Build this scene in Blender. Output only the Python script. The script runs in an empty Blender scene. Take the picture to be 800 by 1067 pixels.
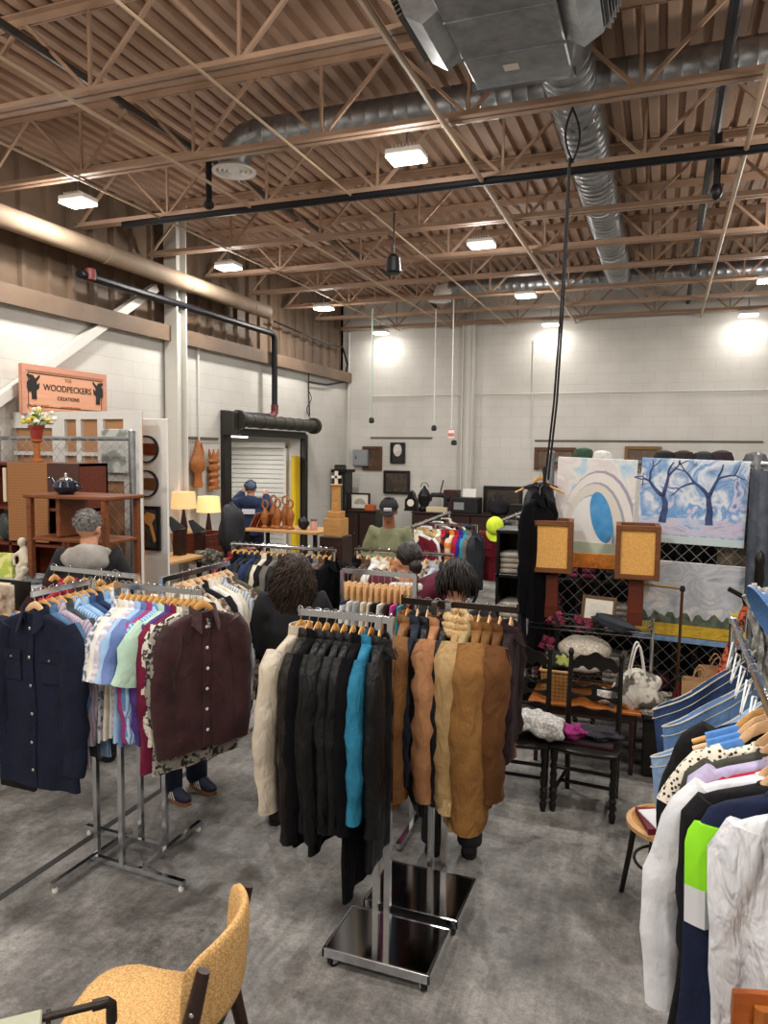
import bpy, bmesh, math, random
from mathutils import Vector, Matrix
R = math.radians
PI = math.pi
sc = bpy.context.scene
col = sc.collection
rnd = random.Random(7)

# ------------------------------------------------------------------ camera
CAM = Vector((0, 0, 2.3)); FPX = 770.0
_y, _p, _r = R(20.6), R(4.66), R(.66)
FW = Vector((-math.sin(_y)*math.cos(_p), math.cos(_y)*math.cos(_p), -math.sin(_p)))
_r0 = FW.cross(Vector((0, 0, 1))).normalized(); _u0 = _r0.cross(FW)
RT = _r0*math.cos(_r) + _u0*math.sin(_r); UP = _u0*math.cos(_r) - _r0*math.sin(_r)
cd = bpy.data.cameras.new('camera'); cam = bpy.data.objects.new('camera', cd); col.objects.link(cam)
cd.sensor_fit = 'VERTICAL'; cd.sensor_height = 36; cd.sensor_width = 27; cd.lens = FPX/1067*36
cd.clip_start = .05
cam.matrix_world = Matrix(((RT.x, UP.x, -FW.x, CAM.x), (RT.y, UP.y, -FW.y, CAM.y), (RT.z, UP.z, -FW.z, CAM.z), (0, 0, 0, 1)))
sc.camera = cam
def ray(px, py): return FW + RT*((px-400)/FPX) - UP*((py-533.5)/FPX)
def at_y(px, py, y): d = ray(px, py); return CAM + d*(y/d.y)
def at_z(px, py, z): d = ray(px, py); return CAM + d*((z-CAM.z)/d.z)
def at_x(px, py, x): d = ray(px, py); return CAM + d*(x/d.x)
def at_d(px, py, t): return CAM + ray(px, py)*t

# ------------------------------------------------------------------ colour and materials
def lin(c):
    if isinstance(c, str):
        c = [int(c[i:i+2], 16)/255 for i in (0, 2, 4)]
    return tuple((x/12.92 if x <= .04045 else ((x+.055)/1.055)**2.4) for x in c[:3]) + (1,)
MATS = {}
def mat(name, c, rough=.8, metal=0., kind=None, c2=None, s=10., bump=0., bs=None, spec=.4, em=0., c3=None, sheen=0., alpha=None, stretch=None, trans=0., wr=0.):
    """one procedural material; kind picks the pattern that mixes c and c2 in object space"""
    if name in MATS: return MATS[name]
    m = bpy.data.materials.new(name); MATS[name] = m; m.use_nodes = True
    nt = m.node_tree; N = nt.nodes; L = nt.links; b = N['Principled BSDF']
    b.inputs['Roughness'].default_value = rough; b.inputs['Metallic'].default_value = metal
    b.inputs['Specular IOR Level'].default_value = spec
    b.inputs['Base Color'].default_value = lin(c)
    if sheen: b.inputs['Sheen Weight'].default_value = sheen; b.inputs['Sheen Roughness'].default_value = .5
    if trans: b.inputs['Transmission Weight'].default_value = trans
    if em: b.inputs['Emission Color'].default_value = lin(c); b.inputs['Emission Strength'].default_value = em
    tc = N.new('ShaderNodeTexCoord'); mp = N.new('ShaderNodeMapping'); L.new(tc.outputs['Object'], mp.inputs[0])
    if stretch: mp.inputs['Scale'].default_value = stretch
    def noise(scale, detail=5, rough_=.6, src=mp):
        n = N.new('ShaderNodeTexNoise'); n.inputs['Scale'].default_value = scale; n.inputs['Detail'].default_value = detail; n.inputs['Roughness'].default_value = rough_
        L.new(src.outputs[0], n.inputs['Vector']); return n.outputs['Fac']
    def ramp(f, a, bb, ca, cb, interp='LINEAR'):
        r = N.new('ShaderNodeValToRGB'); r.color_ramp.interpolation = interp
        r.color_ramp.elements[0].position = a; r.color_ramp.elements[1].position = bb
        r.color_ramp.elements[0].color = ca; r.color_ramp.elements[1].color = cb
        L.new(f, r.inputs[0]); return r.outputs[0]
    def mixc(f, a, bb, mode='MIX'):
        x = N.new('ShaderNodeMix'); x.data_type = 'RGBA'; x.blend_type = mode
        for inp, v in ((x.inputs[0], f), (x.inputs[6], a), (x.inputs[7], bb)):
            if isinstance(v, (tuple, float, int)): inp.default_value = v
            else: L.new(v, inp)
        return x.outputs[2]
    def mth(op, a, bb=None):
        x = N.new('ShaderNodeMath'); x.operation = op
        for i, v in ((0, a), (1, bb)):
            if v is None: continue
            if isinstance(v, (float, int)): x.inputs[i].default_value = v
            else: L.new(v, x.inputs[i])
        return x.outputs[0]
    def axis(i):
        sp = N.new('ShaderNodeSeparateXYZ'); L.new(mp.outputs[0], sp.inputs[0]); return sp.outputs[i]
    def wave(i, f): return mth('ADD', mth('MULTIPLY', mth('SINE', mth('MULTIPLY', axis(i), f)), .5), .5)
    A = lin(c); B = lin(c2) if c2 else tuple(x*.6 for x in A[:3]) + (1,)
    fac = None; out = None
    if kind == 'noise': fac = noise(s); out = ramp(fac, .35, .68, A, B)
    elif kind == 'spot': fac = noise(s, 2); out = ramp(fac, .5, .56, A, B)
    elif kind == 'stripe': fac = wave(0, s); out = ramp(fac, .55, .7, A, B)
    elif kind == 'hstripe': fac = wave(2, s); out = ramp(fac, .5, .62, A, B)
    elif kind == 'plaid':
        o1 = mixc(mth('MULTIPLY', mth('GREATER_THAN', wave(0, s), .6), .6), A, B)
        out = mixc(mth('MULTIPLY', mth('GREATER_THAN', wave(2, s), .6), .6), o1, lin(c3) if c3 else B)
    elif kind == 'wood':
        mp.inputs['Scale'].default_value = stretch or (1, 12, 12)
        fac = noise(s, 8); out = ramp(fac, .3, .7, A, B)
    elif kind == 'weave':
        fac = mth('MULTIPLY', wave(0, s), wave(2, s)); out = mixc(mth('ADD', fac, mth('MULTIPLY', noise(s*.15), .3)), A, B)
    elif kind == 'leopard':
        v = N.new('ShaderNodeTexVoronoi'); v.inputs['Scale'].default_value = s; L.new(mp.outputs[0], v.inputs['Vector'])
        fac = v.outputs['Distance']; out = ramp(fac, .3, .36, B, A)
    elif kind == 'denim':
        fac = noise(s or 5, 6, .7); o = ramp(fac, .3, .72, A, B); out = mixc(.25, o, mixc(wave(0, 1500.), A, B))
    elif kind == 'knit':
        v = N.new('ShaderNodeTexVoronoi'); v.inputs['Scale'].default_value = s; L.new(mp.outputs[0], v.inputs['Vector'])
        fac = v.outputs['Distance']; out = ramp(fac, .1, .7, A, B)
    elif kind == 'tweed':
        fac = noise(s, 2, .9); out = ramp(fac, .38, .62, A, B, 'LINEAR')
        if c3: out = mixc(mth('GREATER_THAN', noise(s*1.7, 2), .62), out, lin(c3))
    elif kind == 'camo':
        out = mixc(mth('GREATER_THAN', noise(s, 3), .5), A, B)
        if c3: out = mixc(mth('GREATER_THAN', noise(s*1.9, 3), .56), out, lin(c3))
    if out is None and kind is None and metal < .5 and not em:
        fac = noise(7., 4); out = mixc(mth('MULTIPLY', fac, .35), A, tuple(x*.72 for x in A[:3]) + (1,))
    if out is not None:
        L.new(out, b.inputs['Base Color'])
        if em: L.new(out, b.inputs['Emission Color'])
    if bump:
        bn = N.new('ShaderNodeBump'); bn.inputs['Strength'].default_value = min(1, bump); bn.inputs['Distance'].default_value = .004
        L.new(fac if (bs is None and fac is not None) else noise(bs or 60., 4), bn.inputs['Height']); L.new(bn.outputs[0], b.inputs['Normal'])
    if wr:   # soft cloth creases
        mp2 = N.new('ShaderNodeMapping'); mp2.inputs['Scale'].default_value = (1.5, 1.5, .8); L.new(tc.outputs['Object'], mp2.inputs[0])
        b2 = N.new('ShaderNodeBump'); b2.inputs['Strength'].default_value = 1.; b2.inputs['Distance'].default_value = .02*wr
        nz = N.new('ShaderNodeTexNoise'); nz.inputs['Scale'].default_value = 9.; nz.inputs['Detail'].default_value = 3; nz.inputs['Roughness'].default_value = .5; nz.inputs['Distortion'].default_value = .5; L.new(mp2.outputs[0], nz.inputs['Vector'])
        L.new(nz.outputs['Fac'], b2.inputs['Height'])
        if bump: L.new(bn.outputs[0], b2.inputs['Normal'])
        L.new(b2.outputs[0], b.inputs['Normal'])
    if alpha is not None: b.inputs['Alpha'].default_value = alpha
    return m

# ------------------------------------------------------------------ mesh builder
class MB:
    def __init__(s): s.v = []; s.f = []
    def add(s, vs, fs, M=None):
        o = len(s.v)
        s.v += [(M @ Vector(p))[:] if M else tuple(p) for p in vs]
        s.f += [[i+o for i in f] for f in fs]; return s
    def box(s, c, d, M=None, b=0.):
        x, y, z = (k/2 for k in d); cx, cy, cz = c
        b = min(b, x*.45, y*.45, z*.45)
        if b <= 0:
            vs = [(cx+i*x, cy+j*y, cz+k*z) for i in (-1, 1) for j in (-1, 1) for k in (-1, 1)]
            return s.add(vs, [(0, 1, 3, 2), (4, 6, 7, 5), (0, 4, 5, 1), (2, 3, 7, 6), (0, 2, 6, 4), (1, 5, 7, 3)], M)
        vs = []; ix = {}
        for i in (-1, 1):
            for j in (-1, 1):
                for k in (-1, 1):
                    for a in range(3):
                        h = [x-b, y-b, z-b]; h[a] += b
                        ix[i, j, k, a] = len(vs); vs.append((cx+i*h[0], cy+j*h[1], cz+k*h[2]))
        fs = []
        for i in (-1, 1):
            fs.append([ix[i, j, k, 0] for j, k in ((-1, -1), (1, -1), (1, 1), (-1, 1))][::i])
            fs.append([ix[j, i, k, 1] for j, k in ((-1, -1), (1, -1), (1, 1), (-1, 1))][::-i])
            fs.append([ix[j, k, i, 2] for j, k in ((-1, -1), (1, -1), (1, 1), (-1, 1))][::i])
        for i in (-1, 1):
            for j in (-1, 1):
                sg = i*j
                fs.append([ix[i, j, -1, 0], ix[i, j, 1, 0], ix[i, j, 1, 1], ix[i, j, -1, 1]][::-sg])
                fs.append([ix[i, -1, j, 0], ix[i, 1, j, 0], ix[i, 1, j, 2], ix[i, -1, j, 2]][::sg])
                fs.append([ix[-1, i, j, 1], ix[1, i, j, 1], ix[1, i, j, 2], ix[-1, i, j, 2]][::-sg])
                for k in (-1, 1): fs.append([ix[i, j, k, 0], ix[i, j, k, 1], ix[i, j, k, 2]][::sg*k])
        return s.add(vs, fs, M)
    def loft(s, rings, cap0=True, cap1=True, M=None, close=True):
        n = len(rings[0]); vs = [p for r in rings for p in r]; fs = []
        for i in range(len(rings)-1):
            for j in range(n if close else n-1):
                a = i*n+j; bb = i*n+(j+1) % n; fs.append((a, bb, bb+n, a+n))
        if cap0: fs.append(list(range(n))[::-1])
        if cap1: fs.append([(len(rings)-1)*n+j for j in range(n)])
        return s.add(vs, fs, M)
    def tube(s, path, r, n=8, M=None, cap=True, flat=1., closed=False, twist=None):
        P = [Vector(p) for p in path]; m = len(P); rings = []
        rr = r if isinstance(r, (list, tuple)) else [r]*m
        up = None
        for i in range(m):
            t = (P[(i+1) % m]-P[i-1]) if closed else (P[min(i+1, m-1)]-P[max(i-1, 0)])
            t = t.normalized() if t.length > 1e-9 else Vector((0, 0, 1))
            if up is None:
                up = twist if twist is not None else (Vector((0, 0, 1)) if abs(t.z) < .9 else Vector((0, 1, 0)))
            a = up - t*up.dot(t)
            if a.length < 1e-6: a = t.orthogonal()
            a.normalize(); up = a; bb = t.cross(a)
            ra, rb = rr[i] if isinstance(rr[i], (tuple, list)) else (rr[i], rr[i]*flat)
            rings.append([P[i] + a*(ra*math.sin(2*PI*j/n+PI/n)) + bb*(rb*math.cos(2*PI*j/n+PI/n)) for j in range(n)])
        if closed: rings.append(rings[0]); cap = False
        return s.loft(rings, cap, cap, M)
    def bar(s, a, b, w, h=None, M=None):
        """a straight rectangular bar"""
        h = h or w
        return s.tube([a, b], [(h*.7071, w*.7071)]*2, 4, M)
    def lathe(s, prof, n=16, M=None, cap=True):
        return s.loft([[(r*math.cos(2*PI*j/n), r*math.sin(2*PI*j/n), z) for j in range(n)] for r, z in prof], cap, cap, M)
    def ell(s, c, r, nu=12, nv=8, M=None):
        if not isinstance(r, (tuple, list)): r = (r, r, r)
        rings = []
        for i in range(nv+1):
            t = -PI/2+PI*(.02+.96*i/nv); rings.append([(c[0]+r[0]*math.cos(t)*math.cos(2*PI*j/nu), c[1]+r[1]*math.cos(t)*math.sin(2*PI*j/nu), c[2]+r[2]*math.sin(t)) for j in range(nu)])
        return s.loft(rings, True, True, M)
    def prism(s, poly, y0, y1, M=None):
        """polygon in x,z extruded along y"""
        return s.loft([[(x, y0, z) for x, z in poly], [(x, y1, z) for x, z in poly]], True, True, M)
    def blob(s, c, r, amp=.15, k=3., nu=20, nv=12, seed=0, M=None):
        """a lumpy closed body"""
        q = random.Random(seed); ph = [q.uniform(0, 6.28) for _ in range(6)]; rings = []
        for i in range(nv+1):
            t = -PI/2+PI*(.02+.96*i/nv); ring = []
            for j in range(nu):
                a = 2*PI*j/nu
                f = 1+amp*(math.sin(k*a+ph[0]+2*t)*math.cos(t)+.6*math.sin(k*1.7*t+ph[1]+a)+.5*math.sin(2*k*a+ph[2])*math.cos(3*t+ph[3])*math.cos(t))
                ring.append((c[0]+r[0]*f*math.cos(t)*math.cos(a), c[1]+r[1]*f*math.cos(t)*math.sin(a), c[2]+r[2]*f*math.sin(t)))
            rings.append(ring)
        return s.loft(rings, True, True, M)
    def grid(s, fn, nu, nv, M=None):
        vs = [fn(i/(nu-1), j/(nv-1)) for j in range(nv) for i in range(nu)]
        fs = [(j*nu+i, j*nu+i+1, (j+1)*nu+i+1, (j+1)*nu+i) for j in range(nv-1) for i in range(nu-1)]
        return s.add(vs, fs, M)
    def mesh(s, name, smooth=35):
        me = bpy.data.meshes.new(name); me.from_pydata(s.v, [], s.f); me.update()
        bm = bmesh.new(); bm.from_mesh(me); bmesh.ops.recalc_face_normals(bm, faces=bm.faces); bm.to_mesh(me); bm.free()
        if smooth:
            me.polygons.foreach_set('use_smooth', [True]*len(me.polygons))
            if smooth < 180: me.set_sharp_from_angle(angle=R(smooth))
        return me
    def build(s, name, m, parent=None, smooth=35, loc=None, rz=None):
        me = s.mesh(name, smooth); me.materials.append(m)
        o = bpy.data.objects.new(name, me); col.objects.link(o)
        if parent is not None: o.parent = parent
        if loc is not None: o.location = loc
        if rz is not None: o.rotation_euler = (0, 0, rz)
        return o

def tag(o, label, cat=None, group=None, kind=None):
    o['label'] = label
    if cat: o['category'] = cat
    if group: o['group'] = group
    if kind: o['kind'] = kind
    return o
def thing(name, label, cat, loc=(0, 0, 0), rz=0., group=None):
    o = bpy.data.objects.new(name, None); col.objects.link(o); o.empty_display_size = .1
    o.location = loc; o.rotation_euler = (0, 0, rz)
    return tag(o, label, cat, group)
def struct(name, mb, m, smooth=35, label=None):
    o = mb.build(name, m, None, smooth); o['kind'] = 'structure'
    if label: o['label'] = label
    return o
KIDS = {}
def dup(root, loc=None, rz=None, label=None, group=None):
    """a copy of a thing with copies of its parts and sub-parts, sharing meshes"""
    r = root.copy(); col.objects.link(r)
    if loc is not None: r.location = loc
    if rz is not None: r.rotation_euler = (0, 0, rz)
    if label: r['label'] = label
    if group: r['group'] = group
    if root.name not in KIDS: KIDS[root.name] = [(ch, list(ch.children)) for ch in root.children]
    for ch, subs in KIDS[root.name]:
        c = ch.copy(); col.objects.link(c); c.parent = r
        for g in subs:
            d = g.copy(); col.objects.link(d); d.parent = c
    return r
def solidify_voxel(mb, name, voxel, m, parent=None, smooth_it=6):
    """fuse overlapping pieces into one continuous skin"""
    me = mb.mesh(name, 180); o = bpy.data.objects.new('tmp', me); col.objects.link(o)
    md = o.modifiers.new('r', 'REMESH'); md.mode = 'VOXEL'; md.voxel_size = voxel; md.use_smooth_shade = True
    if smooth_it:
        sm = o.modifiers.new('s', 'SMOOTH'); sm.factor = .5; sm.iterations = smooth_it
    dg = bpy.context.evaluated_depsgraph_get()
    me2 = bpy.data.meshes.new_from_object(o.evaluated_get(dg)); me2.name = name
    bpy.data.objects.remove(o); bpy.data.meshes.remove(me)
    me2.materials.clear(); me2.materials.append(m)
    me2.polygons.foreach_set('use_smooth', [True]*len(me2.polygons))
    ob = bpy.data.objects.new(name, me2); col.objects.link(ob)
    if parent is not None: ob.parent = parent
    return ob
def lettering(text, size, m, parent, M, name='lettering', depth=.002, spacing=1., align='CENTER'):
    cu = bpy.data.curves.new('tmp', 'FONT'); cu.body = text; cu.size = size; cu.extrude = depth; cu.align_x = align; cu.align_y = 'CENTER'; cu.space_character = spacing
    o = bpy.data.objects.new('tmp', cu); col.objects.link(o)
    me = bpy.data.meshes.new_from_object(o.evaluated_get(bpy.context.evaluated_depsgraph_get())); bpy.data.objects.remove(o)
    me.transform(M); me.name = name; me.materials.clear(); me.materials.append(m)
    ob = bpy.data.objects.new(name, me); col.objects.link(ob); ob.parent = parent
    return ob
ORD = 'first second third fourth fifth sixth seventh eighth ninth tenth eleventh twelfth thirteenth fourteenth fifteenth sixteenth seventeenth eighteenth nineteenth twentieth'.split()
chrome = mat('chrome', 'c9ccd0', .16, 1.)
steel = mat('galvanised steel', 'a4a6a8', .38, .85, 'noise', '83868a', 9.)
blackm = mat('black iron', '16161a', .45, .3)
blackp = mat('black plastic', '101013', .5)
whitep = mat('white paint', 'e6e4de', .6)
wood_l = mat('pale wood', 'd2a873', .5, 0, 'wood', 'b98a55', 6.)
wood_o = mat('orange wood', 'b06a2c', .4, 0, 'wood', '8a4a1c', 4.)
wood_d = mat('dark wood', '38201a', .4, 0, 'wood', '1e100c', 4.)
wood_r = mat('reddish wood', '6e2f1a', .4, 0, 'wood', '4a1d10', 4.)
wood_b = mat('black stained wood', '0e0c0a', .35, 0, 'wood', '1b1814', 5., spec=.3)
# ================================================================== THE ROOM
XW, YB, XR, YF = -6.3, 14.4, 4.6, -2.6      # left wall, back wall, unseen right wall, wall behind the camera
ZC, ZD = 4.77, 5.41                          # joist bottom chords, deck
# floor: polished stained concrete
m = bpy.data.materials.new('stained concrete'); m.use_nodes = True; MATS['concrete'] = m
nt = m.node_tree; N = nt.nodes; L = nt.links; b = N['Principled BSDF']
tc = N.new('ShaderNodeTexCoord')
def _n(scale, detail, rough, dist=0.):
    n = N.new('ShaderNodeTexNoise'); n.inputs['Scale'].default_value = scale; n.inputs['Detail'].default_value = detail; n.inputs['Roughness'].default_value = rough; n.inputs['Distortion'].default_value = dist
    L.new(tc.outputs['Object'], n.inputs['Vector']); return n.outputs['Fac']
def _ramp(f, *st):
    r = N.new('ShaderNodeValToRGB'); e = r.color_ramp.elements
    while len(e) < len(st): e.new(.5)
    for k, (p, c) in enumerate(st): e[k].position = p; e[k].color = lin(c) if isinstance(c, str) else (c, c, c, 1)
    L.new(f, r.inputs[0]); return r.outputs[0]
def _mix(mode, f, a, bb):
    x = N.new('ShaderNodeMix'); x.data_type = 'RGBA'; x.blend_type = mode
    if isinstance(f, float): x.inputs[0].default_value = f
    else: L.new(f, x.inputs[0])
    L.new(a, x.inputs[6]); L.new(bb, x.inputs[7]); return x.outputs[2]
base = _ramp(_n(.9, 8, .62, .4), (.28, '55524f'), (.5, '908d89'), (.7, 'b6b3ae'))
blot = _ramp(_n(2.1, 6, .65, .6), (.36, .3), (.56, 1.))
fine = _ramp(_n(26., 6, .75), (.32, .6), (.62, 1.15))
spots = _ramp(_n(7., 3, .5, .3), (.3, .55), (.38, 1.))
mp = N.new('ShaderNodeMapping'); mp.inputs['Rotation'].default_value = (0, 0, .6); mp.inputs['Scale'].default_value = (9., 1.2, 1.); L.new(tc.outputs['Object'], mp.inputs[0])
ns = N.new('ShaderNodeTexNoise'); ns.inputs['Scale'].default_value = 1.6; ns.inputs['Detail'].default_value = 7; ns.inputs['Roughness'].default_value = .7; L.new(mp.outputs[0], ns.inputs['Vector'])
streak = _ramp(ns.outputs['Fac'], (.34, .62), (.6, 1.12))
drips = _ramp(_n(4.3, 4, .55, .2), (.30, .3), (.36, 1.))
grain = _ramp(_n(75., 3, .8), (.35, .72), (.65, 1.15))
o = _mix('MULTIPLY', .75, base, blot); o = _mix('MULTIPLY', .7, o, streak); o = _mix('MULTIPLY', .7, o, drips); o = _mix('MULTIPLY', .7, o, grain); o = _mix('MULTIPLY', .9, o, fine); o = _mix('MULTIPLY', .5, o, spots)
L.new(o, b.inputs['Base Color'])
rr = N.new('ShaderNodeMapRange'); rr.inputs[3].default_value = .28; rr.inputs[4].default_value = .62
L.new(_n(2.3, 5, .6), rr.inputs[0]); L.new(rr.outputs[0], b.inputs['Roughness'])
bn = N.new('ShaderNodeBump'); bn.inputs['Strength'].default_value = .12; bn.inputs['Distance'].default_value = .01
L.new(_n(30., 5, .7), bn.inputs['Height']); L.new(bn.outputs[0], b.inputs['Normal'])
concrete = m
struct('floor', MB().box(((XW-3+XR)/2, (YB+YF)/2, -.1), (XR-XW+3, YB-YF, .2)), concrete, 0)
struct('trim_1', MB().box((-3.09, 3.6, .0005), (.045, 12., .002)), mat('dark joint filler', '2b2a2a', .6), 0, 'dark filled control joint running along the concrete floor')

# painted block walls
m = bpy.data.materials.new('painted block'); m.use_nodes = True
nt = m.node_tree; N = nt.nodes; L = nt.links; b = N['Principled BSDF']; b.inputs['Roughness'].default_value = .7
tc = N.new('ShaderNodeTexCoord'); mp = N.new('ShaderNodeMapping'); L.new(tc.outputs['Object'], mp.inputs[0])
sp = N.new('ShaderNodeSeparateXYZ'); L.new(mp.outputs[0], sp.inputs[0])
ad = N.new('ShaderNodeMath'); ad.operation = 'ADD'; L.new(sp.outputs[0], ad.inputs[0]); L.new(sp.outputs[1], ad.inputs[1])
cb = N.new('ShaderNodeCombineXYZ'); L.new(ad.outputs[0], cb.inputs[0]); L.new(sp.outputs[2], cb.inputs[1])
br = N.new('ShaderNodeTexBrick'); L.new(cb.outputs[0], br.inputs['Vector'])
br.inputs['Scale'].default_value = 1.; br.inputs['Brick Width'].default_value = .4; br.inputs['Row Height'].default_value = .2; br.inputs['Mortar Size'].default_value = .006; br.inputs['Mortar Smooth'].default_value = .3
br.inputs['Color1'].default_value = lin('cbc8c1'); br.inputs['Color2'].default_value = lin('c8c5be'); br.inputs['Mortar'].default_value = lin('bfbcb5')
n = N.new('ShaderNodeTexNoise'); n.inputs['Scale'].default_value = 1.2; n.inputs['Detail'].default_value = 6; L.new(tc.outputs['Object'], n.inputs['Vector'])
r = N.new('ShaderNodeValToRGB'); r.color_ramp.elements[0].position = .3; r.color_ramp.elements[0].color = (.86, .85, .84, 1); r.color_ramp.elements[1].position = .6; r.color_ramp.elements[1].color = (1, 1, 1, 1); L.new(n.outputs[0], r.inputs[0])
x = N.new('ShaderNodeMix'); x.data_type = 'RGBA'; x.blend_type = 'MULTIPLY'; x.inputs[0].default_value = 1.; L.new(br.outputs['Color'], x.inputs[6]); L.new(r.outputs[0], x.inputs[7]); L.new(x.outputs[2], b.inputs['Base Color'])
bn = N.new('ShaderNodeBump'); bn.inputs['Strength'].default_value = .2; bn.inputs['Distance'].default_value = .006; bn.invert = True; L.new(br.outputs['Fac'], bn.inputs['Height']); L.new(bn.outputs[0], b.inputs['Normal'])
block = m
brown = mat('tan painted steel', 'ae8f77', .6, 0, 'noise', '9b7e68', 3.)
brown_d = mat('brown siding', '735f4d', .6, 0, 'noise', '625040', 2.)
deckm = mat('tan roof deck', 'b0917a', .62, 0, 'noise', '9c7d67', 1.2)
white_st = mat('white painted steel', 'cfccc4', .5)

# left wall with the dock door opening, clerestory siding above
DY0, DY1, DZ = 9.85, 12.35, 2.6
ZB = 3.82
wl = MB()
wl.box((XW-.15, (YF+DY0)/2, ZB/2), (.3, DY0-YF, ZB)); wl.box((XW-.15, (DY1+YB)/2, ZB/2), (.3, YB-DY1, ZB)); wl.box((XW-.15, (DY0+DY1)/2, (DZ+ZB)/2), (.3, DY1-DY0, ZB-DZ))
struct('wall_left', wl, block, 0)
sd = MB(); y = YF; prof = []
while y < YB:
    prof += [(XW-.12, y), (XW-.12, y+.26), (XW-.07, y+.28), (XW-.07, y+.33), (XW-.12, y+.35)]; y += .35
prof = [(a, min(q, YB)) for a, q in prof]
sd.loft([[(a, q, z) for a, q in prof] + [(XW-.3, YB, z), (XW-.3, YF, z)] for z in (ZB, ZD+.1)])
struct('wall_left_upper', sd, brown_d, 0, 'brown ribbed metal siding above the white block wall')
lb = MB(); lb.box((XW+.01, (YF+YB)/2, ZB+.05), (.2, YB-YF, .1)); lb.box((XW+.122, (YF+YB)/2, ZB+.01), (.02, YB-YF, .2))
struct('trim_2', lb, brown_d, 0, 'brown steel ledger beam between block wall and siding')
struct('wall_back', MB().box(((XW+XR)/2, YB+.15, ZD/2), (XR-XW+.6, .3, ZD+.2)), block, 0)
struct('wall_right', MB().box((XR+.15, (YF+YB)/2, ZD/2), (.3, YB-YF, ZD+.2)), block, 0)
struct('wall_front', MB().box(((XW+XR)/2, YF-.15, ZD/2), (XR-XW+.6, .3, ZD+.2)), block, 0)
# ribbed deck, ribs along Y
pr = []; xx = XW-.3
while xx < XR+.3:
    pr += [(xx, ZD), (xx+.075, ZD), (xx+.095, ZD+.05), (xx+.135, ZD+.05), (xx+.155, ZD)]; xx += .155
dk = MB(); dk.loft([[(a, q, z) for a, z in pr] + [(XR+.4, q, ZD+.3), (XW-.4, q, ZD+.3)] for q in (YF-.3, YB+.3)])
struct('ceiling', dk, deckm, 0)
# columns and brace
def hcol(name, x, y, z1, along, label, mm=white_st):
    q = MB()
    for s in (-1, 1):
        q.box((x+(s*.1 if along == 'x' else 0), y+(s*.1 if along == 'y' else 0), z1/2), (.02 if along == 'x' else .2, .02 if along == 'y' else .2, z1))
    q.box((x, y, z1/2), (.19 if along == 'x' else .02, .19 if along == 'y' else .02, z1))
    return struct(name, q, mm, 0, label)
hcol('trim_3', XW+.13, 8.42, ZD-.02, 'y', 'white steel column standing against the side wall')
hcol('trim_4', at_y(487, 450, YB-.12).x, YB-.12, ZD-.02, 'x', 'white steel column standing against the end wall')
a = at_x(-30, 437, XW+.06); bq = at_x(161, 300, XW+.06)
struct('trim_5', MB().bar(a, bq, .1, .1), white_st, 0, 'white diagonal brace across the side wall')
# thin conduits and ledger strips on the back wall
q = MB()
p0 = at_y(388, 413, YB-.02); p1 = at_y(830, 413, YB-.02); q.tube([p0, (p1.x, p1.y, p0.z)], .012, 6)
p0 = at_y(556, 355, YB-.02); q.tube([p0, (p0.x, p0.y, 2.4)], .01, 6)
p0 = at_y(362, 352, YB-.02); q.tube([(XW+.08, YB-.03, ZC), (XW+.08, YB-.03, 0)], .02, 6)
tag(q.build('wall_conduit', white_st), 'thin white conduit runs fixed along the block end wall', 'conduit')
q = MB()
for (x0, y0, x1) in ((557, 459, 795), (386, 456, 450)):
    p0 = at_y(x0, y0, YB-.02); p1 = at_y(x1, y0, YB-.02); q.box(((p0.x+p1.x)/2, YB-.015, p0.z), (p1.x-p0.x, .03, .03))
struct('trim_6', q, mat('dark strip', '5b564f', .6), 0, 'dark narrow rails fixed on the end wall')
p0 = at_x(196, 456, XW); p1 = at_x(226, 456, XW)
struct('trim_7', MB().box((XW+.015, (p0.y+p1.y)/2, p0.z), (.03, p1.y-p0.y, .03)), MATS['dark strip'], 0, 'dark narrow rail fixed on the side wall')

# bar joists
JY = [3.1, 4.33, 5.55, 6.8, 8.05, 9.3, 10.5, 11.7, 12.9, 14.1]
def joist():
    root = thing('roof_joist', 'tan open web roof joist', 'joist', (0, 0, 0), 0, 'open web joists under the roof deck')
    q = MB(); x0, x1 = XW+.02, XR-.02
    for s in (-1, 1):
        q.box(((x0+x1)/2, s*.035, ZC+.005), (x1-x0, .055, .01)); q.box(((x0+x1)/2, s*.012, ZC+.03), (x1-x0, .008, .06))
    q.build('bottom_chord', brown, root, 0)
    q = MB()
    for s in (-1, 1):
        q.box(((x0+x1)/2, s*.035, ZD-.012), (x1-x0, .055, .012)); q.box(((x0+x1)/2, s*.012, ZD-.04), (x1-x0, .008, .06))
    q.build('top_chord', brown, root, 0)
    n = 9; st = (x1-x0)/n
    me = None
    for k in range(n):
        xa = x0+k*st; xm = xa+st/2; xb = xa+st
        for (u, v) in (((xa, ZC+.02), (xm, ZD-.03)), ((xm, ZD-.03), (xb, ZC+.02))):
            MB().bar((u[0], 0, u[1]), (v[0], 0, v[1]), .026, .026).build('web_diagonal', brown, root, 0)
        if k: MB().bar((xa, 0, ZC+.02), (xa, 0, ZD-.03), .022, .022).build('web_post', brown, root, 0)
    return root
j0 = joist()
jl = 'tan open web joist, {} counting from the end wall'
for i, y in enumerate(JY):
    lab = 'tan open web roof joist right against the block end wall' if i == len(JY)-1 else jl.format(ORD[len(JY)-1-i])
    if i == 0: j0.location = (0, y, 0); j0['label'] = lab
    else: dup(j0, (0, y, 0), 0, lab)
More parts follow.
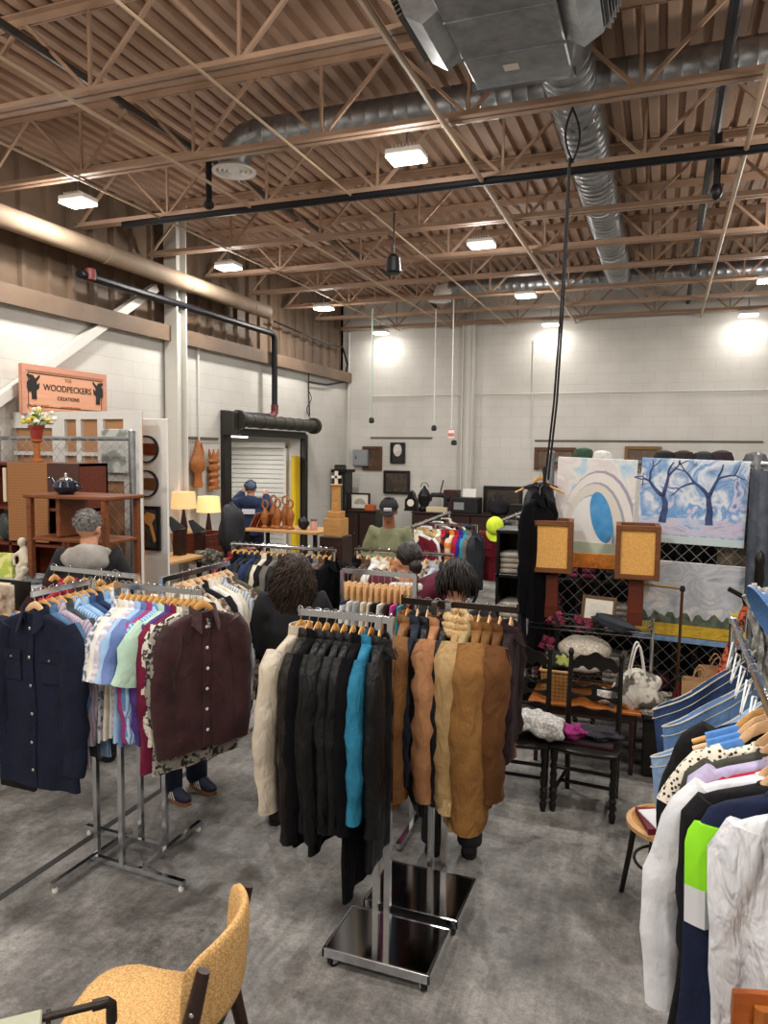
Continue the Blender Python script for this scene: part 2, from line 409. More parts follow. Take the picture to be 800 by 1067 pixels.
# lines of bridging, conduit and sprinkler pipe along Y
def yrun(name, lab, cat, x, z, r, m, y0=2.6, y1=YB-.05, hang=()):
    q = MB(); q.tube([(x, y0, z), (x, y1, z)], r, 8)
    for yy in hang: q.tube([(x, yy, z), (x, yy, ZD)], .008, 5)
    return tag(q.build(name, m), lab, cat)
tanp = mat('tan painted pipe', 'b39a80', .5)
yrun('sprinkler_pipe', 'dark grey sprinkler pipe running under the deck beside the duct diffuser', 'pipe', -4.25, 5.12, .032, mat('dark pipe', '4a4440', .5, .4))
for y in (6.35,):
    q = MB(); q.tube([(-4.25, y, 5.12), (-4.25, y, 4.72)], .03, 8); q.lathe([(.03, 4.72), (.05, 4.70), (.05, 4.66), (.02, 4.64)], 10, Matrix.Translation((-4.25, y, 0)))
    tag(q.build('fire_sprinkler', blackm), 'black sprinkler drop hanging beside the round diffuser', 'sprinkler')
yrun('electrical_conduit', 'thin tan conduit crossing the joists nearest the side wall lamps', 'conduit', -4.0, 4.745, .014, tanp)
yrun('electrical_conduit', 'thick tan conduit pair crossing the joists beside the middle lamp row', 'conduit', -1.62, 4.735, .022, tanp)
yrun('electrical_conduit', 'thin tan conduit crossing joists just beside the middle lamps', 'conduit', -2.9, 4.745, .012, tanp)
yrun('electrical_conduit', 'tan conduit crossing joists to the side of the black sprinkler main', 'conduit', .52, 4.735, .02, tanp)
yrun('electrical_conduit', 'thin tan conduit crossing joists close to the brown siding', 'conduit', -5.1, 4.75, .012, tanp)
yrun('sprinkler_main', 'black sprinkler main running above the painting fence', 'pipe', .3, 5.0, .04, blackm)
q = MB(); q.tube([(.33, 7.0, 5.0), (.33, 7.0, 4.55)], .03, 8); q.ell((.33, 7.0, 4.52), (.05, .05, .07))
tag(q.build('fire_sprinkler', blackm), 'black sprinkler drop hanging from the black main', 'sprinkler')
# the black pipe along one joist
q = MB(); q.tube([(at_x(82, 238, -5.6).x, 6.73, ZC-.04), (XR-.1, 6.73, ZC-.04)], .035, 8)
tag(q.build('sprinkler_branch', blackm), 'black pipe running under a joist across the whole ceiling', 'pipe')
# insulated tan pipe and black pipe along the left wall
q = MB(); q.tube([(XW+.3, 3., 4.5), (XW+.3, 10.55, 4.5)], .11, 14)
for y in (5.2, 6.9, 8.5, 10.1): q.tube([(XW+.3, y-.03, 4.5), (XW+.3, y+.03, 4.5)], .116, 14)
tag(q.build('insulated_pipe', mat('tan pipe wrap', '93806b', .7, 0, 'noise', '84705c', 4.)), 'fat tan insulated pipe running along the side wall under the roof', 'pipe')
rt = thing('drain_pipe', 'black iron drain pipe bending down the wall over the dock door', 'pipe', (0, 0, 0))
y1 = at_x(286, 345, XW+.2).y
pts = [(XW+.2, 6.6, 4.22), (XW+.2, y1-.1, 4.22), (XW+.2, y1-.03, 4.19), (XW+.2, y1, 4.12), (XW+.2, y1, 2.98)]
q = MB(); q.tube(pts, .05, 10); q.tube([(XW+.2, y1, 2.98), (XW+.2, y1-.06, 2.86), (XW+.2, y1-1.1, 2.84)], .05, 10); q.build('pipe', blackm, rt)
redp = mat('red pipe fitting', '5e2520', .6)
MB().tube([(XW+.2, y1+.005, 3.06), (XW+.2, y1, 2.93), (XW+.2, y1-.08, 2.855), (XW+.2, y1-.24, 2.845)], .062, 10).build('elbow', redp, rt)
tag(MB().lathe([(.03, -.07), (.055, -.06), (.065, 0), (.055, .06), (.03, .07)], 12, Matrix.Translation((XW+.22, 6.75, 4.24))).build('pipe_valve', redp), 'rusty red valve under the insulated pipe', 'valve')
# white drop pipes on left wall near column
q = MB(); yy = at_x(189, 400, XW+.05).y; q.tube([(XW+.05, yy, .0), (XW+.05, yy, at_x(189, 358, XW+.05).z)], .02, 6); yy2 = yy+.4; q.tube([(XW+.05, yy2, 0), (XW+.05, yy2, ZB)], .014, 6)
tag(q.build('wall_conduit', white_st), 'white vertical conduits on the side wall beside the column', 'conduit')
q = MB(); p = at_x(322, 405, XW+.06); q.tube([(XW+.05, p.y, 3.82), (XW+.06, p.y-.02, p.z), (XW+.05, p.y+.04, p.z-.5)], .012, 6)
for k in range(10): q.tube([(XW+.06, p.y+.1*math.sin(k*.7), 3.4-.05*k), (XW+.06, p.y+.1*math.sin(k*.7+.7), 3.35-.05*k)], .008, 5)
tag(q.build('dangling_wire', blackm), 'black wires dangling on the side wall near the corner', 'wire')
q = MB(); pp = [at_x(*s, XW+.07) for s in ((286, 335), (340, 358), (357, 362), (362, 380), (358, 398), (340, 401), (322, 398))]
q.tube(pp, .018, 6); tag(q.build('wall_cable', blackm), 'black cable looping down from siding in the room corner', 'cable')

# ducts
dm = mat('spiral duct', 'a9aaab', .34, .9, 'stripe', '87898b', 60.)
dmx = mat('spiral duct cross', 'a9aaab', .34, .9, 'stripe', '87898b', 60.)
def duct(mb, a, bq, r, n=20):
    a = Vector(a); bq = Vector(bq); L_ = (bq-a).length; k = max(2, int(L_/.12)); pts = []; rs = []
    for i in range(k+1):
        p = a.lerp(bq, i/k)
        d = (bq-a).normalized()
        pts += [p-d*.008, p, p+d*.008]; rs += [r, r*1.025, r]
    mb.tube(pts, rs, n)
DX, DZC = -.76, 5.08
dd = thing('air_duct', 'long round galvanised duct running away from the heater unit', 'duct', (0, 0, 0))
q = MB(); duct(q, (DX, 4.95, DZC), (DX, 12.45, DZC), .19); q.build('duct_pipe', steel, dd)
for yy in (6.3, 8.6, 10.6):
    MB().tube([(DX, yy-.02, DZC), (DX, yy+.02, DZC)], .2, 20).build('joint_band', chrome, dd)
dd = thing('air_duct', 'round galvanised cross duct nearer the heater with an elbow end', 'duct', (0, 0, 0))
q = MB(); e0 = at_z(275, 148, 5.1)
Y1 = 6.02
duct(q, (e0.x, Y1, 5.1), (XR-.2, Y1, 5.1), .145); 
q.tube([(e0.x+.02, Y1, 5.1), (e0.x-.1, Y1, 5.085), (e0.x-.2, Y1, 5.02), (e0.x-.24, Y1, 4.9), (e0.x-.24, Y1, 4.84)], .145, 20); q.build('duct_pipe', steel, dd)
q = MB(); q.lathe([(.16, 4.86), (.2, 4.83), (.2, 4.82), (.17, 4.82), (.15, 4.85), (.13, 4.82), (.11, 4.85), (.09, 4.82), (.07, 4.85), (.05, 4.82), (.01, 4.82)], 24, Matrix.Translation((e0.x-.24, Y1, 0))); q.build('diffuser', whitep, dd)
dd = thing('air_duct', 'far round galvanised cross duct near the end wall', 'duct', (0, 0, 0))
q = MB(); e1 = at_z(466, 302, 5.0); duct(q, (e1.x, 12.3, 5.05), (XR-.2, 12.3, 5.05), .14); q.build('duct_pipe', steel, dd)
q = MB(); q.tube([(e1.x+.05, 12.3, 5.05), (e1.x-.15, 12.3, 5.0), (e1.x-.18, 12.3, 4.88)], .14, 16); q.lathe([(.15, 4.9), (.2, 4.86), (.17, 4.855), (.14, 4.88), (.1, 4.855), (.06, 4.88), (.01, 4.86)], 20, Matrix.Translation((e1.x-.18, 12.3, 0))); q.build('diffuser', whitep, dd)
# heater unit
hu = thing('heater_unit', 'galvanised heating unit with angled louvre hoods hanging from the roof', 'heater', (0, 0, 0))
hx0, hx1, hy0, hy1, hz0, hz1 = -1.21, -.61, 3.3, 4.79, 4.62, 5.02
q = MB(); q.box(((hx0+hx1)/2, (hy0+hy1)/2, (hz0+hz1)/2), (hx1-hx0, hy1-hy0, hz1-hz0), None, .01); q.build('casing', steel, hu)
for yy in (3.65, 4.05, 4.45): MB().box(((hx0+hx1)/2, yy, hz0), (hx1-hx0+.005, .012, .012)).build('seam_rib', steel, hu, 0)
q = MB(); q.box(((hx0+hx1)/2, hy1+.0, hz0-.005), (hx1-hx0+.04, .04, .05)); q.build('lip', chrome, hu)
MB().box((hx0+.26, 4.62, hz0-.001), (.09, .07, .003)).build('rating_label', mat('paper', 'ece8dc', .7), hu)
louv = mat('louvre grey', '62605c', .5, .4)
for s, xs in ((-1, hx0), (1, hx1)):
    q = MB(); pr_ = [(xs, 4.66), (xs+s*.1, 4.6), (xs+s*.2, 4.66), (xs+s*.31, 4.9), (xs+s*.2, 5.0), (xs, 5.0)]
    q.prism(pr_, 3.98, 4.5); hd = q.build('louvre_hood', steel, hu, 0)
    q = MB(); a = Vector((xs+s*.225, 4.24, 4.665)); c_ = Vector((xs+s*.335, 4.24, 4.9)); d = (c_-a)
    for k in range(9):
        p = a+d*((k+.5)/9); q.box(p, (.03, .5, .006), Matrix.Translation(p) @ Matrix.Rotation(s*.5, 4, 'Y') @ Matrix.Translation(-p))
    q.build('louvre', louv, hd, 0)
q = MB()
for xx in (hx0+.05, hx1-.05):
    for yy in (3.45, 4.7): q.tube([(xx, yy, hz1), (xx, yy, ZD)], .008, 6)
q.build('hanger_rod', steel, hu)
q = MB(); q.tube([((hx0+hx1)/2+.12, hy1-.02, 4.83), (DX, 5.2, DZC-.05), (DX, 5.4, DZC)], .19, 20); q.build('duct_collar', steel, hu)

# lamps
LX = (-5.4, -2.04, 1.25); LY = (3.1, 5.85, 8.5, 11.4, 14.05)
emit = mat('lamp lens', 'fffaf2', .5, 0, em=9.)
def lampfix():
    r = thing('bay_lamp', 'bright square LED bay lamp', 'lamp', (0, 0, 0), 0, 'square bay lamps under the joists')
    q = MB(); q.box((0, 0, 4.70), (.3, .22, .05), None, .01)
    for k in range(7): q.box((-.09+.03*k, 0, 4.735), (.006, .18, .03))
    q.build('housing', whitep, r)
    MB().box((0, 0, 4.664), (.29, .21, .024), None, .006).build('lens', emit, r)
    MB().tube([(0, 0, 4.75), (0, 0, 4.95)], .008, 6).build('hook', steel, r)
    return r
l0 = lampfix(); first = True
rown = {-5.4: 'row along the brown siding', -2.04: 'middle row', 1.25: 'row above the painting fence'}
def light(x, y, z, e, rad=.11):
    ld = bpy.data.lights.new('bay_light', 'POINT'); ld.energy = e*PE; ld.shadow_soft_size = rad; ld.color = LC
    o = bpy.data.objects.new('bay_light', ld); o.location = (x, y, z); col.objects.link(o)
    if e < 20: return
    ld = bpy.data.lights.new('bay_beam', 'AREA'); ld.shape = 'DISK'; ld.size = .24; ld.energy = e*AE; ld.color = LC
    o = bpy.data.objects.new('bay_beam', ld); o.location = (x, y, z+.085); col.objects.link(o)
LE = 100.; PE = .31; AE = .46; LC = (1., .965, .915)
for x in LX:
    for i, y in enumerate(LY):
        light(x, y, 4.56, LE*(.21 if y > 13 else 1))
        if (y < 5 and x != -2.04) or (x > 0 and y < 11): continue
        far = len(LY)-1-i
        lab = 'square LED bay lamp, {} from the end wall in the {}'.format(ORD[far], rown[x])
        xx, yy = (x, y) if not (x == -2.04 and y < 5) else (-1.75, 3.1)
        if first: l0.location = (xx, yy, 0); l0['label'] = lab; first = False
        else: dup(l0, (xx, yy, 0), 0, lab)
for x in LX:
    for y in (.35, -1.6): light(x, y, 4.56, LE)
# hanging things from the ceiling
q = MB(); p = at_y(410, 275, 7.4); q.tube([(p.x, p.y, ZC), (p.x, p.y, p.z+.08)], .008, 6); q.lathe([(.03, .1), (.07, .06), (.085, -.08), (.06, -.1), (.02, -.1)], 14, Matrix.Translation(p))
tag(q.build('ceiling_speaker', blackp), 'black round speaker hanging below the joists mid hall', 'speaker')
def dropcord(px, y0, y1, yy, lab, m=None):
    a = at_y(px, y0, yy); bq = at_y(px-1, y1, yy); r = thing('drop_cord', lab, 'cord', (0, 0, 0))
    MB().tube([(bq.x, yy, ZC+.02), (bq.x, yy, bq.z)], .012, 6).build('cord', m or white_st, r)
    MB().lathe([(.02, .05), (.045, .03), (.05, -.03), (.03, -.05)], 10, Matrix.Translation(bq)).build('socket', blackp, r)
dropcord(388, 330, 438, 12.2, 'pale green drop cord with black socket, nearest the dock door', mat('pale green cord', '9db5a2', .5))
dropcord(453, 350, 446, 12.6, 'white drop cord with black socket in front of the end wall column')
r = thing('drop_cord', 'white drop cord carrying a red and white tag beside the column', 'cord', (0, 0, 0))
a = at_y(471, 335, 11.9); bq = at_y(470, 452, 11.9)
MB().tube([(bq.x, 11.9, ZC+.02), (bq.x, 11.9, bq.z)], .01, 6).build('cord', white_st, r)
MB().box(bq, (.1, .03, .15), None, .01).build('tag', mat('red white tag', 'd9706a', .6, 0, 'hstripe', 'f0e6e2', 60.), r)
MB().lathe([(.02, .04), (.045, .02), (.05, -.04), (.03, -.05)], 10, Matrix.Translation((bq.x+.05, 11.9, bq.z-.14))).build('socket', blackp, r)
# hanging black cable with loop that comes down behind the fence
q = MB(); t = at_y(597, 112, 5.58); pts = []
for k in range(15):
    u = k/14; pts.append(at_y(597+8*math.sin(u*PI)*(1 if u < .5 else 1)-1, 112+58*u, 5.58))
q.tube(pts, .009, 6); q.tube([at_y(597-8*math.sin(k/10*PI), 170-58*k/10, 5.6) for k in range(11)], .009, 6)
q.tube([at_y(593, 165, 5.58), at_y(586, 300, 5.75), at_y(577, 420, 5.9), at_y(568, 500, 6.0)], .009, 6)
q.tube([at_y(594, 165, 5.6), at_y(588, 300, 5.8), at_y(580, 420, 6.0), at_y(571, 500, 6.05)], .009, 6)
tag(q.build('power_cable', blackm), 'black power cable looped on a joist and hanging to the fence post', 'cable')
# dock door in the left wall
q = MB(); q.box((XW-1.05, (DY0+DY1)/2, DZ+.05), (1.5, DY1-DY0+.6, .1)); q.box((XW-1.05, DY1+.15, DZ/2), (1.5, .3, DZ)); q.box((XW-1.05, DY0-.15, DZ/2), (1.5, .3, DZ)); q.box((XW-1.85, (DY0+DY1)/2, DZ/2), (.1, DY1-DY0+.6, DZ))
struct('wall_dock', q, block, 0, 'white walls of the dock bay behind the rolling door')
q = MB(); 
for k in range(26): q.box((XW-.98, DY1-.03, .05+k*.088), (1.3, .04, .08), None, .012)
for s in (-1, 1): q.box((XW-.98+s*.67, DY1-.04, 1.2), (.06, .06, 2.4))
q.box((XW-.98, DY1-.06, 2.4), (1.4, .1, .1))
d1 = struct('door_1', q, mat('white slats', 'd8d6d0', .5), 0, 'white slatted rolling door at the rear of the dock bay')
q = MB()
q.box((XW+.03, DY0-.09, DZ/2+.15), (.1, .18, DZ+.3)); q.box((XW+.03, DY1+.06, DZ/2), (.1, .12, DZ)); q.box((XW+.05, (DY0+DY1)/2, DZ-.02), (.1, DY1-DY0, .12))
struct('trim_8', q, mat('dark steel frame', '34332f', .45, .5), 0, 'dark steel frame around the dock door opening')
r = thing('door_roller', 'dark rolled up shutter drum above the dock door', 'roller', (0, 0, 0))
q = MB(); q.tube([(XW+.22, DY0, DZ+.16), (XW+.22, DY1+.05, DZ+.16)], .105, 16)
for k in range(7): q.tube([(XW+.22, DY0+.3+k*.33, DZ+.16), (XW+.22, DY0+.34+k*.33, DZ+.16)], .112, 16)
q.build('drum', mat('dark shutter', '45443f', .5, .5), r)
for y in (DY0-.02, DY1+.08): MB().tube([(XW+.22, y-.04, DZ+.16), (XW+.22, y+.04, DZ+.16)], .15, 16).build('end_plate', MATS['dark steel frame'], r)
tag(MB().box((XW+.15, DY0-.12, DZ+.1), (.2, .2, .36), None, .01).build('door_motor', MATS['dark steel frame']), 'dark grey door motor box beside the shutter drum', 'motor')
yy = at_x(308, 500, XW).y
q = MB(); q.box((XW-.06, DY1-.12, 1.25), (.1, .2, 1.9), None, .02)
tag(q.build('yellow_bollard', mat('yellow paint', 'd9b51c', .5)), 'yellow padded guard inside the dock door jamb', 'guard')
r = thing('dock_fill_lamp', 'added white fill tube lamp on the ceiling of the dock bay', 'lamp', (XW-.7, 11.1, DZ-.03)); MB().box((0, 0, 0), (.1, 1.1, .05), None, .01).build('housing', whitep, r); MB().tube([(0, -.5, -.035), (0, .5, -.035)], .015, 8).build('tube', mat('fill tube glow', 'fffaf0', .5, em=8.), r)  # added fill lamp, put in to brighten the dock bay and its slats
ld = bpy.data.lights.new('dock_fill', 'AREA'); ld.shape = 'RECTANGLE'; ld.size = .1; ld.size_y = 1.; ld.energy = 26.; ld.color = LC; o = bpy.data.objects.new('dock_fill', ld); o.location = (XW-.7, 11.1, DZ-.09); col.objects.link(o)  # added light that goes with the dock fill lamp
# ================================================================== GARMENTS, HANGERS, RACKS
def sgp(v, p): return math.copysign(abs(v)**p, v)
class Body:
    """hanging garment surface: S(angle, z) and the matching front height"""
    def __init__(s, L, hw, th, sw, seed, flare=1.06, fold=1., z0=-.104):
        q = random.Random(seed); s.q = q; s.L = L
        s.z = [z0, z0-.018, z0-.036, z0-.058, z0-.085, z0-.13, z0-.22, z0-.34, z0-.46, z0-.58]
        while s.z[-1]-.12 > -L+.06: s.z.append(s.z[-1]-.12)
        s.z = [v for v in s.z if v > -L+.03]+[-L]
        pts = [(z0, .062, .034), (z0-.018, .11, .03), (z0-.036, .16, .026), (z0-.058, sw, .024), (z0-.085, sw+.012, .03), (z0-.15, hw*.97, th*.8), (z0-.24, hw, th), (-.6, hw*1.0, th*.95), (-L if L > .62 else -.63, hw*flare, th*1.05)]
        s.pts = pts; s.k1 = q.uniform(2.2, 3.4); s.k2 = q.uniform(4.5, 7.); s.p1 = q.uniform(0, 6.28); s.p2 = q.uniform(0, 6.28); s.p3 = q.uniform(0, 6.28)
        s.fold = fold; s.z0 = z0; s.sk = q.uniform(-.03, .03)
    def dims(s, z):
        P = s.pts
        for i in range(len(P)-1):
            if z >= P[i+1][0]:
                u = (P[i][0]-z)/max(1e-6, P[i][0]-P[i+1][0]); u = max(0, min(1, u))
                return P[i][1]+(P[i+1][1]-P[i][1])*u, P[i][2]+(P[i+1][2]-P[i][2])*u
        return P[-1][1], P[-1][2]
    def S(s, a, z, off=0.):
        hw, th = s.dims(z); d = max(0., min(1., (s.z0-.1-z)/.5))
        x = (hw+off)*sgp(math.cos(a), .8); y = (th+off)*sgp(math.sin(a), .75)
        u = x/max(hw, .01)
        w = s.fold*d*(.010*math.sin(s.k1*u*2+s.p1+z*1.5)+.006*math.sin(s.k2*u*2+s.p2-z*2))
        w += s.fold*.004*math.sin(14*z+6*u+s.p3)*min(1, d*3+.2)
        return (x + s.sk*d, y+w, z)
    def front(s, x, z, off=.003, side=-1):
        hw, _ = s.dims(z); c = max(-1, min(1, x/hw)); a = math.acos(sgp(c, 1.25))
        return Vector(s.S(side*a, z, off))
    def mesh(s, nu=30):
        rings = []
        for i, z in enumerate(s.z):
            rings.append([s.S(2*PI*j/nu, z) for j in range(nu)])
        hem = rings[-1]
        rings.append([(x*.985, y*.85, z+.004) for x, y, z in hem]); rings.append([(x*.97, y*.7, z+.05) for x, y, z in hem])
        return MB().loft(rings, True, True)
    def patch(s, x0, x1, z0, z1, off=.006, nu=4, nv=6):
        """a raised cloth patch lying on the front: a closed thin slab"""
        def fn(o): return [[s.front(x0+(x1-x0)*i/nu, z0+(z1-z0)*j/nv, o) for i in range(nu+1)] for j in range(nv+1)]
        A = fn(off); B = fn(-.004); mb = MB(); w = nu+1
        vs = [p for r in A for p in r]+[p for r in B for p in r]; n = w*(nv+1); fs = []
        for j in range(nv):
            for i in range(nu):
                a = j*w+i; fs += [(a, a+1, a+w+1, a+w), (n+a, n+a+w, n+a+w+1, n+a+1)]
        edge = list(range(w))+[j*w+nu for j in range(1, nv+1)]+[nv*w+i for i in range(nu-1, -1, -1)]+[j*w for j in range(nv-1, 0, -1)]
        for k in range(len(edge)): a, bb = edge[k], edge[(k+1) % len(edge)]; fs.append((a, n+a, n+bb, bb))
        return mb.add(vs, fs)
def sleeve_mb(side, B, sw, long_, r0, r1, seed, out=.05, fwd=0., length=.6, sth=.62):
    q = random.Random(seed); zs = B.z0-.075
    if long_: N_ = 13
    else: N_ = 6; length = min(length, .25)
    path = []; rad = []
    ph = q.uniform(0, 6.28)
    for i in range(N_):
        u = i/(N_-1)
        x = sw-.015+out*math.sin(min(1, u*1.6)*PI/2)-(.025*u*u if long_ else -.06*u)
        yv = fwd*u*u+.006*math.sin(u*9+ph)
        z = zs-length*u
        if i == 0: x -= .02; z += .012
        path.append((side*x, yv, z))
        r = r0+(r1-r0)*u+.0035*math.sin(u*(20+seed % 7)+ph)*min(1, 4*u)+.002*math.sin(u*47+ph*2)
        if i == 0: r *= .75
        rad.append((r*sth if long_ else r*.5, r))
    mb = MB(); mb.tube(path, rad, 12, None, True, 1., False, Vector((0, 1, 0)))
    # wrinkle the tube
    for i, (x, yv, z) in enumerate(mb.v):
        k = .006*math.sin(z*38+ph+3*math.atan2(yv, abs(x)-sw)); mb.v[i] = (x*(1+k*.5), yv+k, z)
    return mb
def collar_mb(B, kind):
    mb = MB(); n = 20; z0 = B.z0
    rx, ry = .066, .046
    if kind in ('shirt', 'wide'):
        big = 1.3 if kind == 'wide' else 1.; gap = R(26 if kind == 'wide' else 14); secs = []; m_ = 22
        for i in range(m_+1):
            a = -PI/2+gap+(2*PI-2*gap)*i/m_; fr = max(0, -math.sin(a))**1.5; c_, s_ = math.cos(a), math.sin(a)
            drop = (.04+.045*fr)*big; ow = 1.22+.32*fr*big; dz = -.028*max(0, -s_)
            def pt(f, z, k=1.): return (rx*f*c_*k, ry*f*s_-.012*fr*(f > 1.1), z0+z+dz)
            secs.append([pt(.9, -.012), pt(.94, .026), pt(1.02, .033), pt(1.1, .026), pt(ow, .03-drop), pt(ow-.07, .026-drop), pt(1.04, .012), pt(1., -.012)])
        mb.loft(secs, True, True)
    elif kind == 'stand':
        mb.loft([[(rx*f*math.cos(2*PI*j/n), ry*f*math.sin(2*PI*j/n), z0+zt) for j in range(n)] for f, zt in ((1.15, -.02), (1.05, .035), (.92, .035), (.9, -.02))], False, False)
    elif kind == 'fur':
        for k in range(3):
            pts = []
            for j in range(18):
                a = 2*PI*j/18; pts.append(((.085+.012*k)*math.cos(a), (.05+.01*k)*math.sin(a), z0+.035-.03*k-.02*max(0, -math.sin(a))))
            mb.tube(pts, [.024+.006*math.sin(j*2.3+k) for j in range(18)], 8, None, True, 1., True)
    elif kind == 'hood':
        mb.blob((0, .05, z0-.05), (.13, .05, .1), .1, 2, 16, 10, 3)
    else:
        mb.tube([(rx*1.02*math.cos(2*PI*j/n), ry*.9*math.sin(2*PI*j/n), z0-.006-.03*max(0, -math.sin(2*PI*j/n))) for j in range(n)], .009, 6, None, True, 1., True)
    return mb
GSEED = [100]
btn = mat('shell button', 'd8d2c4', .3); btn_d = mat('dark button', '2a211d', .3); btn_m = mat('metal snap', 'b9b9b4', .25, .9)
def garment(name, label, cat, group, m, pos, rz, L=.74, hw=.235, th=.02, sw=.205, sleeve='long', collar='shirt', cm=None, front=False, r0=.075, r1=.045, slen=.58, out=.045, fold=1., buttons=None, pockets=0, sm=None, fwd=0., cuff=None, sth=.62, strap=False, flare=1.06, chest=None):
    GSEED[0] += 1; sd_ = GSEED[0]
    B = Body(L, hw, th, sw, sd_, flare, fold)
    root = B.mesh().build(name, m, None, 60)
    root.location = pos; root.rotation_euler = (0, 0, rz); tag(root, label, cat, group)
    if sleeve:
        for s in (-1, 1):
            sl = sleeve_mb(s, B, sw, sleeve == 'long', r0 if sleeve == 'long' else r0*1.1, r1 if sleeve == 'long' else r0*1.05, sd_*2+s, out, fwd, slen, sth).build('sleeve', sm or m, root, 60)
            if cuff and sleeve == 'long':
                zc = B.z0-.075-slen; x = sw-.015+out-.025
                q = MB(); q.tube([(s*(x), fwd+.0, zc+.07), (s*(x), fwd, zc-.01)], [(r1*.7, r1*1.12)]*2, 12, None, True, 1., False, Vector((0, 1, 0)))
                q.build('cuff', cuff, sl, 60)
    if collar: collar_mb(B, collar).build('collar', cm or m, root, 60)
    if front:
        B.patch(-.018, .018, B.z0-.06, -L+.01, .007, 3, 14).build('placket', m, root, 50)
        nb = buttons or 6
        for k in range(nb):
            z = B.z0-.075-k*(L+B.z0-.17)/(nb-1); p = B.front(0, z, .009)
            MB().lathe([(.0075, 0), (.0085, .002), (.006, .004)], 10, Matrix.Translation(p) @ Matrix.Rotation(R(90), 4, 'X')).build('button', btn_m if pockets else btn, root)
        for k in range(pockets):
            s = -1 if k == 0 else 1
            pk = B.patch(s*.06, s*.165, B.z0-.2, B.z0-.34, .008).build('pocket', m, root, 50)
            fl = B.patch(s*.055, s*.17, B.z0-.185, B.z0-.235, .013).build('pocket_flap', m, root, 50)
            p = B.front(s*.112, B.z0-.222, .016); MB().lathe([(.007, 0), (.006, .003)], 8, Matrix.Translation(p) @ Matrix.Rotation(R(90), 4, 'X')).build('snap', btn_m, root)
    if chest: chest(B, root)
    return root, B
def make_hanger(kind, m):
    """hook over the rail at the origin"""
    q = MB()
    if kind == 'wood':
        P = []; rad = []
        for i in range(17):
            u = -1+2*i/16; a = abs(u)
            P.append((u*.19, .012*a*a, -.108-.078*a**1.25+.04*max(0, 1-(a/.4)**2))); rad.append((.012*(1-.3*a)+.008*max(0, 1-a/.34), .0065+.003*a))
        q.tube(P, rad, 8, None, True, 1., False, Vector((0, 0, 1)))
    elif kind == 'clamp':
        q.box((0, .0045, -.14), (.07, .007, .12), None, .003); q.box((0, -.0045, -.14), (.07, .007, .12), None, .003)
    else:
        q.tube([(0, 0, -.1), (-.2, 0, -.16), (-.195, 0, -.168), (.195, 0, -.168), (.2, 0, -.16), (0, 0, -.1)], .0035, 6)
    root = q.build({'wood': 'wooden_hanger', 'clamp': 'clamp_hanger', 'wire': 'wire_hanger'}[kind], m, None, 50)
    hk = MB(); pts = []
    for i in range(14):
        a = R(-60+300*i/13); pts.append((0, -.018*math.cos(a)+.0, -.006+.018*math.sin(a)+.0))
    pts = pts[::-1]
    pts += [(0, 0, -.04), (0, 0, -.085)]
    hk.tube([(x, y, z+.004-.004) for x, y, z in pts], .0022, 6); hk.build('hook', chrome, root)
    col.objects.unlink(root)
    for c in root.children: col.objects.unlink(c)
    return root
HG = {'light': make_hanger('wood', mat('hanger wood', 'd9a866', .4, 0, 'wood', 'c08c4a', 8.)), 'orange': make_hanger('wood', mat('orange hanger wood', 'cf8f3c', .4, 0, 'wood', 'b5732a', 8.)), 'pale': make_hanger('wood', mat('pale hanger wood', 'e0bd94', .45, 0, 'wood', 'cfa478', 8.)), 'clamp': make_hanger('clamp', mat('clamp wood', 'e2bf92', .45, 0, 'wood', 'c9995f', 8.)), 'white': make_hanger('wire', mat('white plastic', 'e8e8e6', .4)), 'black': make_hanger('wire', blackp)}
for k, h in list(HG.items()): KIDS[h.name] = [(c, []) for c in h.children]
def hang(kind, pos, rz, label, group):
    r = dup(HG[kind], pos, rz, label, group); r['category'] = 'hanger'; return r
def tarm(v, rz): return Vector((v[0]*math.cos(rz)-v[1]*math.sin(rz), v[0]*math.sin(rz)+v[1]*math.cos(rz), v[2]))
HW = {'light': 'honey coloured wooden hanger', 'orange': 'orange varnished wooden hanger', 'pale': 'pale wooden hanger', 'clamp': 'pale wooden clamp hanger', 'white': 'white plastic hanger', 'black': 'black plastic hanger'}
def row(specs, p0, p1, rz, where, group, end, hanger='light', spread=1., jig=.1, name_default='shirt'):
    """hang a row of garments from rail point p0 to p1; every spec: dict(look, name, cat, m, ...)"""
    n = len(specs); p0 = Vector(p0); p1 = Vector(p1)
    for i, s in enumerate(specs):
        s = dict(s); pos = p0.lerp(p1, i/(n-1) if n > 1 else 0)
        hk = s.pop('hanger', hanger); look = s.pop('look'); nm = s.pop('name', name_default); ct = s.pop('cat', 'shirt')
        a = rz+s.pop('turn', rnd.uniform(-jig, jig)); pos = pos+Vector((s.pop('dx', 0), 0, 0))
        o = ORD[i]
        garment(nm, f'{look}, {o} from the {end} of {where}', ct, group, s.pop('m'), pos, a, **s)
        if hk: hang(hk, pos, a, f'{HW[hk]} {o} from the {end} of {where}', 'hangers on '+where)
def fabric(n, c, c2=None, kind='noise', s=6., rough=.9, bump=.25, bs=80., wr=.8, **k):
    return mat(n, c, rough, 0, kind, c2, s, bump, bs, wr=wr, spec=.25, **k)
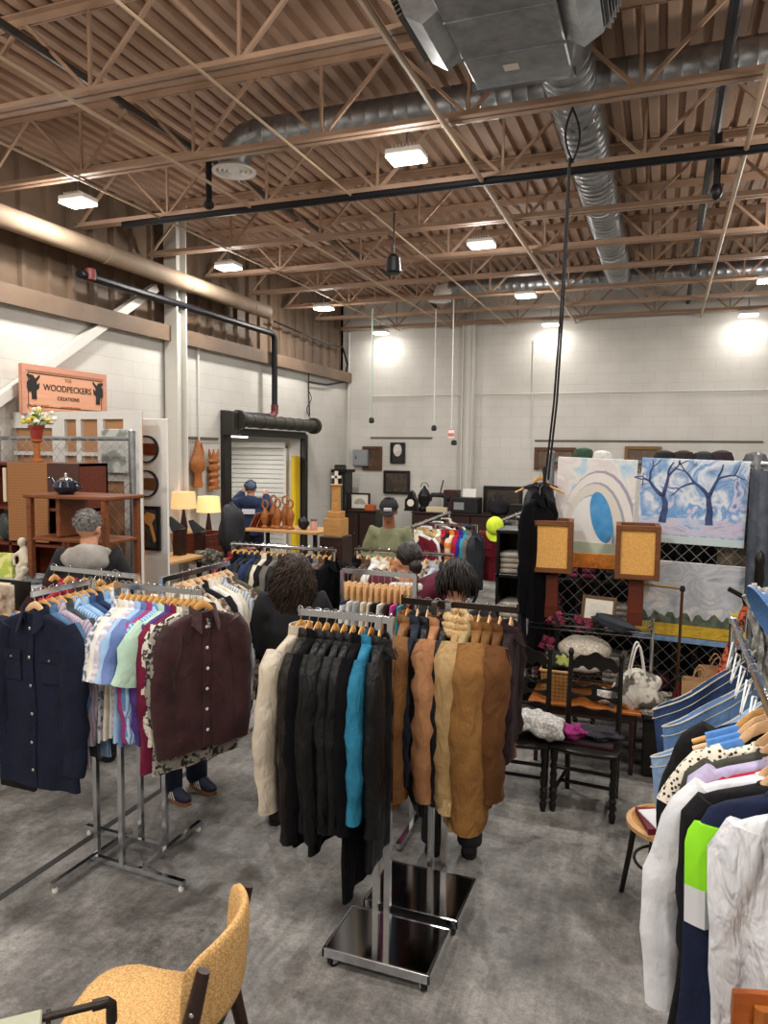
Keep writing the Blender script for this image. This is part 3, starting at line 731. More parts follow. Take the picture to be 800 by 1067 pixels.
# ================================================================== LEFT FOUR WAY RACK
def cap(mb, p): mb.lathe([(.02, 0), (.022, .012), (.016, .018)], 10, Matrix.Translation(p))
RC = Vector((-2.7, 3.235, 0))
rk = thing('four_way_rack', 'chrome four arm pinwheel clothes rack holding the denim and patterned shirts', 'clothes rack', RC)
ZR = 1.6
def rel(x, y, z): return (x-RC.x, y-RC.y, z)
legs = [((-2.86, 3.42), (-2.87, 2.82)), ((-2.87, 3.12), (-2.25, 3.09)), ((-2.545, 3.1), (-2.545, 3.66)), ((-2.53, 3.345), (-3.14, 3.365))]
for a, bq in legs:
    MB().bar(rel(*a, .045), rel(*bq, .045), .026, .026).build('base_leg', chrome, rk, 0)
    d = (Vector(bq)-Vector(a)).normalized()
    q = MB(); e = Vector(bq)-d*.02
    q.lathe([(.014, 0), (.016, .012), (.008, .03)], 10, Matrix.Translation(rel(e.x, e.y, 0))); q.build('foot', whitep, rk)
posts = [(-2.86, 3.14), (-2.66, 3.105), (-2.548, 3.33), (-2.74, 3.36)]
arms = [((-2.86, 3.14), (-2.86, 2.73)), ((-2.66, 3.10), (-2.13, 3.10)), ((-2.548, 3.33), (-2.548, 4.0)), ((-2.74, 3.36), (-3.4, 3.4))]
for (x, y), (a, bq) in zip(posts, arms):
    MB().bar(rel(x, y, .04), rel(x, y, ZR), .026, .026).build('post', chrome, rk, 0)
    MB().bar(rel(*a, ZR-.014), rel(*bq, ZR-.014), .014, .028).build('arm', chrome, rk, 0)
MB().box(rel(-2.7, 3.235, 1.0), (.36, .26, .03), None, .005).build('tie_plate', chrome, rk)
navy = fabric('navy denim', '171d31', '0d1220', 'denim', 5., .9); d_mid = fabric('mid denim', '54789c', '3f5f80', 'denim', 5.); d_pale = fabric('pale denim', '8fb3d6', '7398bd', 'denim', 5.)
d_blue = fabric('strong denim', '3a5a87', '2a4468', 'denim', 5.); d_lt = fabric('washed denim', '9fc0de', '86a9cb', 'denim', 4.)
stripe_l = fabric('lavender stripe', 'b9a9b4', '8e8399', 'stripe', 500.); charcoal = fabric('charcoal cotton', '43494c', '33383a'); stripe_b = fabric('blue stripe', 'a9c6e4', '5f86b4', 'stripe', 420.)
grey_l = fabric('light grey cotton', 'b4bac2', '9aa1aa'); stripe_g = fabric('grey stripe', 'c3c9d0', '8b929c', 'stripe', 380.); white_c = fabric('white cotton', 'e3e2dd', 'd2d1cd'); cream = fabric('cream cotton', 'ded6c3', 'cdc4af')
navy_b = fabric('dark blue cotton', '2b3b60', '202d4a')
A_ = [dict(look='navy denim overshirt with chest pockets', name='denim_overshirt', cat='shirt', m=navy, L=.98, hw=.235, th=.035, front=True, pockets=2, hanger='pale', collar='wide', slen=.72, out=.055, r0=.085, r1=.06, turn=.02, buttons=6),
      dict(look='mid blue denim shirt', m=d_mid, L=.9), dict(look='lavender grey striped shirt', m=stripe_l, L=.9), dict(look='charcoal cotton shirt', m=charcoal, L=.86), dict(look='pale blue striped shirt', m=stripe_b, L=.88),
      dict(look='pale washed denim shirt', m=d_lt, L=.85), dict(look='strong blue denim shirt', m=d_blue, L=.85), dict(look='navy cotton shirt', m=navy_b, L=.82), dict(look='light blue denim shirt', m=d_pale, L=.82), dict(look='white cotton shirt', m=white_c, L=.8),
      dict(look='light grey shirt', m=grey_l, L=.8), dict(look='grey pinstriped shirt', m=stripe_g, L=.78)]
for s in A_[1:]: s.update(name='denim_shirt' if 'denim' in s['look'] else 'cotton_shirt', slen=.6, th=.024)
row(A_, (-2.86, 2.75, ZR), (-2.86, 3.34, ZR), 0, 'the denim arm', 'shirts on the denim arm of the four way rack', 'camera end')
pat1 = fabric('grey leaf print', 'c9ccd2', '6f7686', 'spot', 40.); pat2 = fabric('plum velvet', '3d2023', '271214', 'noise', 8., .6, sheen=.12); berry = fabric('berry cotton', '7d2040', '5e1530'); mint = fabric('mint green cotton', 'b7d2c0', 'a3c2ae')
zebra = fabric('black cream print', 'cfc8ba', '26242a', 'spot', 26.); purple = fabric('purple cotton', '5b3f86', '432d68'); pink = fabric('magenta cotton', 'b04a82', '8c3466'); skyc = fabric('sky blue cotton', 'a7c3e2', '8fb0d4'); perw = fabric('periwinkle cotton', '6f82b4', '566a9c'); plaid1 = fabric('pale plaid', 'd5d8dc', '8fa3b8', 'plaid', 180., c3='c0a0a8')
leo = fabric('dark leaf print', '8f8a80', '2f2c30', 'spot', 34.); taupe = fabric('taupe print', 'b7a796', '5a4a42', 'spot', 30.)
B_ = [dict(look='grey leaf print shirt', m=pat1, L=.76), dict(look='cream cotton shirt', m=cream, L=.74), dict(look='white cotton shirt', m=white_c, L=.74), dict(look='pale plaid shirt', m=plaid1, L=.72), dict(look='sky blue cotton shirt', m=skyc, L=.74), dict(look='periwinkle cotton shirt', m=perw, L=.76),
      dict(look='magenta cotton shirt', m=pink, L=.74), dict(look='white striped shirt', m=stripe_b, L=.72), dict(look='mint green short sleeved shirt', m=mint, L=.68, sleeve='short'), dict(look='purple cotton shirt', m=purple, L=.76), dict(look='berry red shirt', m=berry, L=.88), dict(look='black and cream print shirt', m=zebra, L=.9),
      dict(look='dark leaf print shirt', m=leo, L=.88), dict(look='plum velvet shirt with pale buttons', name='velvet_shirt', m=pat2, L=.8, front=True, hw=.22, th=.035, sw=.195, slen=.62, out=.05, r0=.078, r1=.055, collar='wide', buttons=6, turn=.0)]
for s in B_[:-1]: s.update(name='cotton_shirt', slen=.56, th=.024)
for s in B_[:6]: s['sleeve'] = 'short'
for i_, s in enumerate(B_): s['turn'] = R(34)*(1-i_/13)+rnd.uniform(-.04, .04)
row(B_, (-2.62, 3.10, ZR), (-2.13, 3.10, ZR), R(66), 'the patterned shirt arm', 'shirts on the patterned arm of the four way rack', 'post', jig=.06)
olive = fabric('olive tweed', '5f5d50', '45443a', 'tweed', 140.); ivory = fabric('ivory linen', 'd9d0c0', 'c8bda9'); black_c = fabric('black cotton', '1b1b1e', '121214')
D_ = [dict(look='plain ivory shirt', m=ivory, L=.78), dict(look='taupe print shirt', m=taupe, L=.8), dict(look='black cotton shirt', m=black_c, L=.78), dict(look='white cotton shirt', m=white_c, L=.76), dict(look='cream cotton shirt', m=cream, L=.8), dict(look='grey striped shirt', m=stripe_g, L=.78), dict(look='taupe print overshirt', m=taupe, L=.84), dict(look='olive tweed jacket', m=olive, L=.84, name='tweed_jacket', cat='jacket')]
for s in D_: s.setdefault('name', 'cotton_shirt'); s.update(slen=.58, th=.026)
row(D_, (-2.548, 3.52, ZR), (-2.548, 3.97, ZR), 0, 'the tweed arm', 'shirts on the tweed arm of the four way rack', 'post', 'pale', jig=.06)
C_ = [dict(look='dark maroon knit jacket', m=fabric('maroon knit', '3a161c', '260d12', 'knit', 90.), L=.78, name='knit_jacket', cat='jacket'), dict(look='red cotton shirt', m=fabric('red cotton', 'a82a3a', '861f2d'), L=.7), dict(look='dark brown shirt', m=fabric('brown cotton', '3d2a22', '2b1d18'), L=.74), dict(look='dark grey shirt', m=charcoal, L=.74), dict(look='black shirt', m=black_c, L=.74)]
for s in C_: s.setdefault('name', 'cotton_shirt'); s.update(th=.03, slen=.56)
row(C_, (-3.38, 3.4, ZR), (-2.9, 3.37, ZR), R(95), 'the hidden rear arm', 'garments on the rear arm of the four way rack', 'outer end')

# ================================================================== CENTRE ROLLING RACKS
ZM = 1.57
def caster(mb, x, y):
    mb.tube([(x-.012, y, .028), (x+.012, y, .028)], .028, 14)
def base_rack(cx, cy, w, d, label, x0, x1, ry, posts, ztop):
    r = thing('rolling_rack', label, 'clothes rack', (cx, cy, 0))
    q = MB(); q.box((0, 0, .082), (w, d, .03), None, .004); q.build('base_plate', mat('polished steel plate', 'a9a6a4', .12, 1.), r)
    q = MB(); q.box((0, -d/2-.004, .078), (w+.02, .012, .044), None, .003); q.box((w/2+.004, 0, .078), (.012, d+.02, .044), None, .003); q.box((-w/2-.004, 0, .078), (.012, d+.02, .044), None, .003); q.box((0, d/2+.004, .078), (w+.02, .012, .044), None, .003)
    q.build('base_rim', chrome, r, 0)
    for sx in (-1, 1):
        for sy in (-1, 1):
            q = MB(); q.tube([(-.012, 0, .028), (.012, 0, .028)], .028, 16)
            o = q.build('caster', blackp, r); o.location = (sx*(w/2-.03), sy*(d/2-.03), 0); o.rotation_euler = (0, 0, sx*.6)
            q = MB(); q.box((.018, 0, .045), (.004, .03, .05)); q.box((-.018, 0, .045), (.004, .03, .05)); q.box((0, 0, .066), (.04, .03, .006)); q.build('caster_fork', chrome, o, 0)
    for (px, py) in posts:
        MB().bar((px-cx, py-cy, .09), (px-cx, py-cy, ztop), .028, .028).build('post', chrome, r, 0)
    q = MB(); q.bar((x0-cx, ry-cy, ztop-.014), (x1-cx, ry-cy, ztop-.014), .014, .03)
    for xx in (x0, x1): q.box((xx-cx, ry-cy, ztop-.008), (.008, .02, .05), None, .003)
    q.build('rail', chrome if 'front' in label else mat('dark rail', '3a302b', .35, .8), r, 0)
    if abs(posts[0][1]-ry) > .03:
        MB().bar((posts[0][0]-cx, posts[0][1]-cy, ztop-.05), (posts[0][0]-cx, ry-cy, ztop-.05), .02, .02).build('bracket', chrome, r, 0)
    return r
base_rack(-1.085, 3.0, .48, .32, 'chrome rolling rack in front carrying black leather jackets', -1.55, -1.1, 3.03, [(-1.155, 3.03), (-1.10, 3.03)], ZM)
base_rack(-1.06, 3.42, .46, .36, 'chrome rolling rack behind carrying tan suede jackets', -1.2, -.62, 3.47, [(-1.02, 3.44), (-.95, 3.44)], ZM)
blk = mat('black leather', '0c0c0e', .45, 0, 'noise', '060607', 9., .35, 45., spec=.25, wr=1.4); blk2 = mat('matte black wool', '0a0a0d', .95, 0, 'noise', '050507', 8., .3, 90., spec=.15, wr=.8)
blk3 = mat('worn black leather', '141416', .5, 0, 'noise', '0a0a0b', 6., .5, 30., spec=.25, wr=1.4); cream_l = mat('cream leather', 'c9bfb0', .6, 0, 'noise', 'b3a793', 6., .4, 40., wr=1.3, spec=.25)
teal = mat('turquoise suede', '2a7897', .85, 0, 'noise', '1f6280', 9., .3, 70., wr=1.3, spec=.25); brownc = mat('tan leather', '8c6238', .6, 0, 'noise', '6f4a28', 6., .4, 35., wr=1.3, spec=.25)
suede_o = mat('rust suede', 'ad7d58', .9, 0, 'noise', '966846', 7., .25, 90., wr=1.3, spec=.25); shear = mat('camel shearling', 'b89a6e', .9, 0, 'noise', '9a7c50', 5., .35, 60., wr=1.3, spec=.25); fleece = mat('cream fleece', 'cdb083', .95, 0, 'knit', 'b09162', 70., .6)
khaki = mat('khaki cotton', 'ab9a70', .85, 0, 'noise', '95845c', 6., .25, 80., wr=1.3, spec=.25); ochre = mat('ochre canvas', '916838', .85, 0, 'noise', '744f28', 5., .3, 60., wr=1.3, spec=.25); ochre_d = mat('brown canvas', '7a5128', .85, 0, 'noise', '603f1d', 5., .3, 60., wr=1.3, spec=.25); rustb = mat('umber canvas', '6a4322', .85, 0, 'noise', '523216', 5., .3, 60., wr=1.3, spec=.25)
dk_m = mat('dark maroon wool', '2a1a1c', .9, 0, 'noise', '1c1012', 6., .3, 80., wr=1.3, spec=.25); dk_d = mat('dark indigo denim', '2a3140', .9, 0, 'denim', '1b202c', 5., .2, 80., wr=1.3, spec=.25)
J1 = [dict(look='cream leather jacket', m=cream_l, L=.84, th=.028, slen=.68, out=.085, r0=.085, r1=.055, collar='stand', name='leather_jacket', turn=-.14),
      dict(look='dark brown leather jacket', m=mat('dark brown leather', '1c1512', .5, 0, 'noise', '120d0b', 6., .5, 30., spec=.25, wr=1.4), L=.96, slen=.8, name='leather_jacket', cuff=blk3), dict(look='black wool coat', m=blk2, L=1.02, slen=.8, name='wool_coat', cat='coat'), dict(look='black leather jacket', m=blk, L=.96, name='leather_jacket', slen=.74),
      dict(look='large black leather jacket with belt', m=blk, L=1.02, name='leather_jacket', slen=.78, r0=.1, r1=.065), dict(look='worn black leather jacket', m=blk3, L=.92, name='leather_jacket'), dict(look='black leather jacket', m=blk, L=.9, name='leather_jacket'),
      dict(look='long black wool coat', m=blk2, L=1.22, name='wool_coat', cat='coat'), dict(look='turquoise suede jacket', m=teal, L=.84, name='suede_jacket', slen=.66, r0=.075, hanger='orange'), dict(look='slim black leather coat', m=blk3, L=1.06, name='leather_jacket', turn=.22, r0=.07, out=.035)]
for s in J1[1:]:
    for k, v in dict(th=.026, slen=.72, out=.06, r0=.085, r1=.055, collar='shirt', turn=rnd.uniform(.0, .12)).items(): s.setdefault(k, v)
for s in J1: s.setdefault('cat', 'jacket')
row(J1, (-1.545, 3.03, ZM), (-1.15, 3.03, ZM), R(90), 'the black leather rail', 'jackets on the front rolling rack', 'cream end')
J2 = [dict(look='tan leather jacket', m=brownc, L=.98, slen=.74, r0=.11, r1=.075, hanger='orange', name='leather_jacket', turn=.1, cuff=brownc), dict(look='dark indigo denim jacket', m=dk_d, L=.92, name='denim_jacket', slen=.66, r0=.06), dict(look='black leather jacket', m=blk, L=1.0, name='leather_jacket', slen=.74), dict(look='rust suede jacket', m=suede_o, L=.86, slen=.72, r0=.105, r1=.075, name='suede_jacket'),
      dict(look='dark grey leather jacket', m=blk3, L=.92, name='leather_jacket'), dict(look='camel shearling coat with fleece collar', m=shear, cm=fleece, collar='fur', cuff=fleece, L=1.04, slen=.74, r0=.12, r1=.085, hanger='orange', name='shearling_coat', cat='coat'), dict(look='khaki cotton jacket', m=khaki, L=.92, slen=.74, name='cotton_jacket'), dict(look='big ochre canvas jacket', m=ochre, L=.92, slen=.8, r0=.145, r1=.11, out=.08, name='canvas_jacket', cuff=ochre),
      dict(look='brown canvas jacket', m=ochre_d, L=.86, slen=.7, name='canvas_jacket', r0=.115, r1=.08), dict(look='umber canvas jacket', m=rustb, L=.84, slen=.66, name='canvas_jacket', r0=.115, r1=.08), dict(look='dark maroon wool coat', m=dk_m, L=.7, slen=.5, r0=.06, out=.02, name='wool_coat', cat='coat')]
for s in J2:
    for k, v in dict(th=.028, slen=.72, out=.065, r0=.085, r1=.055, collar='shirt', cat='jacket', sth=.78, turn=rnd.uniform(.04, .2)).items(): s.setdefault(k, v)
row(J2, (-1.17, 3.47, ZM), (-.65, 3.47, ZM), R(90), 'the tan suede rail', 'jackets on the rear rolling rack', 'leather end', 'pale')
# third small rack with clamp hangers
x0, x1, ry = -1.8, -1.36, 4.12
r3 = thing('clamp_rack', 'chrome rail rack of clamp hangers behind the leather jackets', 'clothes rack', ((x0+x1)/2, ry, 0))
MB().bar((-.24, 0, ZM), (.24, 0, ZM), .014, .028).build('rail', chrome, r3, 0)
for s in (-1, 1):
    MB().bar((s*.235, 0, 0), (s*.235, 0, ZM), .025, .025).build('post', chrome, r3, 0); MB().bar((s*.235, -.25, .03), (s*.235, .25, .03), .03, .03).build('foot', chrome, r3, 0)
tro = [('navy and white striped skirt', fabric('navy stripe knit', 'd5d6dc', '2c3452', 'hstripe', 90.)), ('white trousers', white_c), ('grey trousers', grey_l), ('cream trousers', cream), ('white linen trousers', ivory), ('black trousers', black_c), ('white shorts', white_c), ('dark brown trousers', MATS['brown cotton']), ('pink skirt', fabric('hot pink', 'd9569c', 'b03a7c')), ('teal skirt', fabric('teal cotton', '3d95a5', '2b7482')), ('maroon skirt', fabric('maroon cotton', '5c1a2c', '43121f'))]
for i, (lk, mm) in enumerate(tro):
    x = x0+.02+(x1-x0-.04)*i/(len(tro)-1); a = R(90)+rnd.uniform(-.1, .1)
    q = MB(); S_ = Body(.95, .15, .02, .09, 900+i, 1.1, .8, -.19)
    S_.pts = [(-.19, .1, .012), (-.3, .12, .018), (-.95, .15, .022)]
    o = S_.mesh(20).build('trousers' if 'trou' in lk else ('shorts' if 'shorts' in lk else 'skirt'), mm, None, 60); o.location = (x, ry, ZM+.014); o.rotation_euler = (0, 0, a)
    tag(o, f'{lk}, {ORD[i]} along the clamp hanger rack', lk.split()[-1], 'clothes on the clamp hanger rack')
    hang('clamp', (x, ry, ZM+.014), a, f'pale wooden clamp hanger gripping the {lk}', 'clamp hangers')

# ================================================================== RACKS FURTHER BACK
def plain_rack(label, a, bq, z, name='clothes_rack', ends=True, m=chrome):
    a = Vector(a); bq = Vector(bq); c = (a+bq)/2; d = (bq-a); r = thing(name, label, 'clothes rack', (c.x, c.y, 0)); u = d.normalized(); pz = Vector((-u.y, u.x, 0))
    q = MB(); q.tube([(a.x-c.x, a.y-c.y, z), (bq.x-c.x, bq.y-c.y, z)], .014, 10); q.build('rail', m, r)
    for s in (-1, 1):
        e = u*(s*d.length/2*.96)
        MB().tube([(e.x, e.y, .03), (e.x, e.y, z)], .014, 8).build('post', m, r)
        f0 = e-pz*.25; f1 = e+pz*.25; MB().tube([(f0.x, f0.y, .02), (f1.x, f1.y, .02)], .016, 8).build('foot', m, r)
    return r
def G(look, m, name='jacket', cat='jacket', **k): return dict(look=look, m=m, name=name, cat=cat, **k)
red_w = mat('red wool', '8a1f2a', .9, 0, 'noise', '6b1620', 6., .3, 80., wr=1.3, spec=.25); navy_w = mat('navy wool', '1d2740', .9, 0, 'noise', '131b2e', 6., .3, 80., wr=1.3, spec=.25); grey_w = mat('grey wool', '77736d', .9, 0, 'tweed', '57544f', 120., .3, wr=1.3, spec=.25); brn_w = mat('brown wool', '5e483a', .9, 0, 'noise', '46342a', 6., .3, 80., wr=1.3, spec=.25); char_w = mat('charcoal wool', '32363c', .9, 0, 'noise', '24272c', 6., .3, 80., wr=1.3, spec=.25)
# dark coat rail along X behind the long haired woman
plain_rack('chrome rail rack of dark jackets behind the long haired person', (-3.42, 5.4, 0), (-2.44, 5.4, 0), 1.5)
N1 = [G('red wool jacket', red_w), G('black wool jacket', blk2), G('navy wool jacket', navy_w), G('black leather jacket', blk, 'leather_jacket'), G('navy cotton jacket', navy_b), G('charcoal wool jacket', char_w), G('cream linen jacket', ivory, hanger='light'), G('black cotton jacket', black_c, hanger='light'), G('grey tweed jacket', grey_w), G('black leather jacket', blk3, 'leather_jacket'), G('dark grey leather jacket', blk3, 'leather_jacket'), G('charcoal wool jacket', char_w), G('black leather jacket', blk, 'leather_jacket'), G('slate blue jacket', d_blue), G('dark navy jacket', navy_w), G('grey wool coat', grey_w, 'wool_coat', 'coat', L=.95), G('brown wool coat', brn_w, 'wool_coat', 'coat', L=.98), G('black wool coat', blk2, 'wool_coat', 'coat', L=.95)]
def fill(rows, **kw):
    for s in rows:
        for k, v in kw.items(): s.setdefault(k, v)
fill(N1, th=.03, L=.82, slen=.64, out=.07, r0=.085)
row(N1, (-3.38, 5.4, 1.514), (-2.48, 5.4, 1.514), R(88), 'the dark jacket rail', 'jackets on the rail behind the long haired person', 'dock door end', 'light', jig=.12)
plain_rack('chrome rail rack of pale hangers behind the person in maroon', (-2.34, 5.55, 0), (-1.5, 5.55, 0), 1.5)
N2 = [G('black wool coat', blk2, 'wool_coat', 'coat'), G('dark brown coat', brn_w, 'wool_coat', 'coat'), G('white cotton shirt', white_c, 'cotton_shirt', 'shirt'), G('cream cotton shirt', cream, 'cotton_shirt', 'shirt'), G('rust suede shirt', suede_o, 'suede_shirt', 'shirt'), G('white linen shirt', ivory, 'cotton_shirt', 'shirt'), G('pink cotton shirt', MATS['hot pink'], 'cotton_shirt', 'shirt'), G('taupe print shirt', taupe, 'cotton_shirt', 'shirt'), G('grey cotton shirt', grey_l, 'cotton_shirt', 'shirt'), G('charcoal shirt', charcoal, 'cotton_shirt', 'shirt')]
fill(N2, th=.028, L=.76, slen=.56, sw=.19, hw=.22)
row(N2, (-2.3, 5.55, 1.514), (-1.56, 5.55, 1.514), R(90), 'the pale hanger rail', 'clothes on the rail behind the person in maroon', 'dock door end', 'pale')
# far pair of rails along Y and the colourful row
plain_rack('far chrome rail rack of knitwear with the open maroon coat in front', (-2.5, 7.5, 0), (-2.66, 9.6, 0), 1.5)
F1 = [G('open maroon cardigan with cream edging', fabric('maroon cardigan', '7a1e2e', '5c1522', 'knit', 90.), 'knit_cardigan', 'cardigan', collar='wide', cm=cream, hw=.26), G('cream striped cardigan', MATS['white cotton'], 'knit_cardigan', 'cardigan'), G('tan knit cardigan', khaki, 'knit_cardigan', 'cardigan'), G('cream knit jumper', fleece, 'knit_jumper', 'jumper'), G('navy striped jumper', MATS['navy stripe knit'], 'knit_jumper', 'jumper'), G('maroon striped jumper', fabric('maroon stripe knit', '6a2130', '2d2440', 'hstripe', 110.), 'knit_jumper', 'jumper'), G('dark plum jumper', MATS['maroon knit'], 'knit_jumper', 'jumper'), G('grey wool jumper', grey_w, 'knit_jumper', 'jumper'), G('white cotton shirt', white_c, 'cotton_shirt', 'shirt'), G('black cardigan', blk2, 'knit_cardigan', 'cardigan'), G('tan wool jacket', brn_w), G('cream linen shirt', ivory, 'cotton_shirt', 'shirt')]
fill(F1, th=.035, L=.75, slen=.55, out=.06)
row(F1, (-2.5, 7.54, 1.514), (-2.63, 9.3, 1.514), 0, 'the far knitwear rail', 'knitwear on the far rail', 'camera end', 'white')
plain_rack('far chrome rail rack with the maroon button shirt in front', (-1.78, 8.55, 0), (-1.78, 10.5, 0), 1.5)
F2 = [G('dark red button shirt', fabric('dark red felt', '741a2a', '581320'), 'felt_shirt', 'shirt', front=True, pockets=2, sleeve='short', collar='crew', th=.06, hw=.225, L=.72), G('dark grey jumper', char_w, 'knit_jumper', 'jumper'), G('navy jumper', navy_w, 'knit_jumper', 'jumper'), G('olive jacket', olive), G('grey jacket', grey_w), G('black jacket', blk2), G('brown jacket', brn_w), G('white shirt', white_c, 'cotton_shirt', 'shirt'), G('black shirt', black_c, 'cotton_shirt', 'shirt')]
fill(F2, th=.035, L=.75, slen=.55)
row(F2, (-1.78, 8.58, 1.514), (-1.78, 10.3, 1.514), 0, 'the far maroon shirt rail', 'clothes on the far maroon shirt rail', 'camera end', 'white')
plain_rack('far chrome rail rack of bright jumpers between the two far rails', (-2.42, 8.1, 0), (-1.92, 8.1, 0), 1.48)
F3 = [G('cream knit jumper', fleece), G('white cotton jumper', white_c), G('scarlet jumper', fabric('scarlet knit', 'c2263a', '9c1c2c')), G('black and red striped jumper', fabric('black red knit', '1a1518', '7a1c28', 'hstripe', 60.)), G('cream and orange jumper', fabric('orange cream knit', 'e0c9a8', 'cf7a3a', 'hstripe', 50.)), G('crimson jumper', fabric('crimson knit', 'b01f3a', '8c172d')), G('ultramarine jumper', fabric('ultramarine knit', '3a2f9a', '2c2478')), G('teal jumper', MATS['teal cotton']), G('grey tweed jacket', grey_w, 'tweed_jacket'), G('dark grey wool jacket', char_w, 'wool_jacket')]
for s in F3[:8]: s['name'] = 'knit_jumper'; s['cat'] = 'jumper'
fill(F3, th=.03, L=.72, slen=.6, out=.06, r0=.08)
row(F3, (-2.4, 8.1, 1.494), (-1.94, 8.1, 1.494), R(90), 'the bright jumper rail', 'jumpers on the bright rail', 'dock door end', 'white')

# ================================================================== NEAR RIGHT RACK
rr = thing('garment_rail', 'long chrome garment rail at the camera side carrying blouse, sweaters and jeans', 'clothes rack', (.31, 2.6, 0))
ZN = 1.6
MB().tube([(0, -1.3, ZN-.014), (0, .9, ZN-.014)], .014, 10).build('rail', chrome, rr)
for y in (-1.25, .88):
    MB().tube([(0, y, .03), (0, y, ZN)], .014, 10).build('post', chrome, rr); MB().tube([(-.25, y, .03), (.25, y, .03)], .016, 8).build('foot', chrome, rr)
crk = mat('crinkled white gauze', 'dcdde1', .85, 0, 'noise', 'c4c6cd', 26., 1., 40., stretch=(1, 1, .35), wr=2.2); dgrey = fabric('dark grey jersey', '46463f', '37372f'); lav = fabric('lavender jersey', 'b9b2cf', 'a39bbd'); swt = fabric('white sweatshirt', 'dcdde1', 'c6c8ce'); redj = fabric('red jersey', 'b3263f', '931d33'); blkj = fabric('black jersey', '141417', '0e0e10'); navj = fabric('navy jersey', '1a2340', '121930'); leop = fabric('leopard print', 'd8d0bf', '2a2624', 'leopard', 70.)
blksw = fabric('black brushed sweater', '131314', '0c0c0d')
def limeprint(B, root):
    lime = mat('lime print', '8fe01e', .7); wt = mat('white print', 'd8dade', .7)
    B.patch(-.235, -.16, -.2, -.36, .012).build('print_patch', lime, root); B.patch(-.235, -.19, -.36, -.46, .012).build('print_patch', wt, root)
NR = [dict(look='white crinkled gauze blouse', name='gauze_blouse', cat='blouse', m=crk, L=.95, hw=.225, th=.05, front=True, slen=.74, out=-.005, r0=.07, r1=.05, collar='shirt', turn=.0, fold=1.4), dict(look='navy tee with lime print', name='printed_tee', cat='t-shirt', m=navj, L=.84, sleeve=None, collar='crew', chest=limeprint, hw=.25, sw=.195, turn=-.04, flare=1.08, dx=-.05), dict(look='black jersey top', name='jersey_top', cat='top', m=blkj, L=.82, collar='crew', hw=.24, flare=1.12, slen=.5, out=.015, r0=.05, turn=-.05, dx=-.055), dict(look='white sweatshirt', name='sweatshirt', cat='sweatshirt', m=swt, L=.66, collar='crew', slen=.6, out=.1, r0=.065, turn=-.05, dx=-.045),
      dict(look='red jersey top', name='jersey_top', cat='top', m=redj, L=.6, collar='crew', slen=.52, out=.1, r0=.05, sw=.185), dict(look='lavender jersey top', name='jersey_top', cat='top', m=lav, L=.6, collar='crew', slen=.42, out=.05, r0=.06), dict(look='dark grey cardigan', name='cardigan', cat='cardigan', m=dgrey, L=.64, slen=.45, out=.05, r0=.06, collar='crew'), dict(look='leopard print top', name='leopard_top', cat='top', m=leop, L=.6, sw=.15, hw=.18, sleeve='short', collar='crew', slen=.15)]
fill(NR, th=.025)
row(NR, (.39, 1.86, ZN), (.335, 2.25, ZN), 0, 'the near garment rail', 'tops on the near garment rail', 'camera end', 'pale', jig=.04)
padm = mat('blue foam grip', '5b8fd0', .9, 0, 'noise', '4577b8', 40., .3, 90.)
for k, (y, kind) in enumerate(((2.31, 'pale'), (2.36, 'pale'), (2.42, 'light'))):
    h = hang(kind, (.31, y, ZN), rnd.uniform(-.05, .05), ['pale wooden hanger with a bare tip and blue grip, nearer the leopard top', 'pale bare wooden hanger with blue grip in the midst of the near rail', 'honey coloured bare hanger with blue grip beside the black sweater'][k], 'bare hangers on the near garment rail')
    q = MB(); q.tube([(-.06, .0015, -.126), (-.1, .005, -.146), (-.15, .008, -.168)], [(.019, .012)]*3, 10); q.build('foam_grip', padm, h)
row([dict(look='black brushed sweater', name='sweater', cat='sweater', dx=.05, m=blksw, L=.66, collar=None, slen=.5, out=.09, r0=.08, r1=.07, th=.04, hanger='orange', turn=.0, sw=.2)], (.31, 2.47, ZN), (.31, 2.47, ZN), 0, 'the bare hangers', 'tops on the near garment rail', 'jeans end')
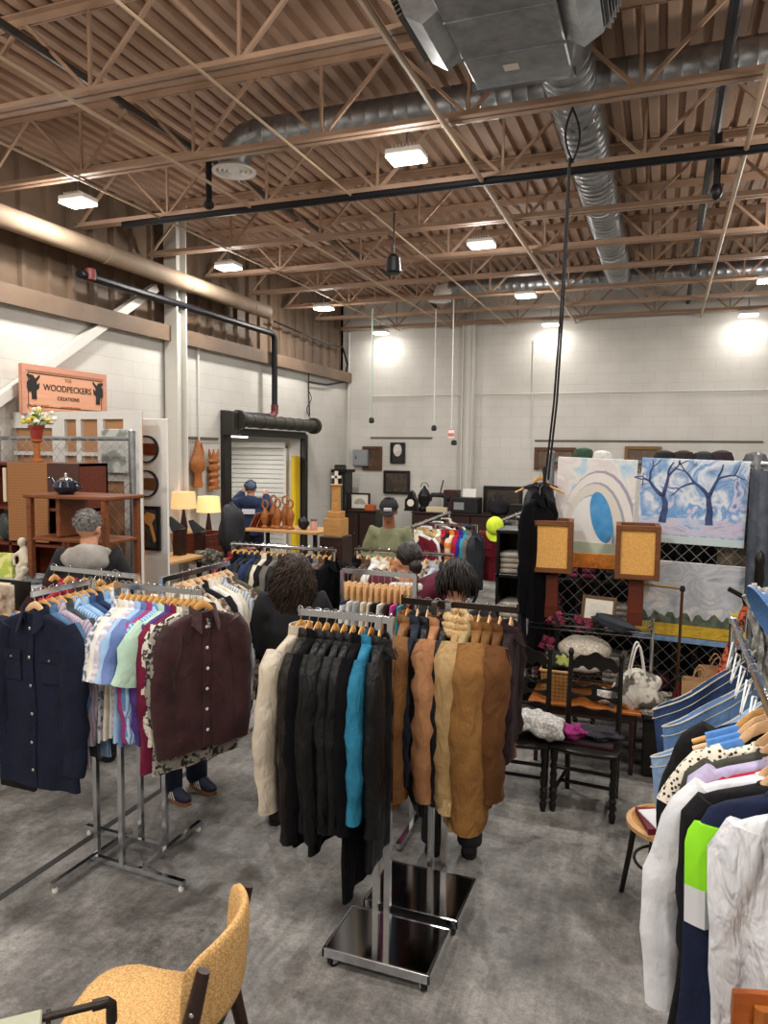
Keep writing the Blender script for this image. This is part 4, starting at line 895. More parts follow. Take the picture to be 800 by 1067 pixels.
# jeans slung from one belt loop, waistbands slanting down
jw = [('dark blue jeans with pale waistband stitching', mat('dark jeans', '34496f', .9, 0, 'denim', '24365a', 5., .3, 90., wr=1.3, spec=.25)), ('washed blue jeans', mat('washed jeans', '6f8fb8', .9, 0, 'denim', '4f6f9c', 4., .3, 90., wr=1.3, spec=.25)), ('pale bleached jeans', mat('pale jeans', '9db4d2', .9, 0, 'denim', '7b97bd', 4., .3, 90., wr=1.3, spec=.25)), ('indigo jeans', mat('indigo jeans', '232c44', .9, 0, 'denim', '171d30', 5., .3, 90., wr=1.3, spec=.25)), ('grey blue jeans', mat('grey jeans', '5a6c88', .9, 0, 'denim', '45566f', 4., .3, 90., wr=1.3, spec=.25))]
thread = mat('pale stitching', 'c9c4b4', .8)
for i, (lk, mm) in enumerate(jw):
    y = 3.45-.19*i; ln = [.4, .36, .4, .34, .36][i]; top = [1.48, 1.43, 1.38, 1.34, 1.34][i]; slope = [1.05, 1., .95, .9, .9][i]
    q = random.Random(50+i); n = 28; rings = []; st = []
    for r_ in range(9):
        u = r_/8; ring = []
        for j in range(n):
            a = 2*PI*j/n; xx = -.5*ln*(1-math.cos(a)); yy = .03*math.sin(a)*(1-.2*u)+.01*math.sin(xx*30+i+4*u)
            xx2 = xx*(1-.12*u)-.0*u
            zt = top+xx*slope*(1-.25*(-xx/ln)); zb = top-.36-.3
            ring.append((xx2, yy, zt+(zb-zt)*u))
        rings.append(ring)
    inner = [(x*.98-.004, yv*.7, z-.02) for x, yv, z in rings[0]]
    mb = MB(); mb.loft([inner]+rings, True, True)
    o = mb.build('jeans', mm, None, 60); o.location = (.4, y, 0); tag(o, f'{lk} slung from the near rail, {ORD[i]} from the scarf', 'jeans', 'jeans slung on the near garment rail')
    wb = MB(); wb.tube([(x, yv*1.08, z-.004) for x, yv, z in rings[0]], .0035, 6, None, True, 1., True); wb.build('waistband_edge', thread, o)
    wb = MB(); wb.tube([(x, yv*1.1, z-.045) for x, yv, z in rings[0]], .0018, 5, None, True, 1., True); wb.build('stitch_line', thread, o)
    q2 = MB(); q2.box((-.2, -.052, top-.2*slope-.14), (.12, .01, .13), Matrix.Translation((-.2, 0, top-.3)) @ Matrix.Rotation(-.5, 4, 'Y') @ Matrix.Translation((.2, 0, -top+.3)), .004); q2.build('patch_pocket', mm, o)
    h = hang('white', (.31, y, ZN), R(80), f'white plastic hanger holding the {lk}', 'hangers of the jeans')
# grey knitted scarf bundle and denim hat on the far end of the rail
q = MB(); sd0 = random.Random(5)
for k in range(46):
    y = 3.52+sd0.uniform(-.05, .05); pts = []; x = .43+sd0.uniform(-.06, .05); z = 1.72+sd0.uniform(-.04, .03); 
    for t in range(6): pts.append((x+.02*math.sin(t*2+k)+.015*t, y+.02*math.cos(t*1.7+k), z-.075*t))
    q.tube(pts, .011, 5)
tag(q.build('yarn_scarf', mat('grey white yarn', 'cfcdc8', .95, 0, 'noise', '6b6864', 30., .5, 60.)), 'looped grey and white yarn scarf hung over the far end of the near rail', 'scarf')
ht = thing('denim_hat', 'round blue denim sun hat on the end of the near rail', 'hat', at_y(806, 640, 3.3))
Mh = Matrix.Rotation(R(62), 4, 'Y') @ Matrix.Rotation(R(-12), 4, 'X')
hm = mat('blue hat denim', '5f86b8', .95, 0, 'tweed', '3f6496', 160., .4)
q = MB(); q.lathe([(.085, .0), (.09, .03), (.086, .08), (.06, .1), (.01, .105)], 24, Mh); q.build('crown', hm, ht); q = MB(); q.lathe([(.085, .0), (.11, -.01), (.14, -.03), (.141, -.037), (.11, -.018), (.08, -.008)], 28, Mh); q.build('brim', hm, ht)
# ================================================================== PEOPLE
skin = mat('skin', 'c48f73', .55, 0, 'noise', 'b57d62', 12., spec=.4); skin_w = mat('warm skin', 'a97455', .55, 0, 'noise', '966347', 12.)
def person(label, pos, rz, H=1.72, pose=None, top=None, topname='jacket', bottom=None, shoe=None, hair=None, hairkind='short', skinm=None, head=(0, 0), hood=None, extra=None, bulk=1., shoestripe=False, collarm=None):
    """facing local -y; pose overrides joints (metres for a 1.72 m figure)"""
    k = H/1.72
    J = dict(pelvis=(0, 0, .93), waist=(0, .0, 1.06), chest=(0, .01, 1.25), neck=(0, .015, 1.43), head=(0, -.01, 1.585), shL=(-.17, .01, 1.385), shR=(.17, .01, 1.385), elL=(-.24, .03, 1.11), elR=(.24, .03, 1.11), wrL=(-.22, -.06, .87), wrR=(.22, -.06, .87), hipL=(-.09, 0, .9), hipR=(.09, 0, .9), knL=(-.1, -.02, .49), knR=(.1, -.02, .49), anL=(-.105, .03, .09), anR=(.105, .03, .09))
    if pose: J.update(pose)
    J = {a: Vector(b_)*k for a, b_ in J.items()}
    root = thing('person', label, 'person', pos, rz)
    sk = skinm or skin; mb = MB()
    V = lambda p, o: p+Vector(o)*k
    # trunk and limbs
    mb.tube([J['pelvis']-Vector((0, 0, .05))*k, J['pelvis'], J['waist'], J['chest'], J['neck']-Vector((0, 0, .05))*k], [(.10*k, .14*k), (.11*k, .16*k), (.1*k, .135*k), (.11*k, .16*k), (.06*k, .09*k)], 14, None, True, 1., False, Vector((0, 1, 0)))
    mb.tube([J['neck']-Vector((0, 0, .06))*k, J['neck']+(J['head']-J['neck'])*.6], [.062*k, .055*k], 12)
    for s in 'LR':
        sx = -1 if s == 'L' else 1
        mb.tube([J['chest'].lerp(J['sh'+s], .4), J['sh'+s], J['sh'+s].lerp(J['el'+s], .5), J['el'+s], J['el'+s].lerp(J['wr'+s], .35), J['wr'+s]], [.06*k, .058*k, .048*k, .042*k, .042*k, .028*k], 12)
        mb.tube([J['hip'+s]+Vector((0, 0, .04))*k, J['hip'+s], J['hip'+s].lerp(J['kn'+s], .5), J['kn'+s], J['kn'+s].lerp(J['an'+s], .35), J['an'+s]], [.1*k, .092*k, .078*k, .056*k, .055*k, .036*k], 12)
        an = J['an'+s]; mb.tube([an+Vector((0, .03, -.05))*k, an+Vector((0, -.04, -.055))*k, an+Vector((0, -.15, -.068))*k], [.034*k, .036*k, .022*k], 10)
        # hand: palm, four fingers, thumb
        d = (J['wr'+s]-J['el'+s]).normalized(); side = d.cross(Vector((0, 1, 0)))
        side = side.normalized() if side.length > .2 else Vector((1, 0, 0)); nrm = side.cross(d).normalized()
        pw = J['wr'+s]; mb.tube([pw-d*.01, pw+d*.045*k, pw+d*.09*k], [(.018*k, .024*k), (.016*k, .04*k), (.013*k, .038*k)], 10, None, True, 1., False, nrm)
        for f, ln in enumerate((.07, .08, .076, .06)):
            b0 = pw+d*.085*k+side*((f-1.5)*.02*k); c1 = b0+d*ln*.5*k-nrm*.008*k; c2 = b0+d*ln*.85*k-nrm*.03*k
            mb.tube([b0-d*.02*k, b0, c1, c2], [.0105*k, .0105*k, .0095*k, .008*k], 8)
        t0 = pw+d*.03*k-side*sx*.03*k; mb.tube([pw+d*.02*k, t0, t0+d*.03*k-side*sx*.018*k-nrm*.012*k, t0+d*.055*k-side*sx*.018*k-nrm*.03*k], [.014*k, .013*k, .011*k, .009*k], 8)
    # head
    Mh = Matrix.Translation(J['head']) @ Matrix.Rotation(R(head[0]), 4, 'Z') @ Matrix.Rotation(R(head[1]), 4, 'X') @ Matrix.Scale(k, 4)
    mb.ell((0, .012, .03), (.074, .092, .095), 20, 14, Mh); mb.ell((0, -.022, -.035), (.056, .062, .075), 16, 10, Mh)
    mb.ell((0, -.03, -.085), (.035, .038, .03), 12, 8, Mh); mb.tube([(0, -.078, .025), (0, -.096, -.008), (0, -.107, -.022), (0, -.084, -.032)], [.009, .011, .015, .011], 8, Mh)
    mb.ell((0, -.074, .03), (.055, .014, .012), 12, 8, Mh)
    for s in (-1, 1):
        mb.ell((s*.076, .012, -.002), (.01, .02, .032), 10, 8, Mh); mb.ell((s*.04, -.055, -.02), (.02, .02, .018), 8, 6, Mh)
    mb.ell((0, -.082, -.055), (.024, .012, .007), 10, 6, Mh); mb.ell((0, -.08, -.066), (.02, .012, .007), 10, 6, Mh)
    solidify_voxel(mb, 'body', .0115, sk, root, 3)
    ew = mat('eye white', 'e4ded8', .3); ed = mat('dark iris', '2a1c14', .2)
    for s in (-1, 1):
        q = MB(); q.ell((s*.032, -.072, .012), (.013, .012, .009), 10, 8, Mh); e = q.build('eye', ew, root); q = MB(); q.ell((s*.032, -.0815, .012), (.0055, .004, .006), 8, 6, Mh); q.build('iris', ed, e)
    # clothes
    c = MB(); g = .022*bulk
    if top:
        c.tube([J['pelvis']-Vector((0, 0, .02))*k, J['pelvis'], J['waist'], J['chest'], J['chest'].lerp(J['neck'], .6), J['neck']-Vector((0, 0, .01))*k], [(.13*k+g, .17*k+g), (.125*k+g, .168*k+g), (.115*k+g, .155*k+g), (.12*k+g, .17*k+g), (.095*k+g, .13*k+g), (.065*k, .075*k)], 16, None, True, 1., False, Vector((0, 1, 0)))
        for s in 'LR':
            c.tube([J['chest'].lerp(J['sh'+s], .3), J['sh'+s], J['sh'+s].lerp(J['el'+s], .5), J['el'+s], J['el'+s].lerp(J['wr'+s], .4), J['wr'+s].lerp(J['el'+s], .06)], [.085*k+g*.6, .068*k+g, .058*k+g, .054*k+g, .05*k+g, .036*k+g*.7], 12)
            # sleeve wrinkles
            for w in range(3):
                p = J['el'+s].lerp(J['sh'+s], .06*w); c.ell(p, (.062*k+g, .062*k+g, .012), 12, 6)
        solidify_voxel(c, topname, .014, top, root, 4)
    if collarm:
        q = MB(); n = J['neck']; q.tube([n+Vector((.075*math.cos(a_*PI/8), .065*math.sin(a_*PI/8)+.01, -.005+.02*math.sin(a_*PI/8)))*k for a_ in range(16)], .024*k, 8, None, True, 1., True); q.build('collar', collarm, root)
    if bottom:
        c = MB(); c.tube([J['waist']-Vector((0, 0, .02))*k, J['pelvis'], J['pelvis']-Vector((0, 0, .06))*k], [(.11*k, .15*k), (.125*k, .17*k), (.115*k, .165*k)], 14, None, True, 1., False, Vector((0, 1, 0)))
        for s in 'LR':
            c.tube([J['hip'+s]+Vector((0, 0, .03))*k, J['hip'+s].lerp(J['kn'+s], .5), J['kn'+s], J['kn'+s].lerp(J['an'+s], .5), J['an'+s]-Vector((0, 0, .03))*k], [.108*k, .094*k, .078*k, .074*k, .075*k], 14)
        solidify_voxel(c, 'trousers', .015, bottom, root, 4)
    for s in 'LR':
        an = J['an'+s]; q = MB(); so = shoe or blackp
        z = lambda v: v*k
        q.loft([[(an.x+x*k, an.y+yv*k, max(0.012, an.z+zv*k)) for x, yv, zv in rg] for rg in (
            [(.036*math.cos(t*PI/6), .055+.0*t, -.035+.045*math.sin(t*PI/6)) for t in range(12)],
            [(.042*math.cos(t*PI/6), .03, -.025+.055*math.sin(t*PI/6)) for t in range(12)],
            [(.044*math.cos(t*PI/6), -.03, -.03+.05*math.sin(t*PI/6)) for t in range(12)],
            [(.047*math.cos(t*PI/6), -.1, -.045+.032*math.sin(t*PI/6)) for t in range(12)],
            [(.043*math.cos(t*PI/6), -.16, -.055+.022*math.sin(t*PI/6)) for t in range(12)],
            [(.024*math.cos(t*PI/6), -.19, -.06+.012*math.sin(t*PI/6)) for t in range(12)])])
        sh = q.build('shoe', so, root, 60)
        q = MB(); q.loft([[(an.x+.9*x*k, an.y+yv*k, zz) for x, yv in ((-.02, .062), (.02, .062), (.045, .03), (.046, -.04), (.053, -.1), (.045, -.165), (.02, -.195), (-.02, -.195), (-.045, -.165), (-.053, -.1), (-.046, -.04), (-.045, .03))] for zz in (.0, .022)]); q.build('sole', mat('gum sole', '9a6a45', .7) if shoestripe else blackp, sh)
        if shoestripe:
            for j in range(3):
                for e in (-1, 1):
                    q = MB(); y0 = an.y+(-.035-.027*j)*k; q.tube([(an.x+e*.046*k, y0+.018, .075), (an.x+e*.0495*k, y0, .05), (an.x+e*.05*k, y0-.016, .028)], [(.0055, .004)]*3, 6); q.build('side_stripe', whitep, sh)
    # hair
    if hair:
        q = MB(); hr = random.Random(int(abs(pos[0]*100)))
        if hairkind == 'short':
            q.ell((0, .022, .045), (.082, .092, .09), 20, 12, Mh)
            for i in range(420):
                a = hr.uniform(0, 2*PI); t = hr.uniform(-.15, PI/2); d = Vector((math.cos(t)*math.cos(a), math.cos(t)*math.sin(a), math.sin(t)))
                if d.y < -.55 and d.z < .55: continue
                p = Vector((d.x*.08, .02+d.y*.09, .045+d.z*.088)); tn = Vector((hr.uniform(-.5, .5), hr.uniform(-.2, .6), hr.uniform(-.9, .1)))
                q.tube([p*.97, p+d*.008+tn*.012, p+d*.007+tn*.03], [.0042, .0038, .001], 4, Mh)
        elif hairkind == 'long':
            q.ell((0, .025, .04), (.09, .1, .095), 20, 12, Mh)
            for i in range(900):
                a = hr.uniform(-.35, PI+.35); t = hr.uniform(-.2, PI/2); d = Vector((math.cos(t)*math.cos(a), math.cos(t)*math.sin(a), math.sin(t)))
                p = Vector((d.x*.088, .02+d.y*.1, .04+d.z*.092)); ln = hr.uniform(.3, .56); pts = []; cp = hr.uniform(0, 6.28); cr = hr.uniform(.008, .026)
                ox = Vector((d.x, max(-.1, d.y), 0)); 
                for w in range(9):
                    u = w/8; pts.append(p+ox*(.045*math.sin(min(1, u*2)*PI/2))+Vector((cr*math.sin(cp+u*16), cr*math.cos(cp+u*16), -ln*u*u*.4-ln*.6*u)))
                q.tube(pts, [.0035, .004, .0045, .0045, .004, .004, .003, .0025, .001], 4, Mh)
        elif hairkind == 'bob':
            q.ell((0, .02, .035), (.09, .1, .098), 20, 12, Mh)
            for i in range(420):
                a = hr.uniform(-.5, PI+.5); t = hr.uniform(-.1, PI/2); d = Vector((math.cos(t)*math.cos(a), math.cos(t)*math.sin(a), math.sin(t)))
                p = Vector((d.x*.088, .02+d.y*.1, .04+d.z*.094)); ox = Vector((d.x, d.y, 0)); ln = hr.uniform(.08, .17)
                q.tube([p+ox*(.035*math.sin(u*PI))+Vector((0, 0, -ln*u)) for u in (0, .25, .5, .75, 1)], [.0045, .005, .0045, .004, .001], 4, Mh)
        elif hairkind == 'bun':
            q.ell((0, .022, .042), (.082, .092, .09), 20, 12, Mh); q.blob((0, .1, -.03), (.045, .045, .05), .08, 4, 14, 10, 2, Mh)
            for i in range(160):
                a = hr.uniform(-.4, PI+.4); t = hr.uniform(0, PI/2); d = Vector((math.cos(t)*math.cos(a), math.cos(t)*math.sin(a), math.sin(t)))
                p = Vector((d.x*.083, .02+d.y*.093, .042+d.z*.091)); e = Vector((0, .1, -.02)); q.tube([p, p.lerp(e, .4)+d*.02, p.lerp(e, .8)+d*.008], [.004, .004, .002], 4, Mh)
        o = q.build('hair', hair, root, 180)
    if hood:
        q = MB(); n = J['neck']; q.blob(n+Vector((0, .085, -.03))*k, (.15*k, .075*k, .1*k), .06, 3, 20, 12, 4); q.tube([n+Vector((.115*math.cos(a_*PI/10), .09*math.sin(a_*PI/10)+.02, .0+.02*math.sin(a_*PI/10)))*k for a_ in range(20)], .035*k, 8, None, True, 1., True); q.build('hood', hood, root, 180)
    if extra: extra(root, J, Mh, k)
    return root
hair_dk = mat('dark brown hair', '0d0908', .55, 0, 'noise', '1d1410', 40., spec=.25); hair_gr = mat('grey hair', '85817d', .6, 0, 'noise', '4a4644', 60.); hair_br = mat('brown hair', '1e1512', .5, 0, 'noise', '18100d', 40.)
jeans_m = mat('person jeans', '1d2740', .9, 0, 'denim', '131b2e', 5., .3, 90.); blk_tr = mat('black trousers', '17171a', .9)
def ground(px, py, d): p = at_d(px, py, d); return (p.x, p.y, 0)
# grey haired man by the shelving
person('grey haired person in a dark jacket with pale grey hood before the wooden stand', ground(92, 525, 5.35), R(212), 1.86, dict(elL=(-.24, -.06, 1.12), wrL=(-.14, -.26, 1.08), elR=(.25, -.04, 1.12), wrR=(.16, -.25, 1.05)), mat('dark jacket', '1b1b1f', .85, 0, 'noise', '111114', 6., .3, 60.), 'jacket', blk_tr, None, hair_gr, 'short', None, (-20, 4), mat('pale grey hood', 'a09c96', .9, 0, 'noise', '857f79', 9., .4, 50.), None, 1.3)
# long haired person in black behind the leather rack
person('person with long dark curly hair in a black coat between the front racks', ground(305, 578, 4.5), R(205), 1.69, dict(elL=(-.25, -.05, 1.1), wrL=(-.13, -.27, 1.08), elR=(.26, -.02, 1.1), wrR=(.14, -.26, 1.05)), mat('black coat', '131316', .9, 0, 'noise', '0c0c0f', 6., .3, 60.), 'coat', blk_tr, None, mat('long brown hair', '19110d', .5, 0, 'noise', '3d2c22', 30., spec=.35), 'long', None, (12, -8), None, None, 1.5)
def tote(root, J, Mh, k):
    q = MB(); n = J['neck']; q.tube([n+Vector((.1*math.cos(a_*PI/10), .085*math.sin(a_*PI/10)+.02, -.005+.02*math.sin(a_*PI/10)))*k for a_ in range(20)], .03*k, 8, None, True, 1., True); q.build('scarf', mat('white scarf', 'd9d6d0', .9, 0, 'noise', 'c2beb7', 9., .3, 60.), root)
person('person in a maroon jacket and white scarf with hair in a bun', ground(425, 560, 4.75), R(192), 1.73, dict(chest=(0, .02, 1.32), shL=(-.19, .01, 1.455), shR=(.19, .01, 1.455), elL=(-.27, -.04, 1.16), wrL=(-.12, -.3, 1.14), elR=(.27, -.06, 1.16), wrR=(.14, -.3, 1.28)), mat('maroon jacket', '5b1a2e', .85, 0, 'noise', '451322', 6., .3, 60.), 'jacket', jeans_m, None, hair_br, 'bun', None, (35, 8), None, tote, 1.3)
person('person with a dark brown bob in a black jacket behind the tan jackets', ground(476, 583, 4.15), R(194), 1.71, dict(elL=(-.25, -.05, 1.1), wrL=(-.12, -.27, 1.08), elR=(.25, -.05, 1.1), wrR=(.12, -.27, 1.08)), mat('black jacket', '17171a', .9, 0, 'noise', '0e0e11', 6., .3, 60.), 'jacket', blk_tr, None, hair_dk, 'bob', None, (5, 14), None, None, 1.2)
def cap_phone(root, J, Mh, k):
    q = MB(); q.ell((0, .012, .065), (.088, .1, .07), 20, 10, Mh); q.loft([[(x, y, z+dz) for x, y, z in ((-.07, -.07, .055), (-.05, -.14, .04), (0, -.165, .036), (.05, -.14, .04), (.07, -.07, .055), (0, -.06, .065))] for dz in (0, .01)], True, True, Mh)
    c = q.build('cap', mat('black cap', '16161a', .8), root); MB().box((0, -.093, .075), (.075, .012, .032), Mh, .003).build('cap_patch', mat('pale cap patch', 'd8d6d2', .7), c)
    c2 = (J['wrL']+J['wrR'])/2+Vector((0, -.1, .03)); q = MB(); q.box(c2, (.075, .15, .01), Matrix.Translation(c2) @ Matrix.Rotation(.5, 4, 'X') @ Matrix.Translation(-c2), .004)
    o = q.build('mobile_phone', blackp); o.matrix_world = Matrix.Translation(root.location) @ Matrix.Rotation(root.rotation_euler.z, 4, 'Z'); tag(o, 'dark phone held by the person in the black cap', 'phone')
person('person in an olive shirt and black cap looking down at a phone', ground(406, 520, 7.7), R(14), 1.84, dict(neck=(0, 0, 1.43), head=(0, -.06, 1.57), shL=(-.165, .0, 1.37), shR=(.165, .0, 1.37), elL=(-.235, .02, 1.1), wrL=(-.06, -.25, 1.1), elR=(.235, .02, 1.1), wrR=(.05, -.26, 1.1)), mat('olive shirt', '7f8262', .85, 0, 'noise', '6a6d50', 6., .3, 60.), 'shirt', blk_tr, None, hair_dk, 'short', skin_w, (0, 24), None, cap_phone, .45)
def backprint(root, J, Mh, k):
    p = J['chest']; MB().box((p.x, p.y+.16*k, p.z+.02), (.2, .02, .08), None, .006).build('back_print', mat('white back print', 'cfd4dc', .7), root)
    q = MB(); q.ell((0, .02, .05), (.088, .1, .085), 16, 10, Mh); q.build('headband', mat('blue cap', '56657f', .8), root)
person('person in a navy hoodie with white back print in the dock doorway', ground(261, 500, 11.5), R(200), 1.84, dict(elL=(-.26, -.12, 1.3), wrL=(-.16, -.34, 1.48), elR=(.28, -.14, 1.34), wrR=(.18, -.36, 1.52)), mat('navy hoodie', '27365a', .9, 0, 'noise', '1c2844', 6., .3, 60.), 'hoodie', jeans_m, None, hair_br, 'short', None, (0, 0), mat('navy hood', '22304f', .9), backprint, 1.4)
# person bent over behind the plum shirt: only the near leg and striped trainer show
ps = at_z(190, 836, 0)
person('person in navy jeans and white striped trainers bent behind the plum shirt', (ps.x-.05, ps.y+.12, 0), R(72), 1.68, dict(pelvis=(0, .12, .86), waist=(0, .0, .98), chest=(0, -.2, 1.06), neck=(0, -.36, 1.1), head=(0, -.47, 1.12), shL=(-.17, -.3, 1.06), shR=(.17, -.3, 1.06), elL=(-.22, -.34, .8), elR=(.22, -.34, .8), wrL=(-.15, -.42, .62), wrR=(.15, -.42, .62), hipL=(-.09, .12, .84), hipR=(.09, .12, .84), knL=(-.1, .02, .47), knR=(.1, .02, .47)), mat('dark green top', '3d4a3f', .9), 'top', jeans_m, mat('navy trainer', '1f2640', .7), hair_br, 'short', None, (0, 60), None, None, 1., True)
# ================================================================== FENCES
wire = mat('galvanised wire', 'aeb0b2', .35, .85)
def chain_fence(label, x0, x1, y, z0, z1, posts, pitch=.075, railz=None):
    r = thing('chain_link_fence', label, 'fence', ((x0+x1)/2, y, 0)); cx = (x0+x1)/2
    q = MB(); st = pitch*math.sqrt(2); W = x1-x0; Hh = z1-z0
    n = int((W+Hh)/st)+1
    for i in range(n):
        s0 = i*st
        a0 = max(0, s0-Hh); a1 = min(W, s0)
        if a1-a0 < .02: continue
        for sg in (0, 1):
            pa = (a0, s0-a0); pb = (a1, s0-a1)
            if sg: pa = (W-a0, s0-a0); pb = (W-a1, s0-a1)
            q.tube([(x0-cx+pa[0], .003*(2*sg-1), z0+pa[1]), (x0-cx+pb[0], .003*(2*sg-1), z0+pb[1])], .0022, 4)
    q.build('wire_mesh', wire, r, 0)
    for px in posts: MB().tube([(px-cx, .03, 0), (px-cx, .03, z1+.05)], .03, 12).build('post', steel, r); MB().lathe([(.034, 0), (.034, .02), (.01, .04)], 12, Matrix.Translation((px-cx, .03, z1+.05))).build('post_cap', steel, r)
    q = MB(); q.tube([(x0-cx, .03, railz or z1), (x1-cx, .03, railz or z1)], .02, 10); q.build('top_rail', steel, r)
    return r
FY = 6.1
fx0, fx1 = at_y(570, 600, FY).x, 1.6
chain_fence('chain link fence hung with three paintings behind the lamps', fx0, fx1, FY, .1, 2.24, (fx0, at_y(783, 600, FY).x))
# paintings on the fence (generic pictures of the same size and colours)
def painting(label, name, cols, x0p, y0p, x1p, y1p, y, builder, tilt=0, cat='painting'):
    a = at_y(x0p, y0p, y); bq = at_y(x1p, y1p, y); w = bq.x-a.x; h = a.z-bq.z; c = Vector(((a.x+bq.x)/2, y, (a.z+bq.z)/2))
    r = thing(name, label, cat, c); r.rotation_euler = (0, tilt, 0)
    builder(r, w, h); return r, w, h
def paintmat(name, cols, scale, dist, stretch=(1, 1, 1), bands=None):
    m = bpy.data.materials.new(name); MATS[name] = m; m.use_nodes = True; nt = m.node_tree; N = nt.nodes; L = nt.links; b = N['Principled BSDF']; b.inputs['Roughness'].default_value = .5
    tc = N.new('ShaderNodeTexCoord'); mp = N.new('ShaderNodeMapping'); mp.inputs['Scale'].default_value = stretch; L.new(tc.outputs['Object'], mp.inputs[0])
    n = N.new('ShaderNodeTexNoise'); n.inputs['Scale'].default_value = scale; n.inputs['Detail'].default_value = 6; n.inputs['Distortion'].default_value = dist; L.new(mp.outputs[0], n.inputs['Vector'])
    r = N.new('ShaderNodeValToRGB'); e = r.color_ramp.elements
    while len(e) < len(cols): e.new(.5)
    for k, c in enumerate(cols): e[k].position = .28+.46*k/(len(cols)-1); e[k].color = lin(c)
    L.new(n.outputs[0], r.inputs[0]); L.new(r.outputs[0], b.inputs['Base Color']); return m
def slab(r, name, w, h, m, y=0., d=.02, cx=0., cz=0.): return MB().box((cx, y, cz), (w, d, h), None, .003).build(name, m, r, 0)
# 1: abstract pale swirl
def b1(r, w, h):
    slab(r, 'canvas', w, h, paintmat('blue swirl paint', ['5b9fd0', 'a9c9e0', 'e4e0da', 'd8cfcf', 'eeeae4', '7fb2da'], 1.7, 2.2))
    rings = [('mauve line', 'a9a0b4', .52, .80, .004), ('pale band', 'e6e2dc', .50, .775, .03), ('grey line', 'a5a7b4', .42, .68, .004), ('cream band', 'ddd6cc', .405, .66, .03), ('blue grey line', '8fb0cc', .31, .55, .004), ('white band', 'e8e8e6', .295, .53, .04)]
    yy = -.0105
    for k, (nm, c, rx, rz_, t) in enumerate(rings):
        q = MB(); n = 30; P = [((.06-.02*k+rx*math.cos(2*PI*j/n))*w, (-.42+rz_*math.sin(2*PI*j/n))*h) for j in range(n)]
        lim = lambda v, a: max(-a, min(a, v))
        q.prism([(lim(x, w*.49), lim(z, h*.49)) for x, z in P], yy-.0012*(k+1), yy-.0012*k); q.build('paint_band', mat(nm, c, .6), r, 0)
    q = MB(); n = 26; q.prism([((.1+.135*math.cos(2*PI*j/n)-.07*math.sin(2*PI*j/n))*w, (-.1+.26*math.sin(2*PI*j/n))*h) for j in range(n)], yy-.009, yy-.0072); q.build('blue_shape', mat('cobalt paint', '3585c4', .5, 0, 'noise', '5aa4d8', 8.), r, 0)
    MB().box((0, -.0195, -h*.43), (w*.995, .004, h*.13)).build('caption_band', mat('pale green band', 'b9c4ae', .6, 0, 'noise', 'a9b7a6', 8.), r, 0)
painting('tall blue and cream abstract painting hung at the coat end of the chain link fence', 'abstract_painting', None, 580, 477, 659, 581, FY-.03, b1, R(2))
def b2(r, w, h):
    slab(r, 'canvas', w, h, paintmat('blue landscape paint', ['2f5f98', '9db8d8', 'e2e4ea', '5f96cc', 'd5cfe0', '3f6ea8'], 5., 1.2))
    q = MB(); q.box((0, -.011, -h*.455), (w*.995, .004, h*.09)); q.build('caption_band', mat('pale caption band', 'c4d4d6', .6), r, 0)
    MB().box((0, -.0115, -h*.3), (w*.99, .003, h*.2)).build('painted_ground', paintmat('blue ground paint', ['4f8cc2', 'b8c6dc', 'cdbfd0', '6f9fcc', 'd9d4e0'], 5., .8, (1, 1, 3)), r, 0)
    dkb = mat('dark blue paint line', '27365c', .6, 0, 'noise', '46598a', 20.)
    br = random.Random(12)
    for bx, h0 in ((-.27, .42), (.17, .5)):
        q = MB()
        def limb(x, z, a, ln, rr, dep):
            pts = [(x, -.014, z)]
            for s in range(4): a += br.uniform(-.3, .3); x += math.sin(a)*ln/4; z += math.cos(a)*ln/4; pts.append((max(-w*.48, min(w*.48, x)), -.014, min(h*.48, z)))
            q.tube(pts, [(rr, .002), (rr*.9, .002), (rr*.8, .002), (rr*.7, .002), (rr*.55, .002)], 6, None, True, 1., False, Vector((1, 0, 0)))
            if dep and z < h*.45:
                for sgn in (-1, 1): limb(x, z, a+sgn*br.uniform(.35, .8), ln*.75, rr*.55, dep-1)
        limb(bx*w, -h*.26, br.uniform(-.2, .2), h*.32, .028, 3); q.build('painted_tree', dkb, r, 0)
painting('wide blue landscape painting of bare trees on the chain link fence', 'landscape_painting', None, 668, 478, 776, 570, FY-.03, b2, R(1.5))
def b3(r, w, h):
    slab(r, 'canvas', w, h, paintmat('grey sky paint', ['8f98a6', 'c6c8cc', 'a8aeb8', 'd6d2cc', '9aa6b4'], 4., 1.5, (1, 1, 1.6)))
    MB().box((0, -.011, -h*.33), (w*.99, .004, h*.2)).build('painted_field', paintmat('yellow field paint', ['a8861f', 'd9b63a', 'c49a22', 'e0c45c'], 9., .6, (1, 1, 3)), r, 0)
    MB().box((0, -.011, -h*.46), (w*.99, .004, h*.075)).build('caption_band', mat('blue lower band', '6f8db4', .6, 0, 'noise', '8fa9c8', 20.), r, 0)
    q = MB(); n = 40; br = random.Random(3); q.prism([(-w*.49+w*.98*i/n, -h*.24+abs(math.sin(i*.6))*h*.09+br.uniform(0, .03)) for i in range(n+1)]+[(w*.49, -h*.27), (-w*.49, -h*.27)], -.0155, -.0135); q.build('painted_hedge', mat('dark green paint', '3f4a3c', .6, 0, 'noise', '6a745e', 20.), r, 0)
painting('grey sky and yellow field painting low on the chain link fence', 'landscape_painting', None, 663, 583, 777, 676, FY-.03, b3, R(1.5))
def b4(r, w, h): slab(r, 'canvas', w, h, paintmat('orange paint', ['8a3f14', 'd98a2c', 'b8641e', 'e8b04a'], 6., 1.))
painting('orange painting peeping below the abstract painting', 'small_painting', None, 590, 575, 648, 594, FY-.045, b4)
